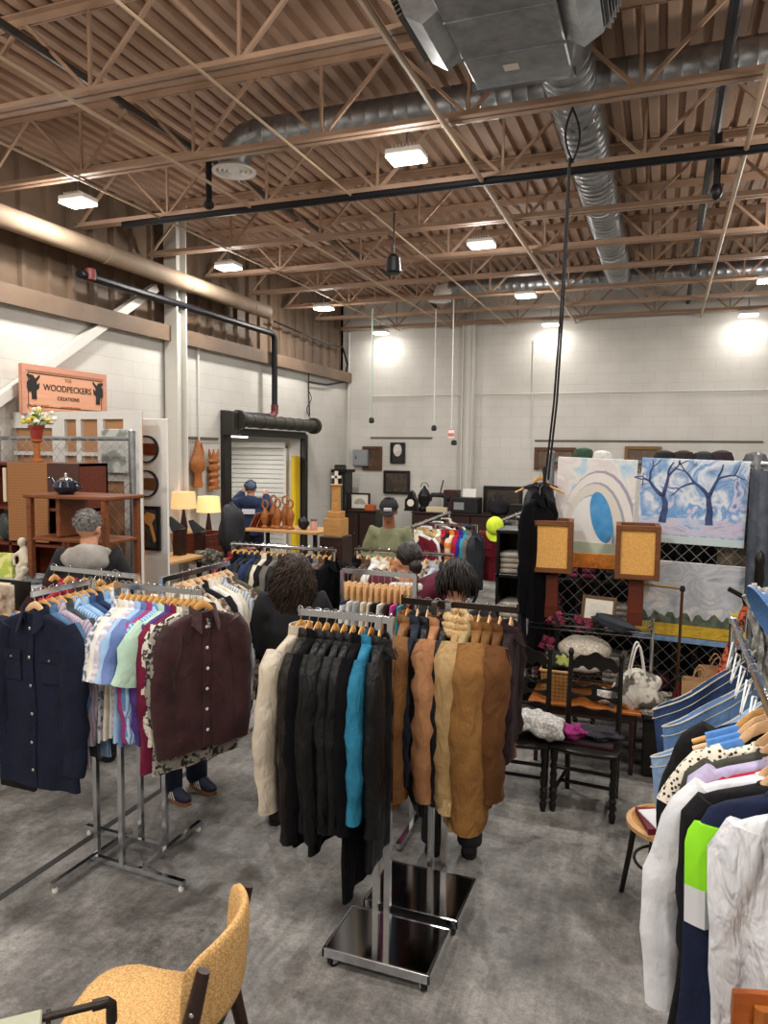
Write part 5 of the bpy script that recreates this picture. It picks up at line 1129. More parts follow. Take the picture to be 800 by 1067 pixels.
# two tall lamps with framed shades
weavem = mat('woven tan shade', 'e6b266', .8, 0, 'noise', 'cf9648', 90., .5, 120., em=0)
for k, (px, lab, tw) in enumerate(((573, 'walnut framed table lamp with woven tan shade, nearer the black dress', R(5)), (661, 'walnut framed table lamp with woven tan shade, beside the landscape painting', R(3)))):
    yl = 5.78; p = at_y(px, 645, yl); r = thing('table_lamp', lab, 'lamp', (p.x, yl, 1.03), tw)
    zt = at_y(px, 541 if k == 0 else 546, yl).z-1.03; zb = at_y(px, 594 if k == 0 else 601, yl).z-1.03
    q = MB(); q.box((0, 0, .17), (.11, .11, .34), None, .006); q.build('base', wood_r, r)
    q = MB(); q.tube([(0, 0, .34), (0, 0, zb+.12)], .012, 10); q.lathe([(.03, .34), (.035, .355), (.015, .37)], 12); q.build('stem', mat('brass', 'b08a4a', .3, .9), r)
    w = .31; fr = MB()
    for sx in (-1, 1):
        for sy in (-1, 1): fr.box((sx*(w/2-.018), sy*(w/2-.018), (zt+zb)/2), (.036, .036, zt-zb), None, .003)
    for zz in (zt-.018, zb+.02):
        for sgn in (-1, 1):
            fr.box((0, sgn*(w/2-.018), zz), (w-.07, .036, .036), None, .003); fr.box((sgn*(w/2-.018), 0, zz), (.036, w-.07, .036), None, .003)
    sh = fr.build('shade_frame', mat('walnut', '7a4a26', .5, 0, 'wood', '5e3519', 5.), r, 0)
    q = MB()
    for sgn in (-1, 1):
        q.box((0, sgn*(w/2-.022), (zt+zb)/2), (w-.06, .006, zt-zb-.06)); q.box((sgn*(w/2-.022), 0, (zt+zb)/2), (.006, w-.06, zt-zb-.06))
    q.build('shade_panel', weavem, sh, 0)
    MB().lathe([(.004, zb+.12), (.03, zb+.16), (.035, zb+.2), (.004, zb+.24)], 12).build('bulb', whitep, r)
# wire shelf rack under the lamps
sx0, sx1 = at_y(553, 650, 5.75).x, at_y(680, 650, 5.75).x
r = thing('wire_shelf', 'chrome wire shelf rack under the two framed lamps', 'shelf', ((sx0+sx1)/2, 5.78, 0)); W = sx1-sx0
for z in (1.02, .66):
    q = MB()
    for yv in (-.2, .2): q.tube([(-W/2, yv, z), (W/2, yv, z)], .006, 6); q.tube([(-W/2, yv, z-.035), (W/2, yv, z-.035)], .005, 6)
    n = int(W/.03)
    for i in range(n+1): q.tube([(-W/2+W*i/n, -.2, z+.003), (-W/2+W*i/n, .2, z+.003)], .0022, 4)
    for xv in (-W/2, W/2): q.tube([(xv, -.2, z), (xv, .2, z)], .006, 6)
    q.build('wire_shelf_tier', chrome, r, 0)
for xv in (-W/2, W/2):
    for yv in (-.2, .2): MB().tube([(xv, yv, .475), (xv, yv, 1.05)], .0125, 10).build('post', chrome, r)
# framed print on the wire shelf
def fb(r, w, h):
    q = MB()
    for s in (-1, 1): q.box((s*(w/2-.012), 0, 0), (.024, .02, h), None, .003); q.box((0, 0, s*(h/2-.012)), (w-.048, .02, .024), None, .003)
    q.build('frame', mat('gold brown frame', '6e5230', .5, 0, 'wood', '4f3a20', 6.), r, 0)
    slab(r, 'mat_board', w-.04, h-.04, mat('cream mount', 'e2dccd', .8), .002, .008); slab(r, 'print', w*.5, h*.42, paintmat('pale print', ['c9c2b4', 'd6d2c6', 'b9b09f'], 14., .5), -.004, .004)
rr_, w_, h_ = painting('small framed print leaning on the wire shelf between the lamps', 'framed_print', None, 606, 626, 641, 656, 5.72, fb, R(4), 'picture'); rr_.rotation_euler = (R(-8), R(3), 0); rr_.location.z = 1.03+h_/2+.005
# cushions
def cushion(label, px0, px1, pyb, y, hh, m, seed, z=None):
    a = at_y(px0, pyb, y); bq = at_y(px1, pyb, y); w = bq.x-a.x
    q = MB(); n = 24; rings = []; br = random.Random(seed)
    for i in range(13):
        t = -1+2*i/12; e = max(.06, (1-abs(t)**2.6)); ring = []
        for j in range(n):
            aa = 2*PI*j/n; ring.append((t*w/2*(1-.05*math.cos(aa)**2), .17*e**.4*sgp(math.cos(aa), .7), hh*.5*e**.6*sgp(math.sin(aa), .8)*(1+.06*math.sin(3*t*3+aa*2+seed))))
        rings.append(ring)
    q.loft(rings); o = q.build('cushion', m, None, 180); o.location = ((a.x+bq.x)/2, y, (z if z is not None else a.z)+hh/2); o.rotation_euler = (0, 0, br.uniform(-.15, .15)); return tag(o, label, 'cushion', 'cushions on the wire shelf')
boucle = mat('cream boucle', 'ded6c8', .95, 0, 'knit', 'b3a998', 60., .8); linen = mat('grey linen cushion', 'b5aea4', .95, 0, 'tweed', '9d958a', 120., .4)
cushion('grey linen cushion lying flat at the bottom of the shelf pile', 577, 634, 693, 5.7, .1, linen, 3, .665)
cushion('plump cream boucle cushion on top of the grey linen cushion', 581, 637, 684, 5.68, .17, boucle, 4, .75)
q = MB(); q.blob((0, 0, 0), (.17, .1, .05), .15, 3, 20, 10, 4); o = q.build('folded_scarf', mat('dark slate cloth', '23262e', .9, 0, 'noise', '33373f', 8., .3, 50.)); o.location = at_y(640, 655, 5.62); o.location.z = 1.06; o.rotation_euler = (0, .3, .2); tag(o, 'dark slate cloth draped over the shelf edge below the print', 'cloth')
fl = random.Random(8)
for k, (px, py, lab) in enumerate(((579, 648, 'dried dark red flower bunch at the coat end of the wire shelf'), (607, 652, 'dried maroon flower bunch beside the small print'), (571, 672, 'dried burgundy flower bunch on the shelf beside the cushions'))):
    p = at_y(px, py, 5.66); r = thing('dried_flower_bunch', lab, 'flowers', p)
    zb = (1.03 if k < 2 else .67)-p.z
    for j in range(9):
        a = fl.uniform(0, 6.28); d = fl.uniform(.02, .06); MB().blob((d*math.cos(a), d*math.sin(a)*.6, fl.uniform(-.03, .06)), (.026, .026, .024), .25, 3, 10, 7, j).build('flower_head', mat('dried flower', '6a1c34', .8, 0, 'noise', '8f3a52', 30.), r)
    q = MB(); q.lathe([(.03, zb+.003), (.035, zb+.03), (.03, -.02)], 12); q.build('holder', mat('dark holder', '2a1c20', .6), r)
# white bag with handles
p = at_y(660, 740, 5.05); r = thing('canvas_bag', 'white canvas bag with loop handles leaning behind the black carved chair', 'bag', (at_y(666, 690, 5.5).x, 5.5, .475), .15)
q = MB(); q.blob((0, 0, .14), (.16, .07, .15), .12, 3, 26, 16, 6); q.build('bag_body', mat('white bag canvas', 'd8d2c6', .9, 0, 'spot', '6f6860', 9., .6, 40., wr=2.), r, 180)
for yv in (-.05, .05):
    MB().tube([(-.07+.11*u/12, yv, .24+.24*math.sin(PI*u/12)) for u in range(13)], [(.014, .006)]*13, 8).build('handle', mat('white strap', 'e4e0d8', .8), r)
MB().tube([(-.11, -.075, .44), (-.14, -.085, .25), (-.19, -.08, .02)], [(.004, .02)]*3, 6).build('strap', mat('grey strap', '4a4844', .8), r)
# low table with orange top, shaggy rug
tx0, tx1 = at_y(550, 740, 5.42).x, at_y(668, 752, 5.42).x
r = thing('low_table', 'low orange wooden table behind the black carved chair', 'table', ((tx0+tx1)/2, 5.72, 0)); W = tx1-tx0
MB().box((0, 0, .4625), (W, .62, .025), None, .006).build('table_top', wood_o, r); 
q = MB()
for s in (-1, 1): q.box((0, s*.27, .415), (W-.08, .02, .07)); q.box((s*(W/2-.05), 0, .415), (.02, .54, .07))
q.build('apron', wood_d, r, 0)
for sx in (-1, 1):
    for sy in (-1, 1): MB().tube([(sx*(W/2-.06), sy*.26, 0), (sx*(W/2-.06), sy*.26, .4)], [.016, .024], 10).build('leg', wood_d, r)
tx2 = at_y(722, 745, 5.5).x
r = thing('blanket_chest', 'low black chest under the shaggy rug, beside the orange table', 'chest', ((tx1+tx2)/2+.01, 5.7, 0)); W2 = tx2-tx1
MB().box((0, 0, .215), (W2, .5, .41), None, .008).build('body', wood_b, r); MB().box((0, 0, .435), (W2+.01, .53, .03), None, .006).build('lid', wood_b, r); MB().box((0, -.255, .25), (.06, .012, .05), None, .003).build('latch', mat('brass', 'b08a4a', .3, .9), r)
q = MB(); sr = random.Random(9); q.box((0, 0, .01), (W2-.01, .5, .02), None, .004)
for i in range(900):
    x = sr.uniform(-W2/2, W2/2); yv = sr.uniform(-.27, .25); a = sr.uniform(0, 6.28); q.tube([(x, yv, .015), (x+.012*math.cos(a), yv+.012*math.sin(a), .04), (x+.03*math.cos(a), yv+.03*math.sin(a), .035)], [.005, .005, .002], 4)
o = q.build('shaggy_rug', mat('shaggy wool', 'b7b0a6', .95, 0, 'noise', '6f6760', 25.)); o.location = ((tx1+tx2)/2+.01, 5.7, .451); tag(o, 'folded grey shaggy rug on the low black chest', 'rug')
# things on the table
p = at_y(651, 730, 5.35); o = MB().blob((0, 0, 0), (.055, .055, .055), .07, 5, 20, 14, 2).build('yarn_ball', mat('yellow yarn', 'c9a94a', .9, 0, 'knit', '8f7430', 50., .6), None, 180); o.location = (p.x, 5.5, .475+.055); tag(o, 'yellow ball of yarn on the orange table beyond the black chair', 'yarn ball')
p = at_y(628, 722, 5.4); o = MB().blob((0, 0, 0), (.07, .06, .06), .14, 3, 20, 14, 5).build('fleece_bundle', mat('white fleece', 'e0dcd6', .95, 0, 'knit', 'b9b4ad', 45., .6), None, 180); o.location = (p.x, 5.52, .475+.06); tag(o, 'white fleece bundle on the orange table behind the chair back', 'fleece')
# wicker basket with leafy cloth
p = at_y(567, 745, 5.2); r = thing('wicker_basket', 'open wicker basket on the orange table beside the tan jackets', 'basket', (p.x+.03, 5.58, .475))
wk = mat('wicker', 'a9763e', .8, 0, 'weave', '6f4820', 220., .6); q = MB(); q.loft([[(x*f, yv*f, z) for x, yv in ((-.1, -.13), (.1, -.13), (.1, .13), (-.1, .13))] for f, z in ((.88, .0), (1., .22), (.94, .22), (.82, .02))], True, True); q.build('basket_body', wk, r, 0)
MB().tube([(.105*c_, .135*s_, .225) for c_, s_ in ((-1, -1), (1, -1), (1, 1), (-1, 1))], .01, 8, None, True, 1., True).build('basket_rim', wood_l, r)
q = MB(); q.blob((0, 0, 0), (.12, .1, .08), .2, 3, 20, 12, 11); o = q.build('printed_scarf', mat('dark leaf scarf', '1c211a', .9, 0, 'spot', '9da35a', 14.), None, 180); o.location = (p.x+.03, 5.58, .74); tag(o, 'dark scarf with green leaf print heaped in the wicker basket', 'scarf')
# black carved chairs
def carved_chair(label, x, y, rz):
    r = thing('carved_chair', label, 'chair', (x, y, 0), rz)
    q = MB(); q.loft([[(xx*f, yy*f-.0, z) for xx, yy in ((-.2, -.2), (-.12, -.225), (0, -.235), (.12, -.225), (.2, -.2), (.215, -.1), (.19, .18), (-.19, .18), (-.215, -.1))] for f, z in ((.97, .415), (1.03, .425), (1.03, .44), (.98, .448))]); q.build('seat', wood_b, r)
    for s in (-1, 1):
        pf = [(.016, 0), (.02, .02), (.024, .05), (.016, .07), (.026, .09), (.02, .12), (.026, .14)]+[(.017+.008*(i % 2), .16+.028*i) for i in range(8)]+[(.026, .39), (.024, .42)]
        MB().lathe(pf, 14, Matrix.Translation((s*.185, -.17, 0))).build('front_leg', wood_b, r)
        pts = [(s*.16, .2, 0), (s*.165, .17, .42), (s*.165, .18, .6), (s*.165, .215, .93)]; b_ = MB().tube(pts, [.017, .02, .018, .014], 10); b_.lathe([(.012, .93), (.02, .945), (.018, .965), (.006, .985)], 10, Matrix.Translation((s*.165, .215, 0))); b_.build('back_post', wood_b, r)
        MB().tube([(s*.18, -.16, .14), (s*.165, .18, .14)], .012, 8).build('side_stretcher', wood_b, r)
    MB().tube([(-.185, -.17, .3), (.185, -.17, .3)], .012, 8).build('front_stretcher', wood_b, r); MB().tube([(-.17, .0, .14), (.17, .0, .14)], [.012, .012], 8).build('middle_stretcher', wood_b, r)
    # three shaped splats
    n = 24
    def splat(z0, top, bot, y, th=.016):
        q = MB(); P = [(-.16+.32*i/n, z0+top(-1+2*i/n)) for i in range(n+1)]+[(.16-.32*i/n, z0+bot(1-2*i/n)) for i in range(n+1)]; q.prism(P, y-th/2, y+th/2); return q.build('back_splat', wood_b, r, 30)
    splat(.88, lambda t: .01+.075*(1-t*t)+.01*math.cos(9*t), lambda t: -.02+.012*math.cos(12*t), .205)
    splat(.73, lambda t: .02+.012*math.cos(7*t), lambda t: -.0+.0*t, .19); splat(.68, lambda t: .012*math.cos(6*t)*.5, lambda t: -.025-.012*math.cos(7*t), .187)
    MB().box((0, .19, .7), (.035, .016, .06), None, .004).build('splat_link', wood_b, r)
    splat(.58, lambda t: .012-.008*math.cos(6*t), lambda t: -.015+.008*math.cos(6*t), .18)
    return r
carved_chair('black carved wooden chair with a magenta scarf on its seat', -.385, 4.86, R(-4))
o = MB().box((0, 0, 0), (.34, .3, .02), None, .006).build('seat_cloth', mat('maroon woven cloth', '4a1a26', .9, 0, 'hstripe', '20141a', 60., .3)); o.location = (-.385, 4.87, .46); o.rotation_euler = (0, 0, R(-4)); tag(o, 'dark maroon woven cloth spread on the carved chair seat', 'cloth')
o = MB().blob((0, 0, 0), (.085, .075, .04), .3, 4, 24, 12, 7).build('magenta_scarf', mat('magenta wool', 'a8327c', .95, 0, 'knit', '6f1c52', 60., .7), None, 180); o.location = (-.48, 4.8, .508); tag(o, 'crumpled magenta scarf on the carved chair seat', 'scarf')
o = MB().blob((0, 0, 0), (.12, .08, .035), .25, 4, 24, 12, 9).build('black_scarf', mat('black wool scarf', '1b1b1f', .95, 0, 'knit', '2f2f36', 60., .5), None, 180); o.location = (-.31, 4.84, .505); tag(o, 'crumpled black scarf on the carved chair seat beside the magenta one', 'scarf')
carved_chair('second black carved chair half behind the tan jackets, crochet bundle on its seat', -.83, 4.84, R(2))
q = MB(); br = random.Random(31)
for k in range(7): q.blob((br.uniform(-.11, .12), br.uniform(-.08, .08), br.uniform(.0, .08)), (.085, .075, .07), .16, 3, 18, 12, k)
o = solidify_voxel(q, 'crochet_bundle', .012, mat('white crochet', 'dad8d4', .95, 0, 'knit', 'a5a29d', 55., .9), None, 2); o.location = (-.72, 4.78, .455+.07); tag(o, 'white crochet bundle heaped on the half hidden carved chair', 'crochet')
# brass lamp stand with bent arm
p = at_y(704, 735, 5.8); r = thing('brass_stand', 'slim brass stand with a long horizontal arm before the yellow field painting', 'stand', (p.x, 5.8, .47)); brass = mat('brass', 'b08a4a', .3, .9)
zt = at_y(706, 613, 5.8).z-.47; xa = at_y(657, 611, 5.8).x-p.x
MB().lathe([(.09, 0), (.09, .015), (.03, .025), (.012, .05)], 20).build('base', blackm, r); MB().tube([(0, 0, .03), (0.01, 0, zt)], .011, 10).build('pole', mat('dark brass', '6a4a34', .35, .8), r)
MB().tube([(.015, 0, zt), (xa, 0, zt+.015)], .009, 8).build('arm', brass, r); MB().lathe([(.018, -.02), (.02, 0), (.014, .02)], 10, Matrix.Translation((.01, 0, zt))).build('joint', blackm, r)
# paper bags
kraft = mat('brown kraft paper', 'b08a62', .85, 0, 'noise', '9c7650', 5., .25, 30.)
for k, (px, lab) in enumerate(((728, 'open brown paper bag in front of its pair below the field painting'), (745, 'brown paper bag standing behind the open paper bag'))):
    yb = 5.5+.14*k; p = at_y(px, 720, yb); r = thing('paper_bag', lab, 'bag', (p.x, yb, .47), .2*k-.1); w = .22
    q = MB(); q.loft([[(x*f, yv*f, z) for x, yv in ((-w/2, -.06), (w/2, -.06), (w/2, .06), (-w/2, .06))] for f, z in ((.97, 0), (1., .27+.06*k), (.985, .27+.06*k), (.95, .01))]); q.build('bag_body', kraft, r, 0)
    for yv in (-.05, .05): MB().tube([(-.04+.08*u/8, yv, .3+.06*k+.06*math.sin(PI*u/8)) for u in range(9)], .004, 5).build('handle', kraft, r)
o = MB().box((0, 0, .235), (.5, .5, .47), None, .01).build('display_crate', wood_b); o.location = (at_y(748, 720, 5.6).x, 5.62, 0); tag(o, 'low black display crate under the paper bags', 'crate')
# bottle
p = at_y(707, 735, 5.45); r = thing('glass_bottle', 'dark red glass bottle beside the brass stand', 'bottle', (p.x, 5.52, .47)); MB().lathe([(.04, 0), (.045, .02), (.045, .14), (.02, .19), (.016, .24)], 16).build('bottle_body', mat('dark red glass', '4a1218', .1, 0), r); MB().lathe([(.018, .24), (.018, .275), (.004, .278)], 12).build('stopper', blackp, r)
# patterned umbrella leaning
a = at_y(752, 705, 5.2); bq = at_y(777, 632, 5.3); r = thing('folded_umbrella', 'orange patterned folded umbrella leaning beside the paper bags', 'umbrella', (0, 0, 0))
a0 = Vector(bq)+(Vector(a)-Vector(bq))*1.95; a0.z = max(a0.z, .02)
MB().tube([a0, Vector(a0).lerp(bq, .5), bq], [.015, .045, .02], 12).build('canopy', mat('orange pattern', 'b5502c', .85, 0, 'spot', '3a1f1c', 40., .3), r); MB().tube([bq, Vector(bq)+Vector((-.015, 0, .06)), Vector(bq)+Vector((-.07, 0, .09)), Vector(bq)+Vector((-.11, 0, .11))], .016, 8).build('handle', wood_b, r)
# turned post at the fence end
p = at_y(791, 600, 5.5); MBp = [(.03, 0), (.035, .1), (.028, .14), (.036, .18)]+[(.025+.012*(i % 2), .22+.06*i) for i in range(22)]+[(.03, 1.56), (.036, 1.6), (.03, 1.64), (.006, 1.67)]
o = MB().lathe(MBp, 14).build('turned_post', wood_b); o.location = (p.x, 5.5, 0); tag(o, 'black turned wooden post standing at the painting fence', 'post')
# yellow tag and grey cloth at the far right
p = at_y(767, 645, 5.9); o = MB().box((0, 0, 0), (.08, .02, .1), None, .004).build('price_card', mat('yellow card', 'e0c62c', .7)); o.location = (at_y(767, 645, FY-.07).x, FY-.07, at_y(767, 645, FY).z); tag(o, 'yellow card pinned beside the field painting', 'card')
q = MB(); q.grid(lambda u, v: (u*.34, .03*math.sin(u*16), -v*.95), 24, 6); q.grid(lambda u, v: (u*.34, .012+.03*math.sin(u*16), -v*.95), 24, 6)
p = at_y(782, 490, 5.95); o = q.build('hanging_cloth', mat('blue grey cloth', '5f6672', .9, 0, 'noise', '3f4650', 9., .4, 60.), None, 60); o.location = (p.x, 5.95, p.z); tag(o, 'blue grey cloth hanging from the fence at its far end', 'cloth')
p = at_y(755, 500, FY); q = MB(); q.grid(lambda u, v: (u*.3, .02*math.sin(u*14), -v*.95), 20, 6); q.grid(lambda u, v: (u*.3, .012+.02*math.sin(u*14), -v*.95), 20, 6); o = q.build('hanging_cloth', mat('tan hide cloth', '8d7f6a', .9, 0, 'noise', '6a5d4a', 6., .4, 40.), None, 60); o.location = (p.x-.02, FY+.12, p.z); tag(o, 'tan cloth hanging behind the blue landscape painting', 'cloth'); 
o = MB().blob((0, 0, 0), (.09, .05, .08), .2, 3, 18, 12, 3).build('red_flower', mat('red silk', 'b3202c', .8, 0, 'knit', '7a121c', 30., .5), None, 180); p = at_y(784, 508, FY+.1); o.location = p; tag(o, 'red silk flower hooked behind the fence beside the blue landscape', 'flower')
# hats along the fence top
hats = [(608, 471, 'green felt hat peeping over the fence above the abstract painting', '2f4a34'), (627, 474, 'white knit hat peeping over the fence beside the green hat', 'd9d6d0'), (692, 474, 'black wool hat peeping over the fence at the near end of the blue landscape', '1c1a1c'), (712, 474, 'dark brown hat peeping over the fence above the first painted tree', '2a211c'), (733, 475, 'charcoal hat peeping over the fence mid blue landscape', '2a2a2e'), (752, 474, 'plum hat peeping over the fence above the second painted tree', '2e2028'), (787, 476, 'grey fur hat at the post end of the fence', '5a5a5c')]
for k, (px, py, lab, c) in enumerate(hats):
    p = at_y(px, py, FY+.3); r = thing('felt_hat', lab, 'hat', (p.x, FY+.3, p.z-.1)); m_ = mat('felt '+c, c, .9, 0, 'noise', None, 20., .3, 60.)
    MB().lathe([(.085, .02), (.09, .07), (.07, .12), (.03, .135), (.004, .137)], 18).build('crown', m_, r); MB().lathe([(.09, .03), (.14, .01), (.142, .004), (.085, .018)], 20).build('brim', m_, r)
    MB().lathe([(.02, -p.z+.1), (.02, -.1), (.06, 0), (.06, .05)], 10).build('hat_stand', wood_b, r)
# stock behind the fence: shelving with fabrics
r = thing('stock_shelf', 'dark shelving with folded cloths behind the chain link fence', 'shelf', (at_y(650, 600, 6.7).x, 6.75, 0))
MB().box((0, .2, .8), (2.2, .02, 1.6)).build('back_panel', wood_b, r)
for z in (.3, .75, 1.2, 1.6): MB().box((0, 0, z), (2.2, .42, .03), None, .004).build('shelf_board', wood_b, r)
for x in (-1.08, 1.08): MB().box((x, 0, .8), (.03, .42, 1.6), None, .004).build('side_panel', wood_b, r)
fr_ = random.Random(77); fc = ['d8d4cc', '6a1c34', '2f3a34', 'c9c2b4', '5a2430', '232328', 'b7aea0', '3d4a3f', '8f3a52', '4a4038']
for zi, z in enumerate((.315, .765, 1.215)):
    for k in range(7):
        x = r.location.x-.95+.31*k; c = fc[(zi*3+k) % 10]; h = fr_.uniform(.1, .3)
        q = MB()
        nl = max(2, int(h/.05))
        for l in range(nl): q.box((fr_.uniform(-.008, .008), 0, .025+.048*l), (.24, .3, .044), None, .018)
        o = q.build('folded_cloth', mat('cloth '+c, c, .9, 0, 'noise', None, 12., .3, 60.), None, 60); o.location = (x, 6.72, z); tag(o, f'folded cloth, {ORD[k]} from the coat end on the {["lowest", "middle", "upper"][zi]} shelf behind the fence', 'cloth', 'folded cloths behind the fence')
# black dress and coat hung on the fence end post
hp = at_y(563, 489, 5.9); pos = (hp.x, 5.9, hp.z)
hang('light', pos, R(14), 'pale wooden hanger with the black slip dress on the fence end post', 'hangers on the fence post')
garment('slip_dress', 'long black dress hanging on a wooden hanger at the fence end post', 'dress', None, mat('black satin', '121214', .45, 0, 'noise', '1c1c20', 5., .2, 30.), pos, R(30), L=1.5, hw=.14, th=.06, sw=.1, sleeve=None, collar='crew', flare=1.3, fold=1.6)
pc = at_y(562, 522, 5.75); hang('black', (pc.x, 5.75, pc.z+.13), R(66), 'black plastic hanger with the long black coat by the lamps', 'hangers on the fence post')
garment('long_coat', 'long black coat hanging beside the framed lamp and the rolling racks', 'coat', None, blk2, (pc.x, 5.75, pc.z+.13), R(66), L=1.4, hw=.19, th=.07, sw=.17, slen=.8, out=.05, collar='shirt')
r = thing('coat_stand', 'slim black stand that carries the black coat and dress', 'stand', (pc.x+.02, 5.85, 0)); MB().tube([(0, 0, .02), (0, 0, 2.2)], .014, 8).build('pole', blackm, r); MB().lathe([(.2, 0), (.2, .015), (.03, .03)], 20).build('base', blackm, r); MB().tube([(-.02, -.12, pc.z+.13), (0, 0, pc.z+.12), (hp.x-pc.x, .05, hp.z)], .008, 6).build('arm', blackm, r)
# bentwood chair with magazines beside the near rail
bc = thing('bentwood_chair', 'bentwood chair with a cane seat half hidden by the near rail clothes', 'chair', (.1, 3.84, 0), R(-70))
MB().lathe([(.18, .44), (.205, .445), (.205, .465), (.18, .472), (.18, .44)], 28, None, False).build('seat_ring', wood_l, bc); MB().lathe([(.188, .452), (.188, .468), (.01, .468)], 28).build('cane_seat', mat('cane', 'c79a5a', .7, 0, 'weave', 'a8783c', 260., .4), bc)
for a in (225, 315, 45, 135):
    c_, s_ = math.cos(R(a)), math.sin(R(a)); MB().tube([(.24*c_, .24*s_, 0), (.2*c_, .2*s_, .25), (.175*c_, .175*s_, .45)], [.013, .015, .016], 10).build('leg', wood_b, bc)
MB().tube([(.16*math.cos(2*PI*i/24), .16*math.sin(2*PI*i/24), .26) for i in range(24)], .008, 8, None, True, 1., True).build('leg_ring', wood_b, bc)
MB().tube([(.17*math.cos(R(20)), .17*math.sin(R(20)), .46)]+[(.2*math.cos(R(20+140*i/12)), .17+.06*math.sin(R(180*i/12)), .46+.42*math.sin(R(180*i/12))**.6) for i in range(1, 12)]+[(.17*math.cos(R(160)), .17*math.sin(R(160)), .46)], .014, 8).build('bent_back', wood_b, bc)
for k, (c, lab) in enumerate((('6a1428', 'maroon book lying on the bentwood chair seat'), ('e2dfe4', 'white magazine lying on the maroon book'))):
    r = thing('book' if k == 0 else 'magazine', lab, 'book', (.05+.03*k, 3.8-.03*k, .471+.03*k), .3+.2*k); MB().box((0, 0, .015 if k == 0 else .006), (.17, .23, .03 if k == 0 else .011), None, .002).build('cover', mat('cover '+c, c, .5), r); MB().box((.004, 0, .015 if k == 0 else .006), (.168, .224, .022 if k == 0 else .007)).build('pages', mat('pages', 'e8e2d2', .8), r)
# ================================================================== LEFT SIDE: SIGN, FENCE, SHELVES, GOODS ALONG THE WALL
# sign on the side wall
sx = XW+.2; a = at_x(20, 378, sx); bq = at_x(109, 394, sx); c = at_x(20, 431, sx)
r = thing('shop_sign', 'tan wooden sign with black woodpeckers mounted high on the block wall', 'sign', (sx, (a.y+bq.y)/2, (a.z+c.z)/2), R(90)); W = bq.y-a.y; Hs = a.z-c.z
board = mat('tan sign board', 'd9a284', .6, 0, 'wood', 'cf9472', 3.); blk_ink = mat('black ink', '17130f', .6)
MB().box((0, 0, 0), (W, .04, Hs), None, .004).build('board', board, r, 0)
fr = MB()
for s in (-1, 1): fr.box((s*(W/2-.03), -.022, 0), (.06, .012, Hs)); fr.box((0, -.022, s*(Hs/2-.03)), (W-.12, .012, .06))
fr.build('frame', mat('pink brown frame', 'c98f78', .6, 0, 'wood', 'ba8069', 3.), r, 0)
ln = MB()
for s in (-1, 1): ln.box((s*(W/2-.085), -.0215, 0), (.008, .003, Hs-.17)); ln.box((0, -.0215, s*(Hs/2-.085)), (W-.17, .003, .008))
ln.build('border_line', blk_ink, r, 0)
ML = lambda x, z: Matrix.Translation((x, -.022, z)) @ Matrix.Rotation(R(90), 4, 'X')
lettering('THE', .055, mat('faded olive ink', '8a7a4a', .7), r, ML(.02, .13)); lettering('WOODPECKERS', .094, blk_ink, r, ML(.02, .035), spacing=1.); lettering('CREATIONS', .055, blk_ink, r, ML(.02, -.07), spacing=1.1)
brn_ink = mat('brown ink', '8a5a3a', .7)
lettering('HANDCRAFTED', .04, brn_ink, r, ML(.05, -.165)); lettering('MILLED & BUILT', .04, brn_ink, r, ML(-.4, -.165))
for s, x in ((1, -W*.37), (-1, W*.385)):
    P = [(-.03, -.13), (.035, -.13), (.03, -.03), (.07, -.0), (.075, .06), (.04, .03), (.035, .07), (.085, .13), (.075, .15), (.02, .1), (-.01, .14), (-.09, .15), (-.1, .13), (-.05, .1), (-.1, .05), (-.105, .0), (-.06, -.05), (-.035, -.045)]
    P = [(x+s*u*.95, v*.9+.02) for u, v in P]
    MB().prism(P, -.026, -.02).build('woodpecker_emblem', blk_ink, r, 0)
# chain link fence of the left stall
fl_y = 5.5; lx1 = at_y(136, 500, fl_y).x; lz = at_y(100, 457, fl_y).z
chain_fence('chain link fence of the shelf stall below the woodpecker sign', XW+.05, lx1, fl_y, .1, lz, (XW+.12, lx1))
# white panelled divider
dy = 5.85; d0 = XW+.03; d1 = at_y(147, 500, dy).x; dz = at_y(80, 429, dy).z
r = thing('panelled_divider', 'white panelled divider with tan panes behind the stall fence', 'divider', ((d0+d1)/2, dy, 0)); cx = (d0+d1)/2
MB().box((0, .02, dz/2), (d1-d0, .03, dz)).build('backing', mat('tan board', 'b98a62', .7, 0, 'noise', 'a97b55', 3.), r, 0)
q = MB(); X = lambda px: at_y(px, 450, dy).x-cx; Z = lambda py: at_y(90, py, dy).z
for x0, x1 in ((131, 147), (104, 110), (82, 87), (57, 70), (-40, -30)): q.box(((X(x0)+X(x1))/2, -.01, dz/2), (X(x1)-X(x0), .05, dz))
for z0, z1 in ((Z(437), Z(429)), (Z(500), Z(493)), (Z(475), Z(471))): q.box((0, -.012, (z0+z1)/2), (d1-d0, .05, z1-z0))
q.box((X(25), -.012, (Z(446)+Z(437))/2), (X(57)-X(-10), .045, Z(437)-Z(446))); q.box((0, -.012, .5), (d1-d0, .05, 1.))
q.build('frame', whitep, r, 0)
o = MB().box((0, 0, 0), (.3, .03, .42), None, .004).build('leaning_canvas', mat('pale grey canvas', 'c9cbc6', .8, 0, 'spot', '8d938f', 4.)); p = at_y(118, 470, dy-.12); o.location = (p.x, dy-.1, p.z); tag(o, 'pale canvas with dark twig hung on the white divider', 'canvas')
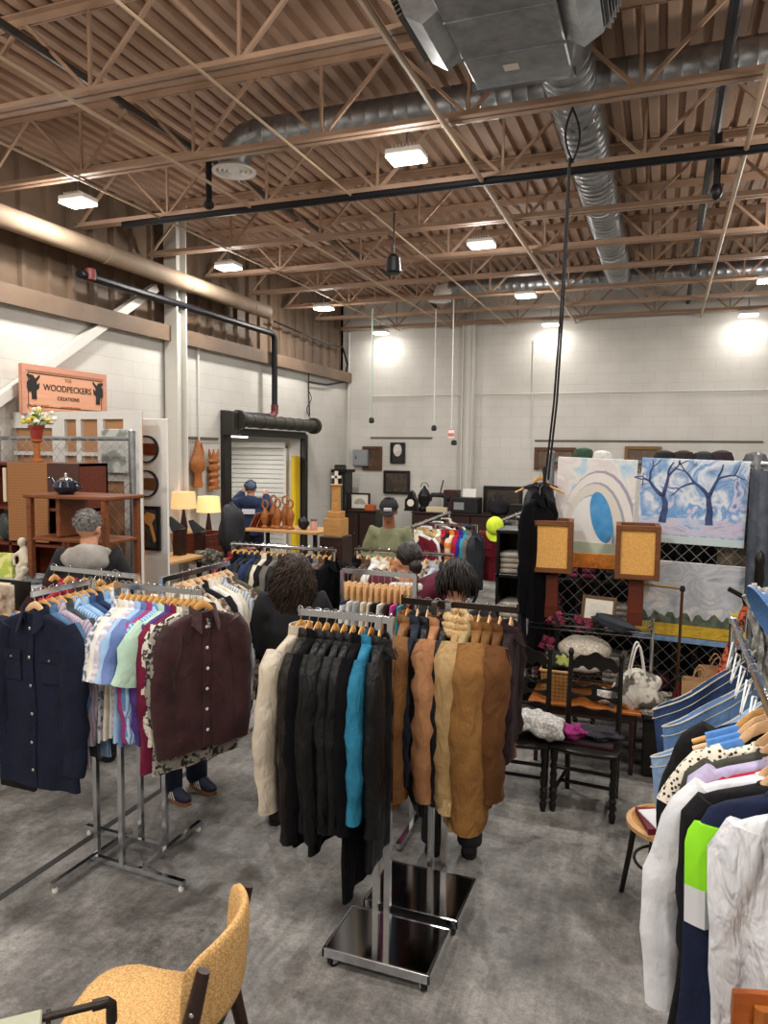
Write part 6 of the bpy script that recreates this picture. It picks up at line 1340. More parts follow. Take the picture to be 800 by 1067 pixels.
# white board with two round mirrors
my = 6.05; m0 = at_y(140, 500, my).x; m1 = at_y(173, 500, my).x
o = MB().box(((m0+m1)/2, my+.03, 1.3), (m1-m0, .03, 2.6), None, .004).build('display_board', whitep); tag(o, 'tall white display board carrying two round mirrors', 'board')
mirr = mat('painted mirror reflection', 'd5d8da', .12, .0, spec=.6)  # non-metal pale colour stands in for the white reflection
for k, (py, lab) in enumerate(((468, 'upper round mirror with a dark wood band on the white display board'), (504, 'lower round mirror with a brown wood band on the white display board'))):
    p = at_y(153, py, my); r = thing('round_mirror', lab, 'mirror', (p.x, my, p.z)); rad = .135
    Mr = Matrix.Rotation(R(90), 4, 'X')
    MB().lathe([(rad-.012, -.012), (rad, -.012), (rad, .02), (rad-.012, .02), (rad-.012, -.012)], 32, Mr, False).build('rim', blackm, r); MB().lathe([(rad-.01, -.006), (rad-.01, .004)], 32, Mr).build('glass', mirr, r)
    hb = rad*.42; MB().prism([(-math.sqrt(rad*rad-hb*hb)*.96, -hb), (math.sqrt(rad*rad-hb*hb)*.96, -hb), (rad*.95, 0), (math.sqrt(rad*rad-hb*hb)*.96, hb), (-math.sqrt(rad*rad-hb*hb)*.96, hb), (-rad*.95, 0)], -.022, -.008).build('wood_band', wood_r if k == 0 else mat('brown wood', '6b452c', .5, 0, 'wood', '553521', 5.), r, 0)
def fb2(r, w, h):
    q = MB()
    for s in (-1, 1): q.box((s*(w/2-.015), 0, 0), (.03, .03, h)); q.box((0, 0, s*(h/2-.015)), (w-.06, .03, .03))
    q.build('frame', blackm, r, 0); slab(r, 'backing', w-.05, h-.05, paintmat('dark print', ['1c1c1e', '3a3a3c', '5a5856'], 20., .5), .003, .01)
    q = MB(); q.prism([(-.07, .12), (-.03, .16), (.05, .14), (.06, .1), (.02, .05), (.07, -.12), (.05, -.14), (0, .02), (-.05, .05)], -.02, -.004); q.build('carved_inlay', mat('tan inlay', 'c98f4e', .6), r, 0)
painting('tall dark framed panel with a tan carved inlay below the round mirrors', 'framed_carving', None, 147, 527, 167, 574, my-.02, fb2, 0, 'picture')
# shelving unit of the stall
cy = 5.1; P_ = lambda px, py, y=cy: at_y(px, py, y)
x0, xa, xb, x1 = P_(-30, 500).x, P_(25, 500).x, P_(66, 500).x, P_(98, 500).x; zt = P_(50, 482).z
r = thing('shelving_unit', 'brown shelving unit with a woven door against the stall fence', 'cabinet', ((x0+x1)/2, cy, 0)); cx = r.location.x
q = MB(); q.box((0, .16, zt/2), (x1-x0, .02, zt)); q.box((0, 0, zt-.012), (x1-x0, .34, .024)); 
for z in (.06, P_(10, 527).z, P_(10, 563).z): q.box((0, 0, z), (x1-x0, .34, .024))
for x in (x0-cx+.012, xa-cx, x1-cx-.012): q.box((x, 0, zt/2), (.024, .34, zt))
q.build('carcass', wood_r, r, 0)
zb = P_(45, 562).z
MB().box(((xa+xb)/2-cx, -.175, (zt+zb)/2), (xb-xa, .02, zt-zb), None, .003).build('woven_door', mat('woven door cloth', '9a6a42', .9, 0, 'weave', '7c5230', 260., .4), r)
MB().box(((xb+x1)/2-cx, -.175, (zt+P_(80, 516).z)/2), (x1-xb, .02, zt-P_(80, 516).z), None, .003).build('panel_door', mat('cocoa wood', '4a2a20', .45, 0, 'wood', '38201a', 5.), r)
MB().box((xa-cx-.02, -.19, (zt+P_(20, 527).z)/2), (.035, .02, .3), None, .006).build('catch_rail', mat('ivory rail', 'cdbfa2', .6), r)
o = MB().lathe([(.04, 0), (.08, .05), (.09, .14), (.07, .24), (.04, .27), (.05, .3)], 20).build('glass_vase', mat('smoked glass', '2c3434', .08, 0, spec=.6)); o.location = (P_(18, 560).x, 5.02, P_(10, 563).z+.013); tag(o, 'dark glass vase on the shelving unit beside the woven door', 'vase')
o = MB().box((0, 0, .11), (.06, .2, .22), None, .003).build('book', mat('cream book', 'cfc8b8', .7)); o.location = (P_(3, 560).x, 5.05, P_(10, 563).z+.013); tag(o, 'cream book standing on the shelving unit beside the vase', 'book')
# flower pot on a wooden post on the unit
p = P_(42, 460); fpz = P_(42, 458).z
o = MB().lathe([(.05, zt+.001), (.05, zt+.02), (.028, zt+.03), (.028, fpz-.03), (.05, fpz-.015), (.05, fpz)], 16).build('wooden_pedestal', wood_o); o.location = (p.x, 5.06, 0); tag(o, 'turned orange wooden pedestal on the shelving unit under the flower pot', 'pedestal')
r = thing('potted_flowers', 'red pot of white and yellow flowers on the wooden pedestal', 'plant', (p.x, 5.06, fpz))
MB().lathe([(.045, 0), (.06, .1), (.068, .1), (.07, .125), (.058, .125), (.05, .1), (.004, .1)], 18).build('pot', mat('red glazed pot', '8f2f24', .4), r)
gl = random.Random(4); q = MB(); fw_ = []
for k in range(46):
    a = gl.uniform(0, 6.28); e = gl.uniform(.2, 1.3); d = Vector((math.cos(a)*math.cos(e), math.sin(a)*math.cos(e), math.sin(e))); L_ = gl.uniform(.08, .17); tip = Vector((0, 0, .11))+d*L_
    q.tube([(0, 0, .1), Vector((0, 0, .11))+d*L_*.5, tip], .002, 4); sd_ = d.cross(Vector((0, 0, 1))); sd_ = sd_.normalized()*.018
    q.loft([[tip-sd_*.2, tip+Vector((0, 0, .002)), tip+sd_*.2], [tip+d*.02-sd_, tip+d*.02+Vector((0, 0, .006)), tip+d*.02+sd_], [tip+d*.045-sd_*.2, tip+d*.047, tip+d*.045+sd_*.2]])
    if k % 2 == 0: fw_.append(tip+d*.03)
q.build('leaves', mat('leaf green', '4f7a35', .6, 0, 'noise', '7fa050', 20.), r)
for k, t in enumerate(fw_): MB().blob(t, (.022, .022, .018), .2, 5, 10, 6, k).build('blossom', mat('white blossom', 'eae4cf', .7) if k % 3 else mat('yellow blossom', 'e3c94f', .7), r)
wood_s = mat('chestnut stand wood', '7c4520', .45, 0, 'wood', '5c3016', 4.)
# orange wooden open stand with teapot
sy = 4.62; T_ = lambda px, py: at_y(px, py, sy); xl, xr = T_(49, 560).x, T_(129, 560).x; zt2 = T_(90, 515).z
r = thing('wooden_stand', 'orange brown open wooden stand behind the grey haired person', 'stand', ((xl+xr)/2, sy, 0)); W = xr-xl
MB().box((0, 0, zt2-.015), (W+.06, .42, .03), None, .006).build('top', wood_s, r); zs = T_(90, 561).z
MB().box((0, 0, zs), (W, .38, .025), None, .004).build('shelf_board', wood_s, r); MB().box((0, 0, .3), (W, .38, .025), None, .004).build('shelf_board', wood_s, r)
for s in (-1, 1):
    for t in (-1, 1): MB().box((s*(W/2-.02), t*.18, (zt2-.03)/2), (.045, .045, zt2-.03), None, .004).build('leg', wood_s, r)
MB().box((T_(75, 540).x-r.location.x, 0, (zt2+zs)/2), (.04, .3, zt2-zs-.04), None, .004).build('divider', wood_s, r)
p = T_(77, 515); r = thing('teapot', 'dark glazed teapot with a silver lid on the wooden stand', 'teapot', (p.x, sy-.08, zt2)); tpm = mat('dark glaze', '1a2030', .15, spec=.6)
MB().lathe([(.05, 0), (.09, .03), (.1, .06), (.085, .1), (.05, .115), (.004, .116)], 22).build('pot_body', tpm, r); MB().tube([(-.09, 0, .05), (-.13, 0, .075), (-.15, 0, .12), (-.165, 0, .125)], [.02, .016, .011, .012], 10).build('spout', tpm, r)
MB().tube([(.09, 0, .09)]+[(.1+.045*math.sin(PI*u/8), 0, .09-.055*u/8) for u in range(9)], .009, 8).build('handle', tpm, r); lid = MB().lathe([(.05, .113), (.045, .125), (.012, .135), (.01, .15), (.016, .16), (.004, .168)], 18).build('lid', chrome, r)
# counter with statue
ty = 4.5; Q_ = lambda px, py: at_y(px, py, ty); zc = Q_(30, 604).z; xa, xb = Q_(-25, 600).x, Q_(60, 600).x
r = thing('marble_counter', 'dark counter with a white marble top behind the denim shirts', 'counter', ((xa+xb)/2, ty, 0)); W = xb-xa
MB().box((0, 0, (zc-.03)/2), (W-.06, .5, zc-.03), None, .005).build('cabinet_body', wood_b, r); MB().box((0, 0, zc-.015), (W, .56, .03), None, .008).build('marble_top', mat('white marble', 'd5d6d8', .2, 0, 'noise', 'a9adb3', 3.), r)
p = Q_(31, 600); o = None
q = MB(); q.box((0, 0, .02), (.12, .1, .04), None, .008); q.tube([(0, 0, .03), (-.02, 0, .1), (.03, -.01, .16), (.0, 0, .23), (.0, 0, .28)], [.06, .055, .05, .045, .022], 12); q.ell((-.01, -.01, .31), (.03, .034, .04), 14, 10); q.tube([(.0, -.02, .24), (-.06, -.05, .2), (-.04, -.06, .13)], [.02, .016, .012], 8); q.tube([(.02, 0, .24), (.05, -.03, .17), (.0, -.06, .12)], [.02, .016, .012], 8); q.tube([(-.02, -.02, .08), (.07, -.05, .1), (.02, -.06, .04)], [.035, .028, .018], 10)
o = solidify_voxel(q, 'statuette', .007, mat('ivory plaster', 'cfc6b4', .6, 0, 'noise', 'b3a893', 12.), None, 2); o.location = (p.x, ty-.05, zc); tag(o, 'ivory seated figure statuette on the marble counter', 'statuette')
o = MB().box((0, 0, .1), (.13, .04, .2), None, .004).build('book', mat('lime cover', 'a9b54a', .6, 0, 'spot', 'd9d68a', 14.)); o.location = (Q_(6, 600).x, ty+.02, zc); tag(o, 'lime green book standing on the marble counter', 'book')
q = MB(); q.lathe([(.06, 0), (.085, .03), (.09, .05), (.08, .05), (.06, .02), (.004, .015)], 18); o = q.build('glass_bowl', mat('clear glass', 'd5dde0', .05, 0, spec=.7, trans=.8)); o.location = (Q_(52, 600).x-.05, ty-.12, zc); tag(o, 'small glass bowl at the near end of the marble counter', 'bowl')
# ledge with books at the picture edge
ly = 3.55; B_ = lambda px, py: at_y(px, py, ly); zl = B_(5, 640).z
r = thing('book_ledge', 'narrow wooden ledge rack holding books beside the navy overshirt', 'rack', (B_(-2, 640).x, ly+.02, 0)); MB().box((0, 0, zl-.012), (.3, .2, .024), None, .003).build('shelf_board', wood_l, r); MB().box((0, .1, (zl+.2)/2), (.3, .02, zl+.2)).build('back_panel', wood_b, r); MB().box((0, 0, .3), (.3, .2, .024)).build('shelf_board', wood_l, r)
for k, (dx, c, lab) in enumerate(((.1, '5a3a2e', 'brown picture book leaning on the wooden ledge'), (.03, 'b59a78', 'tan book on the wooden ledge beside the brown one'))):
    o = MB().box((0, 0, .1), (.11, .03, .2), None, .003).build('book', mat('cover '+c, c, .6, 0, 'noise', 'd8c8b0', 12.)); o.location = (r.location.x+dx, ly-.02+.04*k, zl); tag(o, lab, 'book')
bp_ = B_(1, 692); MB().box((0, 0, bp_.z-.012), (.3, .2, .024), None, .003).build('shelf_board', wood_l, r)
q = MB(); q.blob((0, 0, .1), (.12, .07, .11), .08, 3, 20, 12, 3); o = q.build('orange_bag', mat('orange nylon', 'd4501e', .5, 0, 'noise', 'b53f14', 8., .3), None, 180); o.location = (r.location.x+.02, ly-.01, bp_.z); tag(o, 'orange nylon bag on the wooden ledge rack beside the navy overshirt sleeve', 'bag')
# display table along the wall with lamps, bags, bowl
def tbl(label, x, y, w, d, h, top, legm, name='display_table'):
    r = thing(name, label, 'table', (x, y, 0)); MB().box((0, 0, h-.02), (w, d, .04), None, .006).build('table_top', top, r)
    for s in (-1, 1):
        for t in (-1, 1): MB().box((s*(w/2-.05), t*(d/2-.05), (h-.04)/2), (.05, .05, h-.04), None, .003).build('leg', legm, r)
    return r
X1 = -5.55
p = at_x(160, 583, X1); h1 = p.z; tbl('pale wood display table with the yellow fruit bowl', X1-.1, p.y+.15, .8, .9, h1, wood_l, wood_b)
y1 = p.y+.15
p2 = at_x(222, 580, X1); h2 = p2.z; tbl('pale wood display table under the wooden crate', X1-.1, p2.y+.1, .8, 1.1, h2, wood_l, wood_b); y2 = p2.y+.1
b_ = at_x(150, 578, X1+.15); r = thing('fruit_bowl', 'wooden bowl of yellow fruit on the pale display table', 'bowl', (X1+.12, b_.y, h1)); MB().lathe([(.06, 0), (.14, .03), (.17, .06), (.16, .06), (.12, .03), (.004, .02)], 24).build('bowl', wood_r, r)
for k in range(7): o = MB().ell((0, 0, 0), (.045, .038, .036), 12, 8).build('lemon', mat('lemon skin', 'd9d23a', .5)); a = k*1.05; rad = .075 if k < 6 else 0; o.location = (X1+.12+rad*math.cos(a), b_.y+rad*math.sin(a), h1+.07+(.03 if k == 6 else 0)); tag(o, 'yellow lemon in the wooden bowl on the display table', 'fruit', 'lemons in the wooden bowl')
pp = at_x(175, 575, X1); r = thing('potted_plant', 'small dried plant in a black pot beside the fruit bowl', 'plant', (X1-.25, pp.y, h1)); MB().lathe([(.05, 0), (.06, .12), (.05, .12), (.004, .1)], 16).build('pot', blackp, r)
for k in range(6): a = k*1.1; MB().tube([(0, 0, .1), (.03*math.cos(a), .03*math.sin(a), .18), (.08*math.cos(a), .08*math.sin(a), .26)], [.004, .008, .002], 5).build('stem', mat('dried stem', 'a98a72', .8), r)
shade = mat('lit linen shade', 'e8b27c', .8, 0, em=.75); shade2 = mat('lit yellow shade', 'ecc98a', .8, 0, em=.8)
for k, (px, zpy, lab, sm) in enumerate(((190, 528, 'lit table lamp with a peach drum shade against the side wall', shade), (216, 532, 'lit table lamp with a yellow drum shade beside the peach one', shade2))):
    p = at_x(px, zpy, XW+.3); hh = h1 if k == 0 else h2; r = thing('table_lamp', lab, 'lamp', (XW+.32, p.y, hh)); zz = p.z-hh
    MB().lathe([(.07, 0), (.08, .02), (.03, .05), (.05, zz*.5), (.015, zz-.03), (.012, zz+.05)], 18).build('base', wood_d, r); MB().lathe([(.17, zz-.02), (.15, zz+.2), (.147, zz+.2), (.167, zz-.02), (.17, zz-.02)], 28, None, False).build('shade', sm, r)
    light(XW+.32, p.y, p.z+.08, 4., .08)
for k, (px, py, lab) in enumerate(((187, 545, 'black necklace bust on a dark column, nearer the peach lamp'), (209, 548, 'black necklace bust on the crate, beside the yellow lamp'))):
    p = at_x(px, py, -5.5); hh = h1 if k == 0 else h2; r = thing('display_bust', lab, 'display bust', (-5.5, p.y, hh)); zz = p.z-hh
    MB().box((0, 0, (zz-.07)/2), (.12, .12, zz-.07), None, .004).build('column', wood_d, r); q = MB(); q.loft([[(.02*math.cos(a*PI/6), .16*f*math.sin(a*PI/6), 0) for a in range(12)] for f in (1,)]+[[(.03*math.cos(a*PI/6)-.02*i, (.16-.03*i)*math.sin(a*PI/6), .05*i) for a in range(12)] for i in range(1, 5)]); o = q.build('bust', mat('black velvet', '121214', .95), r); o.location = (0, 0, zz-.09); o.rotation_euler = (0, -.4, 0)
p = at_x(214, 575, -5.6); r = thing('wooden_crate', 'brown slatted wooden crate on the second display table', 'crate', (-5.6, p.y, h2))
for k in range(4): MB().box((.17, 0, .05+.08*k), (.015, .5, .065), None, .002).build('slat', wood_r, r); MB().box((-.17, 0, .05+.08*k), (.015, .5, .065), None, .002).build('slat', wood_r, r)
for s in (-1, 1): MB().box((0, s*.24, .17), (.34, .015, .33), None, .002).build('end_panel', wood_r, r)
MB().box((0, 0, .012), (.32, .47, .016)).build('base', wood_r, r)
q = MB(); q.blob((0, 0, .08), (.2, .16, .09), .25, 4, 22, 12, 5); o = q.build('dark_textile', mat('dark patterned cloth', '3a3a36', .9, 0, 'spot', '8a8678', 24.), None, 180); p = at_x(226, 575, -5.2); o.location = (-5.25, p.y-.1, h2); tag(o, 'dark patterned cloth heaped on the second display table', 'cloth')
q = MB(); q.blob((0, 0, 0), (.14, .2, .33), .12, 3, 22, 14, 6); q2 = at_x(241, 552, -5.0); o = q.build('black_backpack', mat('black nylon', '15161c', .6, 0, 'noise', '22242c', 8., .3), None, 180); o.location = q2; tag(o, 'black backpack hanging at the dock side of the crate table', 'backpack'); sx_ = MB().tube([(q2.x, q2.y, 0), (q2.x, q2.y, q2.z+.28)], .014, 8).build('hook_stand', blackm); tag(sx_, 'black hook stand that carries the backpack', 'stand')
# carved wood pieces on the wall
carv = mat('carved wood', 'a86a36', .5, 0, 'wood', '7c4720', 5.)
def carving(label, px, py0, py1, prof, wscale):
    a = at_x(px, py0, XW+.03); bq = at_x(px, py1, XW+.03); h = a.z-bq.z; n = 16; rings = []
    for u, wd, dp in prof: rings.append([(dp*math.cos(2*PI*j/n)*.5, wd*wscale*math.sin(2*PI*j/n), h*u) for j in range(n)])
    q = MB(); q.loft(rings); return q, (XW+.09, a.y, bq.z), label, h
q, l, lab, h = carving('tall carved wooden figure with raised arms on the side wall', 202, 458, 508, [(0, .5, .1), (.06, .6, .11), (.12, .5, .1), (.3, .42, .1), (.38, .85, .14), (.5, 1., .16), (.58, .85, .14), (.7, .5, .12), (.8, .38, .1), (.9, .22, .08), (1, .08, .04)], .17)
q.tube([(0, .1, h*.55), (0, .12, h*.75), (0, .09, h*.93)], [.03, .025, .012], 8); q.tube([(0, -.1, h*.5), (0, -.05, h*.7), (0, -.03, h*.85)], [.03, .025, .012], 8); o = q.build('wood_carving', carv); o.location = l; tag(o, lab, 'carving')
q, l, lab, h = carving('carved wooden figure of stacked birds on the side wall beside the dock door', 219, 468, 510, [(0, .9, .1), (.06, .9, .11), (.1, .5, .1), (.2, .8, .13), (.28, .5, .1), (.36, .85, .13), (.44, .45, .1), (.5, .8, .13), (.58, .9, .13), (.64, .4, .09), (.7, .9, .12), (.76, .85, .1)], .15)
for s in (-1, 0, 1): q.tube([(0, s*.05, h*.74), (0, s*.1, h*.86), (0, s*.12, h)], [.035, .028, .01], 8)
o = q.build('wood_carving', carv); o.location = l; tag(o, lab, 'carving')
q, l, lab, h = carving('narrow carved wooden strip on the side wall beside the white column', 184, 468, 508, [(0, .5, .05), (.2, .8, .06), (.5, .5, .05), (.8, .8, .06), (1, .2, .03)], .06); o = q.build('wood_carving', carv); o.location = l; tag(o, lab, 'carving')
# wood workers bench with carvings in front of the dock door
by = 9.6; W_ = lambda px, py, y=by: at_y(px, py, y); hb = W_(300, 551).z; r = tbl('long pale bench of carved wood goods in front of the dock door', (W_(262, 550).x+W_(338, 550).x)/2, by+.1, W_(338, 550).x-W_(262, 550).x, .7, hb, wood_l, wood_b, 'work_bench')
for k, (px, top) in enumerate(((278, 522), (285, 516), (291, 520), (297, 517), (304, 521))):
    p = W_(px, 548); zt3 = W_(px, top).z-hb; q = MB(); n = 14; br = random.Random(k)
    q.lathe([(.06, 0), (.065, .02), (.035, .05), (.05+.01*br.random(), zt3*.3), (.065, zt3*.5), (.03, zt3*.68), (.02, zt3*.75)], 14)
    q.tube([(.045*math.cos(2*PI*j/16), 0, zt3*.87+.06*math.sin(2*PI*j/16)) for j in range(16)], .014, 8, None, True, 1., True)
    o = q.build('looped_carving', carv); o.location = (p.x, by-.05+.05*(k % 2), hb); tag(o, f'carved wooden stand with a loop top, {ORD[k]} from the dock side of the bench', 'carving', 'loop topped carvings on the bench')
for k in range(6):
    p = W_(262+3.2*k, 548); o = MB().box((0, 0, .11), (.02, .26, .24), Matrix.Rotation(R(28), 4, 'Y'), .004).build('cutting_board', wood_r if k % 2 else carv); o.location = (p.x+.02, by+.05, hb+.012); tag(o, f'wooden cutting board leaning in a row, {ORD[k]} from the dock side', 'cutting board', 'cutting boards on the bench')
p = W_(327, 548); r = thing('glass_jar', 'pink glass jar on the bench beside the loop carvings', 'jar', (p.x, by, hb)); MB().lathe([(.05, 0), (.055, .1), (.045, .12), (.045, .14)], 16).build('jar', mat('pink glass', 'c99a90', .2), r); MB().lathe([(.05, .14), (.05, .16), (.004, .165)], 16).build('lid', chrome, r)
p = W_(316, 548); o = MB().blob((0, 0, .09), (.08, .07, .09), .15, 3, 18, 12, 4).build('dark_figurine', blackp, None, 180); o.location = (p.x, by, hb); tag(o, 'dark rounded figurine on the bench beside the pink jar', 'figurine')
# wooden tower
ty2 = 9.2; p = at_y(350, 560, ty2); zt4 = at_y(350, 497, ty2).z; zb4 = at_y(350, 558, ty2).z
r = thing('wooden_obelisk', 'pale stepped wooden obelisk with a cross top before the dark glass cabinet', 'sculpture', (p.x, ty2, 0))
MB().box((0, 0, zb4/2), (.34, .34, zb4), None, .006).build('plinth', wood_d, r); q = MB(); hh = zt4-zb4
for w_, z0, z1 in ((.26, 0, .3), (.19, .3, .42), (.1, .42, .85), (.13, .85, .88)): q.box((0, 0, zb4+hh*(z0+z1)/2), (w_, w_, hh*(z1-z0)), None, .006)
q.build('tower', mat('pale obelisk wood', 'bf9055', .5, 0, 'wood', 'a3743d', 4.), r, 0); q = MB(); q.box((0, 0, zb4+hh*.99), (.035, .035, hh*.22)); q.box((0, 0, zb4+hh*1.), (.13, .035, .035)); q.build('cross', mat('pale cross', 'd8d0c2', .6), r, 0)
# more carved goods on the two display tables
wx = random.Random(21)
for k in range(5):
    yb_ = y1-.35+.17*k; hh = wx.uniform(.07, .16); r = thing('wooden_box', f'small wooden lidded box, {ORD[k]} from the stall side on the fruit bowl table', 'box', (X1-.3+.06*(k % 2), yb_, h1), wx.uniform(-.3, .3), 'wooden boxes on the fruit bowl table'); mm = (wood_r, carv, wood_d, wood_l, carv)[k]
    MB().box((0, 0, hh/2), (.15, .12, hh), None, .005).build('body', mm, r); MB().box((0, 0, hh+.011), (.16, .13, .02), None, .005).build('lid', mm, r); MB().ell((0, 0, hh+.028), .012, 8, 6).build('knob', brass if False else wood_d, r)
for k in range(4):
    yb_ = y2-.3+.25*k; r = thing('wooden_bowl', f'turned wooden bowl, {ORD[k]} from the stall side on the crate table', 'bowl', (X1+.2, yb_, h2), 0, 'wooden bowls on the crate table'); MB().lathe([(.04, 0), (.05, .01), (.09+.01*k, .06), (.085+.01*k, .06), (.045, .02), (.004, .018)], 20).build('bowl', (carv, wood_d, wood_l, wood_r)[k], r)
for k in range(3):
    o = MB().box((0, 0, .16), (.03, .22, .32), Matrix.Rotation(-.2, 4, 'Y'), .006).build('serving_board', (carv, wood_l, wood_r)[k]); o.location = (X1-.42, y2-.25+.27*k, h2+.004); tag(o, f'upright wooden serving board, {ORD[k]} from the stall side behind the crate', 'serving board', 'serving boards behind the crate')
# ================================================================== END WALL PICTURES AND GOODS
WY = YB-.02
def simpleframe(fm, inner, fw_=.05, oval=None):
    def f(r, w, h):
        q = MB()
        for s in (-1, 1): q.box((s*(w/2-fw_/2), -.02, 0), (fw_, .04, h), None, .006); q.box((0, -.02, s*(h/2-fw_/2)), (w-2*fw_, .04, fw_), None, .006)
        q.build('frame', fm, r, 0); slab(r, 'picture_panel', w-fw_*1.6, h-fw_*1.6, inner, -.008, .012)
        if oval: q = MB(); n = 24; q.prism([(oval[0]*math.cos(2*PI*j/n), oval[2]+oval[1]*math.sin(2*PI*j/n)) for j in range(n)], -.03, -.012); q.build('oval_portrait', mat('pale oval', 'd9d5cb', .6, 0, 'noise', 'a9a59b', 9.), r, 0)
    return f
brf = mat('brown picture frame', '5e3a22', .5, 0, 'wood', '472a18', 5.); bkf = mat('black picture frame', '141210', .4)
painting('brown framed dark portrait on the end wall above the grey electric box', 'framed_picture', None, 378, 465, 398, 490, WY, simpleframe(brf, paintmat('dark portrait', ['2a1c14', '4a3524', '6a4f36'], 6., .6), .06), 0, 'picture')
painting('black framed picture with a pale oval on the end wall', 'framed_picture', None, 407, 461, 422, 483, WY, simpleframe(bkf, paintmat('black mount', ['141210', '1e1b18'], 6., .2), .04, (.09, .13, .06)), 0, 'picture')
painting('square black framed dark painting on the end wall above the capped person', 'framed_picture', None, 400, 490, 427, 515, WY, simpleframe(bkf, paintmat('dark still life', ['171310', '4a3c2e', '2a211a', '6a5a48'], 5., 1.), .05), 0, 'picture')
painting('wide dark framed painting on the end wall behind the far rails', 'framed_picture', None, 504, 506, 544, 540, WY, simpleframe(bkf, paintmat('dark landscape', ['1a1512', '33291f', '4a4034'], 4., .8, (1, 1, 3)), .06), 0, 'picture')
painting('brown wooden framed picture on the end wall behind the hanging black dress', 'framed_picture', None, 557, 466, 600, 490, WY, simpleframe(brf, paintmat('brown print', ['4a3a2c', '6a5642'], 6., .6), .07), 0, 'picture')
painting('gold brown framed picture on the end wall above the blue landscape', 'framed_picture', None, 651, 465, 688, 492, WY, simpleframe(mat('old gold frame', '7a5a30', .45, .2), paintmat('brown print', [], 6., .6) if False else MATS['brown print'], .06), 0, 'picture')
a = at_y(377, 477, WY); r = thing('electric_panel', 'grey electric panel box on the end wall', 'electric panel', (a.x, WY-.05, a.z)); MB().box((0, 0, 0), (.33, .1, .34), None, .006).build('box', mat('grey panel', '83868a', .5), r); MB().box((0, -.053, 0), (.29, .01, .3), None, .004).build('door', mat('grey panel door', '8d9094', .5), r); MB().box((-.09, -.06, 0), (.02, .015, .06), None, .003).build('latch', blackp, r)
# dark glass cabinet by the corner
gy = 13.7; G_ = lambda px, py: at_y(px, py, gy); x0, x1, zt = G_(337, 500).x, G_(361, 500).x, G_(348, 489).z
x0 = max(x0, XW+.1)
r = thing('glass_cabinet', 'tall black cabinet with glazed doors in the room corner', 'cabinet', ((x0+x1)/2, gy+.1, 0)); W = x1-x0
q = MB(); q.box((0, .18, zt/2), (W, .03, zt)); q.box((0, 0, zt-.03), (W+.1, .44, .06)); q.box((0, 0, .3), (W, .4, .6))
for s in (-1, 0, 1): q.box((s*(W/2-.02), -.17, zt/2), (.05, .05, zt)); q.box((s*(W/2-.015), 0, zt/2), (.03, .38, zt)) if s else None
for z in (.95, 1.3): q.box((0, 0, z), (W-.04, .34, .02))
q.build('carcass', wood_b, r, 0); q = MB()
for k in range(9): q.tube([(-W/2+W*k/8, -.15, zt), (-W/2+W*k/8, -.15, zt+.07)], .012, 6)
q.tube([(-W/2, -.15, zt+.08), (W/2, -.15, zt+.08)], .014, 6); q.build('gallery_rail', wood_b, r)
gls = mat('cabinet glass', 'c9d2d4', .05, 0, spec=.6, trans=.85)
for s in (-1, 1): MB().box((s*W/4, -.17, .6+(zt-.66)/2), (W/2-.08, .006, zt-.7)).build('glass_door', gls, r)
# sideboard by the end wall with picture and box
def sideboard(label, px0, px1, pyt, y, d=.45):
    a = at_y(px0, pyt, y-d/2); bq = at_y(px1, pyt, y-d/2); z = a.z; W = bq.x-a.x; r = thing('sideboard', label, 'sideboard', ((a.x+bq.x)/2, y, 0))
    MB().box((0, 0, z/2+.05), (W-.04, d-.04, z-.13), None, .005).build('body', wood_b, r); MB().box((0, 0, z-.015), (W, d, .03), None, .006).build('top', wood_d, r)
    n = max(2, int(W/.5))
    for k in range(n): dr = MB().box((-W/2+W*(k+.5)/n, -d/2+.01, z/2+.05), (W/n-.04, .02, z-.22), None, .004).build('door', wood_d, r); MB().ell((-W/2+W*(k+.5)/n+.1, -d/2-.015, z/2+.1), .015, 10, 6).build('knob', brass, dr)
    for s in (-1, 1):
        for t in (-1, 1): MB().box((s*(W/2-.06), t*(d/2-.06), .03), (.05, .05, .06)).build('foot', wood_b, r)
    return r, z
r, z1_ = sideboard('dark sideboard under the grey electric box', 356, 392, 531, 13.9)
p = at_y(375, 524, 13.85); r = thing('fan_picture', 'pale fan picture in a frame on the dark sideboard', 'picture', (p.x, 13.85, z1_)); q = MB()
for s in (-1, 1): q.box((s*.2, 0, .17), (.04, .03, .34)); q.box((0, 0, .17+s*.155), (.36, .03, .03))
q.build('frame', wood_d, r, 0); MB().box((0, .005, .17), (.37, .012, .29)).build('mat_board', mat('ivory mat', 'e0dccf', .8), r, 0)
q = MB()
for k in range(7): a = R(20+140*k/6); q.prism([(.03*math.cos(a-.1), .1+.03*math.sin(a-.1)), (.13*math.cos(a-.14), .1+.13*math.sin(a-.14)), (.13*math.cos(a+.14), .1+.13*math.sin(a+.14)), (.03*math.cos(a+.1), .1+.03*math.sin(a+.1))], -.008, -.002)
q.build('fan_print', mat('grey fan print', '9c968a', .8), r, 0)
p = at_y(385, 528, 13.7); o = MB().box((0, 0, .06), (.2, .16, .12), None, .01).build('orange_box', mat('orange lacquer', 'b5562a', .4)); o.location = (p.x, 13.75, z1_); tag(o, 'orange lacquer box on the dark sideboard beside the fan picture', 'box')
r, z2_ = sideboard('long dark sideboard along the end wall behind the far rails', 428, 556, 533, 13.85, .5)
def onside(px): return at_y(px, 525, 13.8).x
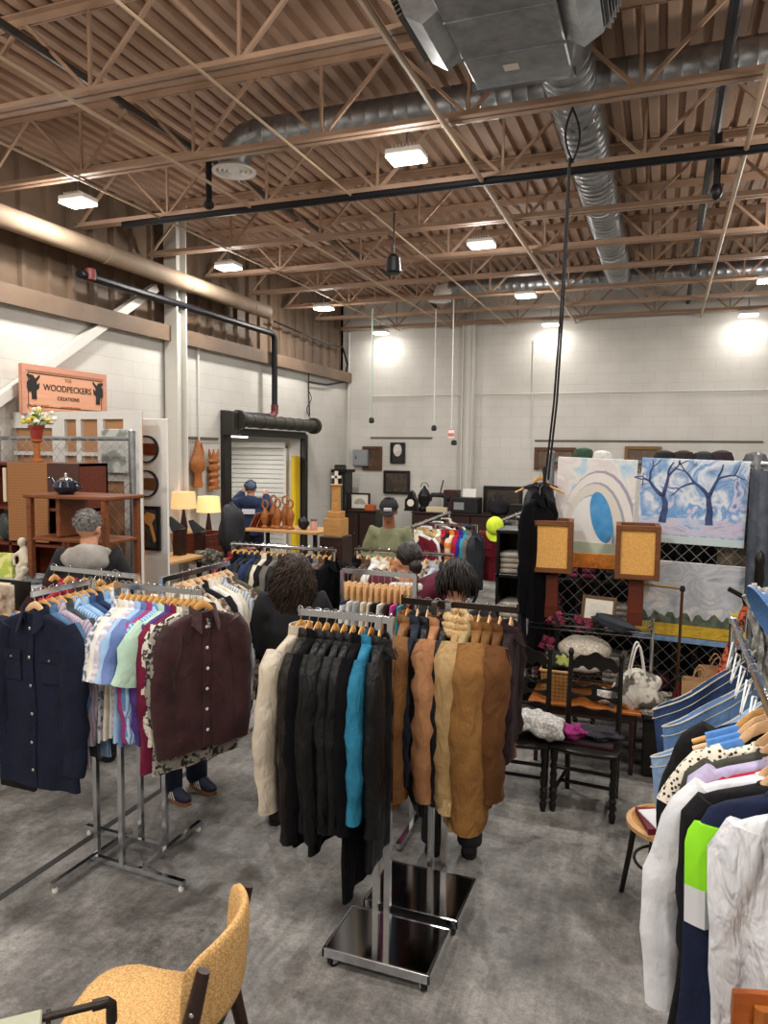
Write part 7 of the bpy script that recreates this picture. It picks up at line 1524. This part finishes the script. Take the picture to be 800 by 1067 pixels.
r = thing('mantel_clock', 'black carved mantel clock on the long sideboard behind the capped person', 'clock', (onside(429), 13.8, z2_)); MB().prism([(-.14, 0), (.14, 0), (.12, .05), (.12, .22), (.07, .27), (.05, .34), (0, .4), (-.05, .34), (-.07, .27), (-.12, .22), (-.12, .05)], -.08, .08).build('case', wood_b, r, 0); MB().lathe([(.07, 0), (.07, .01), (.004, .012)], 20, Matrix.Translation((0, -.08, .16)) @ Matrix.Rotation(R(90), 4, 'X')).build('dial', mat('clock dial', 'e4e0d4', .6), r)
r = thing('oil_lantern', 'dark lantern on the long sideboard beside the mantel clock', 'lantern', (onside(442), 13.8, z2_)); MB().lathe([(.1, 0), (.12, .05), (.08, .1), (.11, .18), (.13, .3), (.08, .4), (.03, .46), (.02, .5)], 18).build('body', blackm, r); MB().tube([(.08*math.cos(PI*u/10), 0, .47+.09*math.sin(PI*u/10)) for u in range(11)], .008, 6).build('handle', blackm, r)
r = thing('sewing_machine', 'black sewing machine with a pale base on the long sideboard', 'sewing machine', (onside(457), 13.75, z2_)); MB().box((0, 0, .05), (.42, .2, .1), None, .008).build('base', mat('pale base', 'cdbf9d', .6), r); q = MB(); q.tube([(.16, 0, .1), (.16, 0, .28), (.1, 0, .33), (-.12, 0, .33), (-.16, 0, .28), (-.16, 0, .2)], [.05, .045, .05, .045, .045, .03], 12); q.lathe([(.07, -.015), (.07, .015)], 16, Matrix.Translation((.22, 0, .28)) @ Matrix.Rotation(R(90), 4, 'Y')); q.build('machine_body', blackp, r); MB().tube([(.04, 0, .36), (.1, 0, .62)], .012, 6).build('spool_pin', blackm, r)
r = thing('storage_box', 'dark red storage box on the long sideboard beside the sewing machine', 'box', (onside(470), 13.85, z2_)); MB().box((0, 0, .2), (.27, .25, .4), None, .006).build('body', mat('oxblood board', '33171a', .6), r); MB().box((0, 0, .41), (.28, .26, .04), None, .004).build('lid', mat('oxblood lid', '3d1c1f', .6), r)
r = thing('printer', 'black printer with a white sheet on the long sideboard', 'printer', (onside(487), 13.8, z2_)); MB().box((0, 0, .15), (.5, .36, .3), None, .015).build('body', blackp, r); MB().box((0, .12, .36), (.26, .02, .2), Matrix.Translation((0, .12, .3)) @ Matrix.Rotation(-.2, 4, 'X') @ Matrix.Translation((0, -.12, -.3))).build('paper', mat('white sheet', 'eceae4', .8), r); MB().box((-.12, -.19, .14), (.2, .02, .14), None, .003).build('display_panel', mat('grey panel', '83868a', .5), r)
r = thing('stuffed_bag', 'black bag heaped on the long sideboard before the wide painting', 'bag', (onside(520), 13.7, z2_)); MB().blob((0, 0, .15), (.22, .16, .17), .15, 3, 20, 12, 8).build('bag_body', mat('black canvas', '17171b', .9), r, 180); MB().tube([(-.08+.16*u/10, 0, .28+.14*math.sin(PI*u/10)) for u in range(11)], .012, 6).build('handle', blackp, r)
r = thing('display_case', 'low dark display case on the long sideboard near the black dress', 'case', (onside(542), 13.75, z2_)); MB().box((0, 0, .1), (.36, .26, .2), None, .006).build('body', wood_b, r); MB().box((0, 0, .205), (.34, .24, .01)).build('glass_lid', gls, r)
# neon cap on the far rail
p = at_y(522, 548, 8.5); r = thing('neon_cap', 'neon yellow cap on the dark red button shirt', 'cap', (-1.78, 8.36, 1.47), R(8)); nm = mat('neon yellow felt', 'cfe23c', .8, 0, 'noise', 'b5cb2a', 12.)
Mc = Matrix.Rotation(R(62), 4, 'X'); q = MB(); q.ell((0, 0, .0), (.1, .11, .075), 20, 12, Mc); q.build('crown', nm, r); q = MB(); n = 9; q.loft([[(.1*math.cos(PI+PI*i/n), -.06+.13*math.sin(PI+PI*i/n), z) for i in range(n+1)] for z in (-.035, -.022)], True, True, Mc); q.build('brim', nm, r, 60)
# ================================================================== FOREGROUND FURNITURE
# tweed chair
tw = mat('tan tweed', 'b98a4c', .95, 0, 'tweed', 'dfba82', 120., .6, 120., c3='9a6a30')
fc = thing('dining_chair', 'dark wood dining chair with tan tweed seat and curved back in front of the racks', 'chair', (-1.535, 1.86, 0), R(-76))
q = MB(); n = 28
def seat_ring(f, z): return [(.235*f*sgp(math.cos(2*PI*j/n), .55)*(1 if math.sin(2*PI*j/n) < 0 else .92), .24*f*sgp(math.sin(2*PI*j/n), .55), z) for j in range(n)]
q.loft([seat_ring(.93, .395), seat_ring(1., .405), seat_ring(1.02, .425), seat_ring(.99, .45), seat_ring(.9, .466), seat_ring(.5, .475)]); q.build('seat', tw, fc, 70)
for s in (-1, 1):
    MB().tube([(s*.2, -.2, 0), (s*.195, -.19, .4)], [.016, .022], 10).build('front_leg', wood_d, fc)
    pts = [(s*.215, .34, 0), (s*.215, .27, .3), (s*.215, .235, .45), (s*.215, .26, .62), (s*.215, .3, .79)]
    rl = MB().tube(pts, [(.018, .014), (.024, .016), (.028, .017), (.026, .016), (.02, .014)], 12).build('back_leg', wood_d, fc)
    for z, yv in ((.66, .268), (.52, .243)): q = MB(); q.ell((s*.231, yv, z), (.004, .008, .008), 10, 6); q.build('screw_cap', chrome, rl)
    MB().box((s*.2, .03, .37), (.025, .42, .05), None, .006).build('side_rail', wood_d, fc)
MB().box((0, -.18, .37), (.38, .025, .05), None, .006).build('front_rail', wood_d, fc); MB().box((0, .23, .37), (.4, .025, .05), None, .006).build('back_rail', wood_d, fc)
q = MB(); rings = []
for i in range(17):
    u = -1+2*i/16; x = .215*u-.01; bend = .085*(1-u*u); hh = .15*(1-.12*u*u)*(1 if abs(u) < .97 else .9); y0 = .245+bend; ring = []
    for j in range(20):
        a = 2*PI*j/20; dz = hh*sgp(math.sin(a), .6); ring.append((x, y0+.022*sgp(math.cos(a), .8)+.13*(dz+.0)*.6, .665+dz+.02*(1-u*u)))
    rings.append(ring)
q.loft(rings); q.build('backrest', tw, fc, 70)
# pipe side table
pz = .75; e = at_z(116, 1043, pz); e2 = at_z(52, 1059, pz); d = (e2-e); d.z = 0; u = d.normalized(); e3 = e+d*2.4
r = thing('pipe_table', 'black iron pipe table with a pale slab top in front of the tweed chair', 'table', (e.x, e.y, 0)); L0 = lambda v, z: (v.x-e.x, v.y-e.y, z)
pipe = mat('pipe iron', '3a3330', .35, .8)
q = MB(); q.tube([L0(e-u*-.03, pz), L0(e+d, pz), L0(e3, pz)], .0105, 12); q.build('top_pipe', pipe, r); q = MB(); q.tube([(.0, 0, .03), (0, 0, pz-.035)], .0105, 12); q.build('leg', pipe, r)
q = MB(); q.tube([(0, 0, pz-.06), (0, 0, pz-.03), (0, 0, pz-.012), L0(e+u*.012, pz), L0(e+u*.03, pz), L0(e+u*.05, pz)], .0155, 12); q.build('elbow_fitting', pipe, r); MB().lathe([(.04, 0), (.04, .012), (.018, .016), (.018, .03)], 16).build('floor_flange', pipe, r)
q = MB(); q.tube([L0(e+d*.98, pz), L0(e+d*1.06, pz)], .018, 12); q.build('coupling', pipe, r)
f = e+d*1.12; nrm = Vector((-u.y, u.x, 0)); ctr = f+u*.3-nrm*(-.0); rot = math.atan2(u.y, u.x)
q = MB(); q.box((0, 0, 0), (.56, .42, .03), Matrix.Translation(L0(f+u*.28-nrm*.19 if (f-nrm*.19).y < f.y else f+u*.28+nrm*.19, pz+.0)) @ Matrix.Rotation(rot, 4, 'Z'), .004); q.build('slab_top', mat('pale slab', 'a9aa92', .3, 0, 'noise', '8d8f7a', 6.), r)
q = MB(); q.tube([(L0(e3, 0)[0], L0(e3, 0)[1], .0), (L0(e3, 0)[0], L0(e3, 0)[1], pz)], .0105, 12); q.build('leg', pipe, r)
# orange wood chair at the lower corner, back rail in view
p = at_z(766, 1047, 1.16); oc = thing('bar_chair', 'orange wooden bar chair whose top rail shows before the white blouse', 'chair', (p.x+.24, p.y-.21, 0), R(2))
MB().box((0, 0, .68), (.42, .42, .04), None, .015).build('seat', wood_o, oc)
for s in (-1, 1):
    MB().tube([(s*.18, -.18, 0), (s*.18, -.17, .66)], [.017, .022], 10).build('front_leg', wood_o, oc); MB().tube([(s*.18, .2, 0), (s*.18, .17, .7), (s*.185, .2, 1.18)], [.017, .022, .016], 10).build('back_leg', wood_o, oc)
    MB().tube([(s*.18, -.17, .2), (s*.18, .18, .2)], .011, 8).build('stretcher', wood_o, oc)
q = MB(); rings = []
for i in range(13): u = -1+2*i/12; rings.append([(.24*u, .21+.03*(1-u*u)+.013*a, 1.155+.045*b_*(1-.1*u*u)) for a, b_ in ((-1, -.9), (1, -.9), (1.2, .5), (.6, 1), (-.6, 1), (-1.2, .5))])
q.loft(rings); q.build('top_rail', mat('varnished orange wood', 'a85a22', .3, 0, 'wood', '8a4418', 4.), oc, 50)
for k in range(4): MB().box((-.12+.08*k, .2, .91), (.035, .012, .46), None, .003).build('back_slat', wood_o, oc)
# ================================================================== LIGHT AND OUTPUT LOOK
w = bpy.data.worlds.new('world'); sc.world = w; w.use_nodes = True; w.node_tree.nodes['Background'].inputs[0].default_value = (.8, .75, .7, 1); w.node_tree.nodes['Background'].inputs[1].default_value = .02
sc.view_settings.view_transform = 'Standard'; sc.view_settings.look = 'None'; sc.view_settings.exposure = 0.; sc.view_settings.gamma = 1.; sc.view_settings.use_curve_mapping = False
try:
    sc.cycles.use_denoising = True; sc.cycles.max_bounces = 6; sc.cycles.diffuse_bounces = 4; sc.cycles.glossy_bounces = 3; sc.cycles.transmission_bounces = 4; sc.cycles.sample_clamp_indirect = 4.; sc.cycles.caustics_reflective = False; sc.cycles.caustics_refractive = False
except Exception: pass
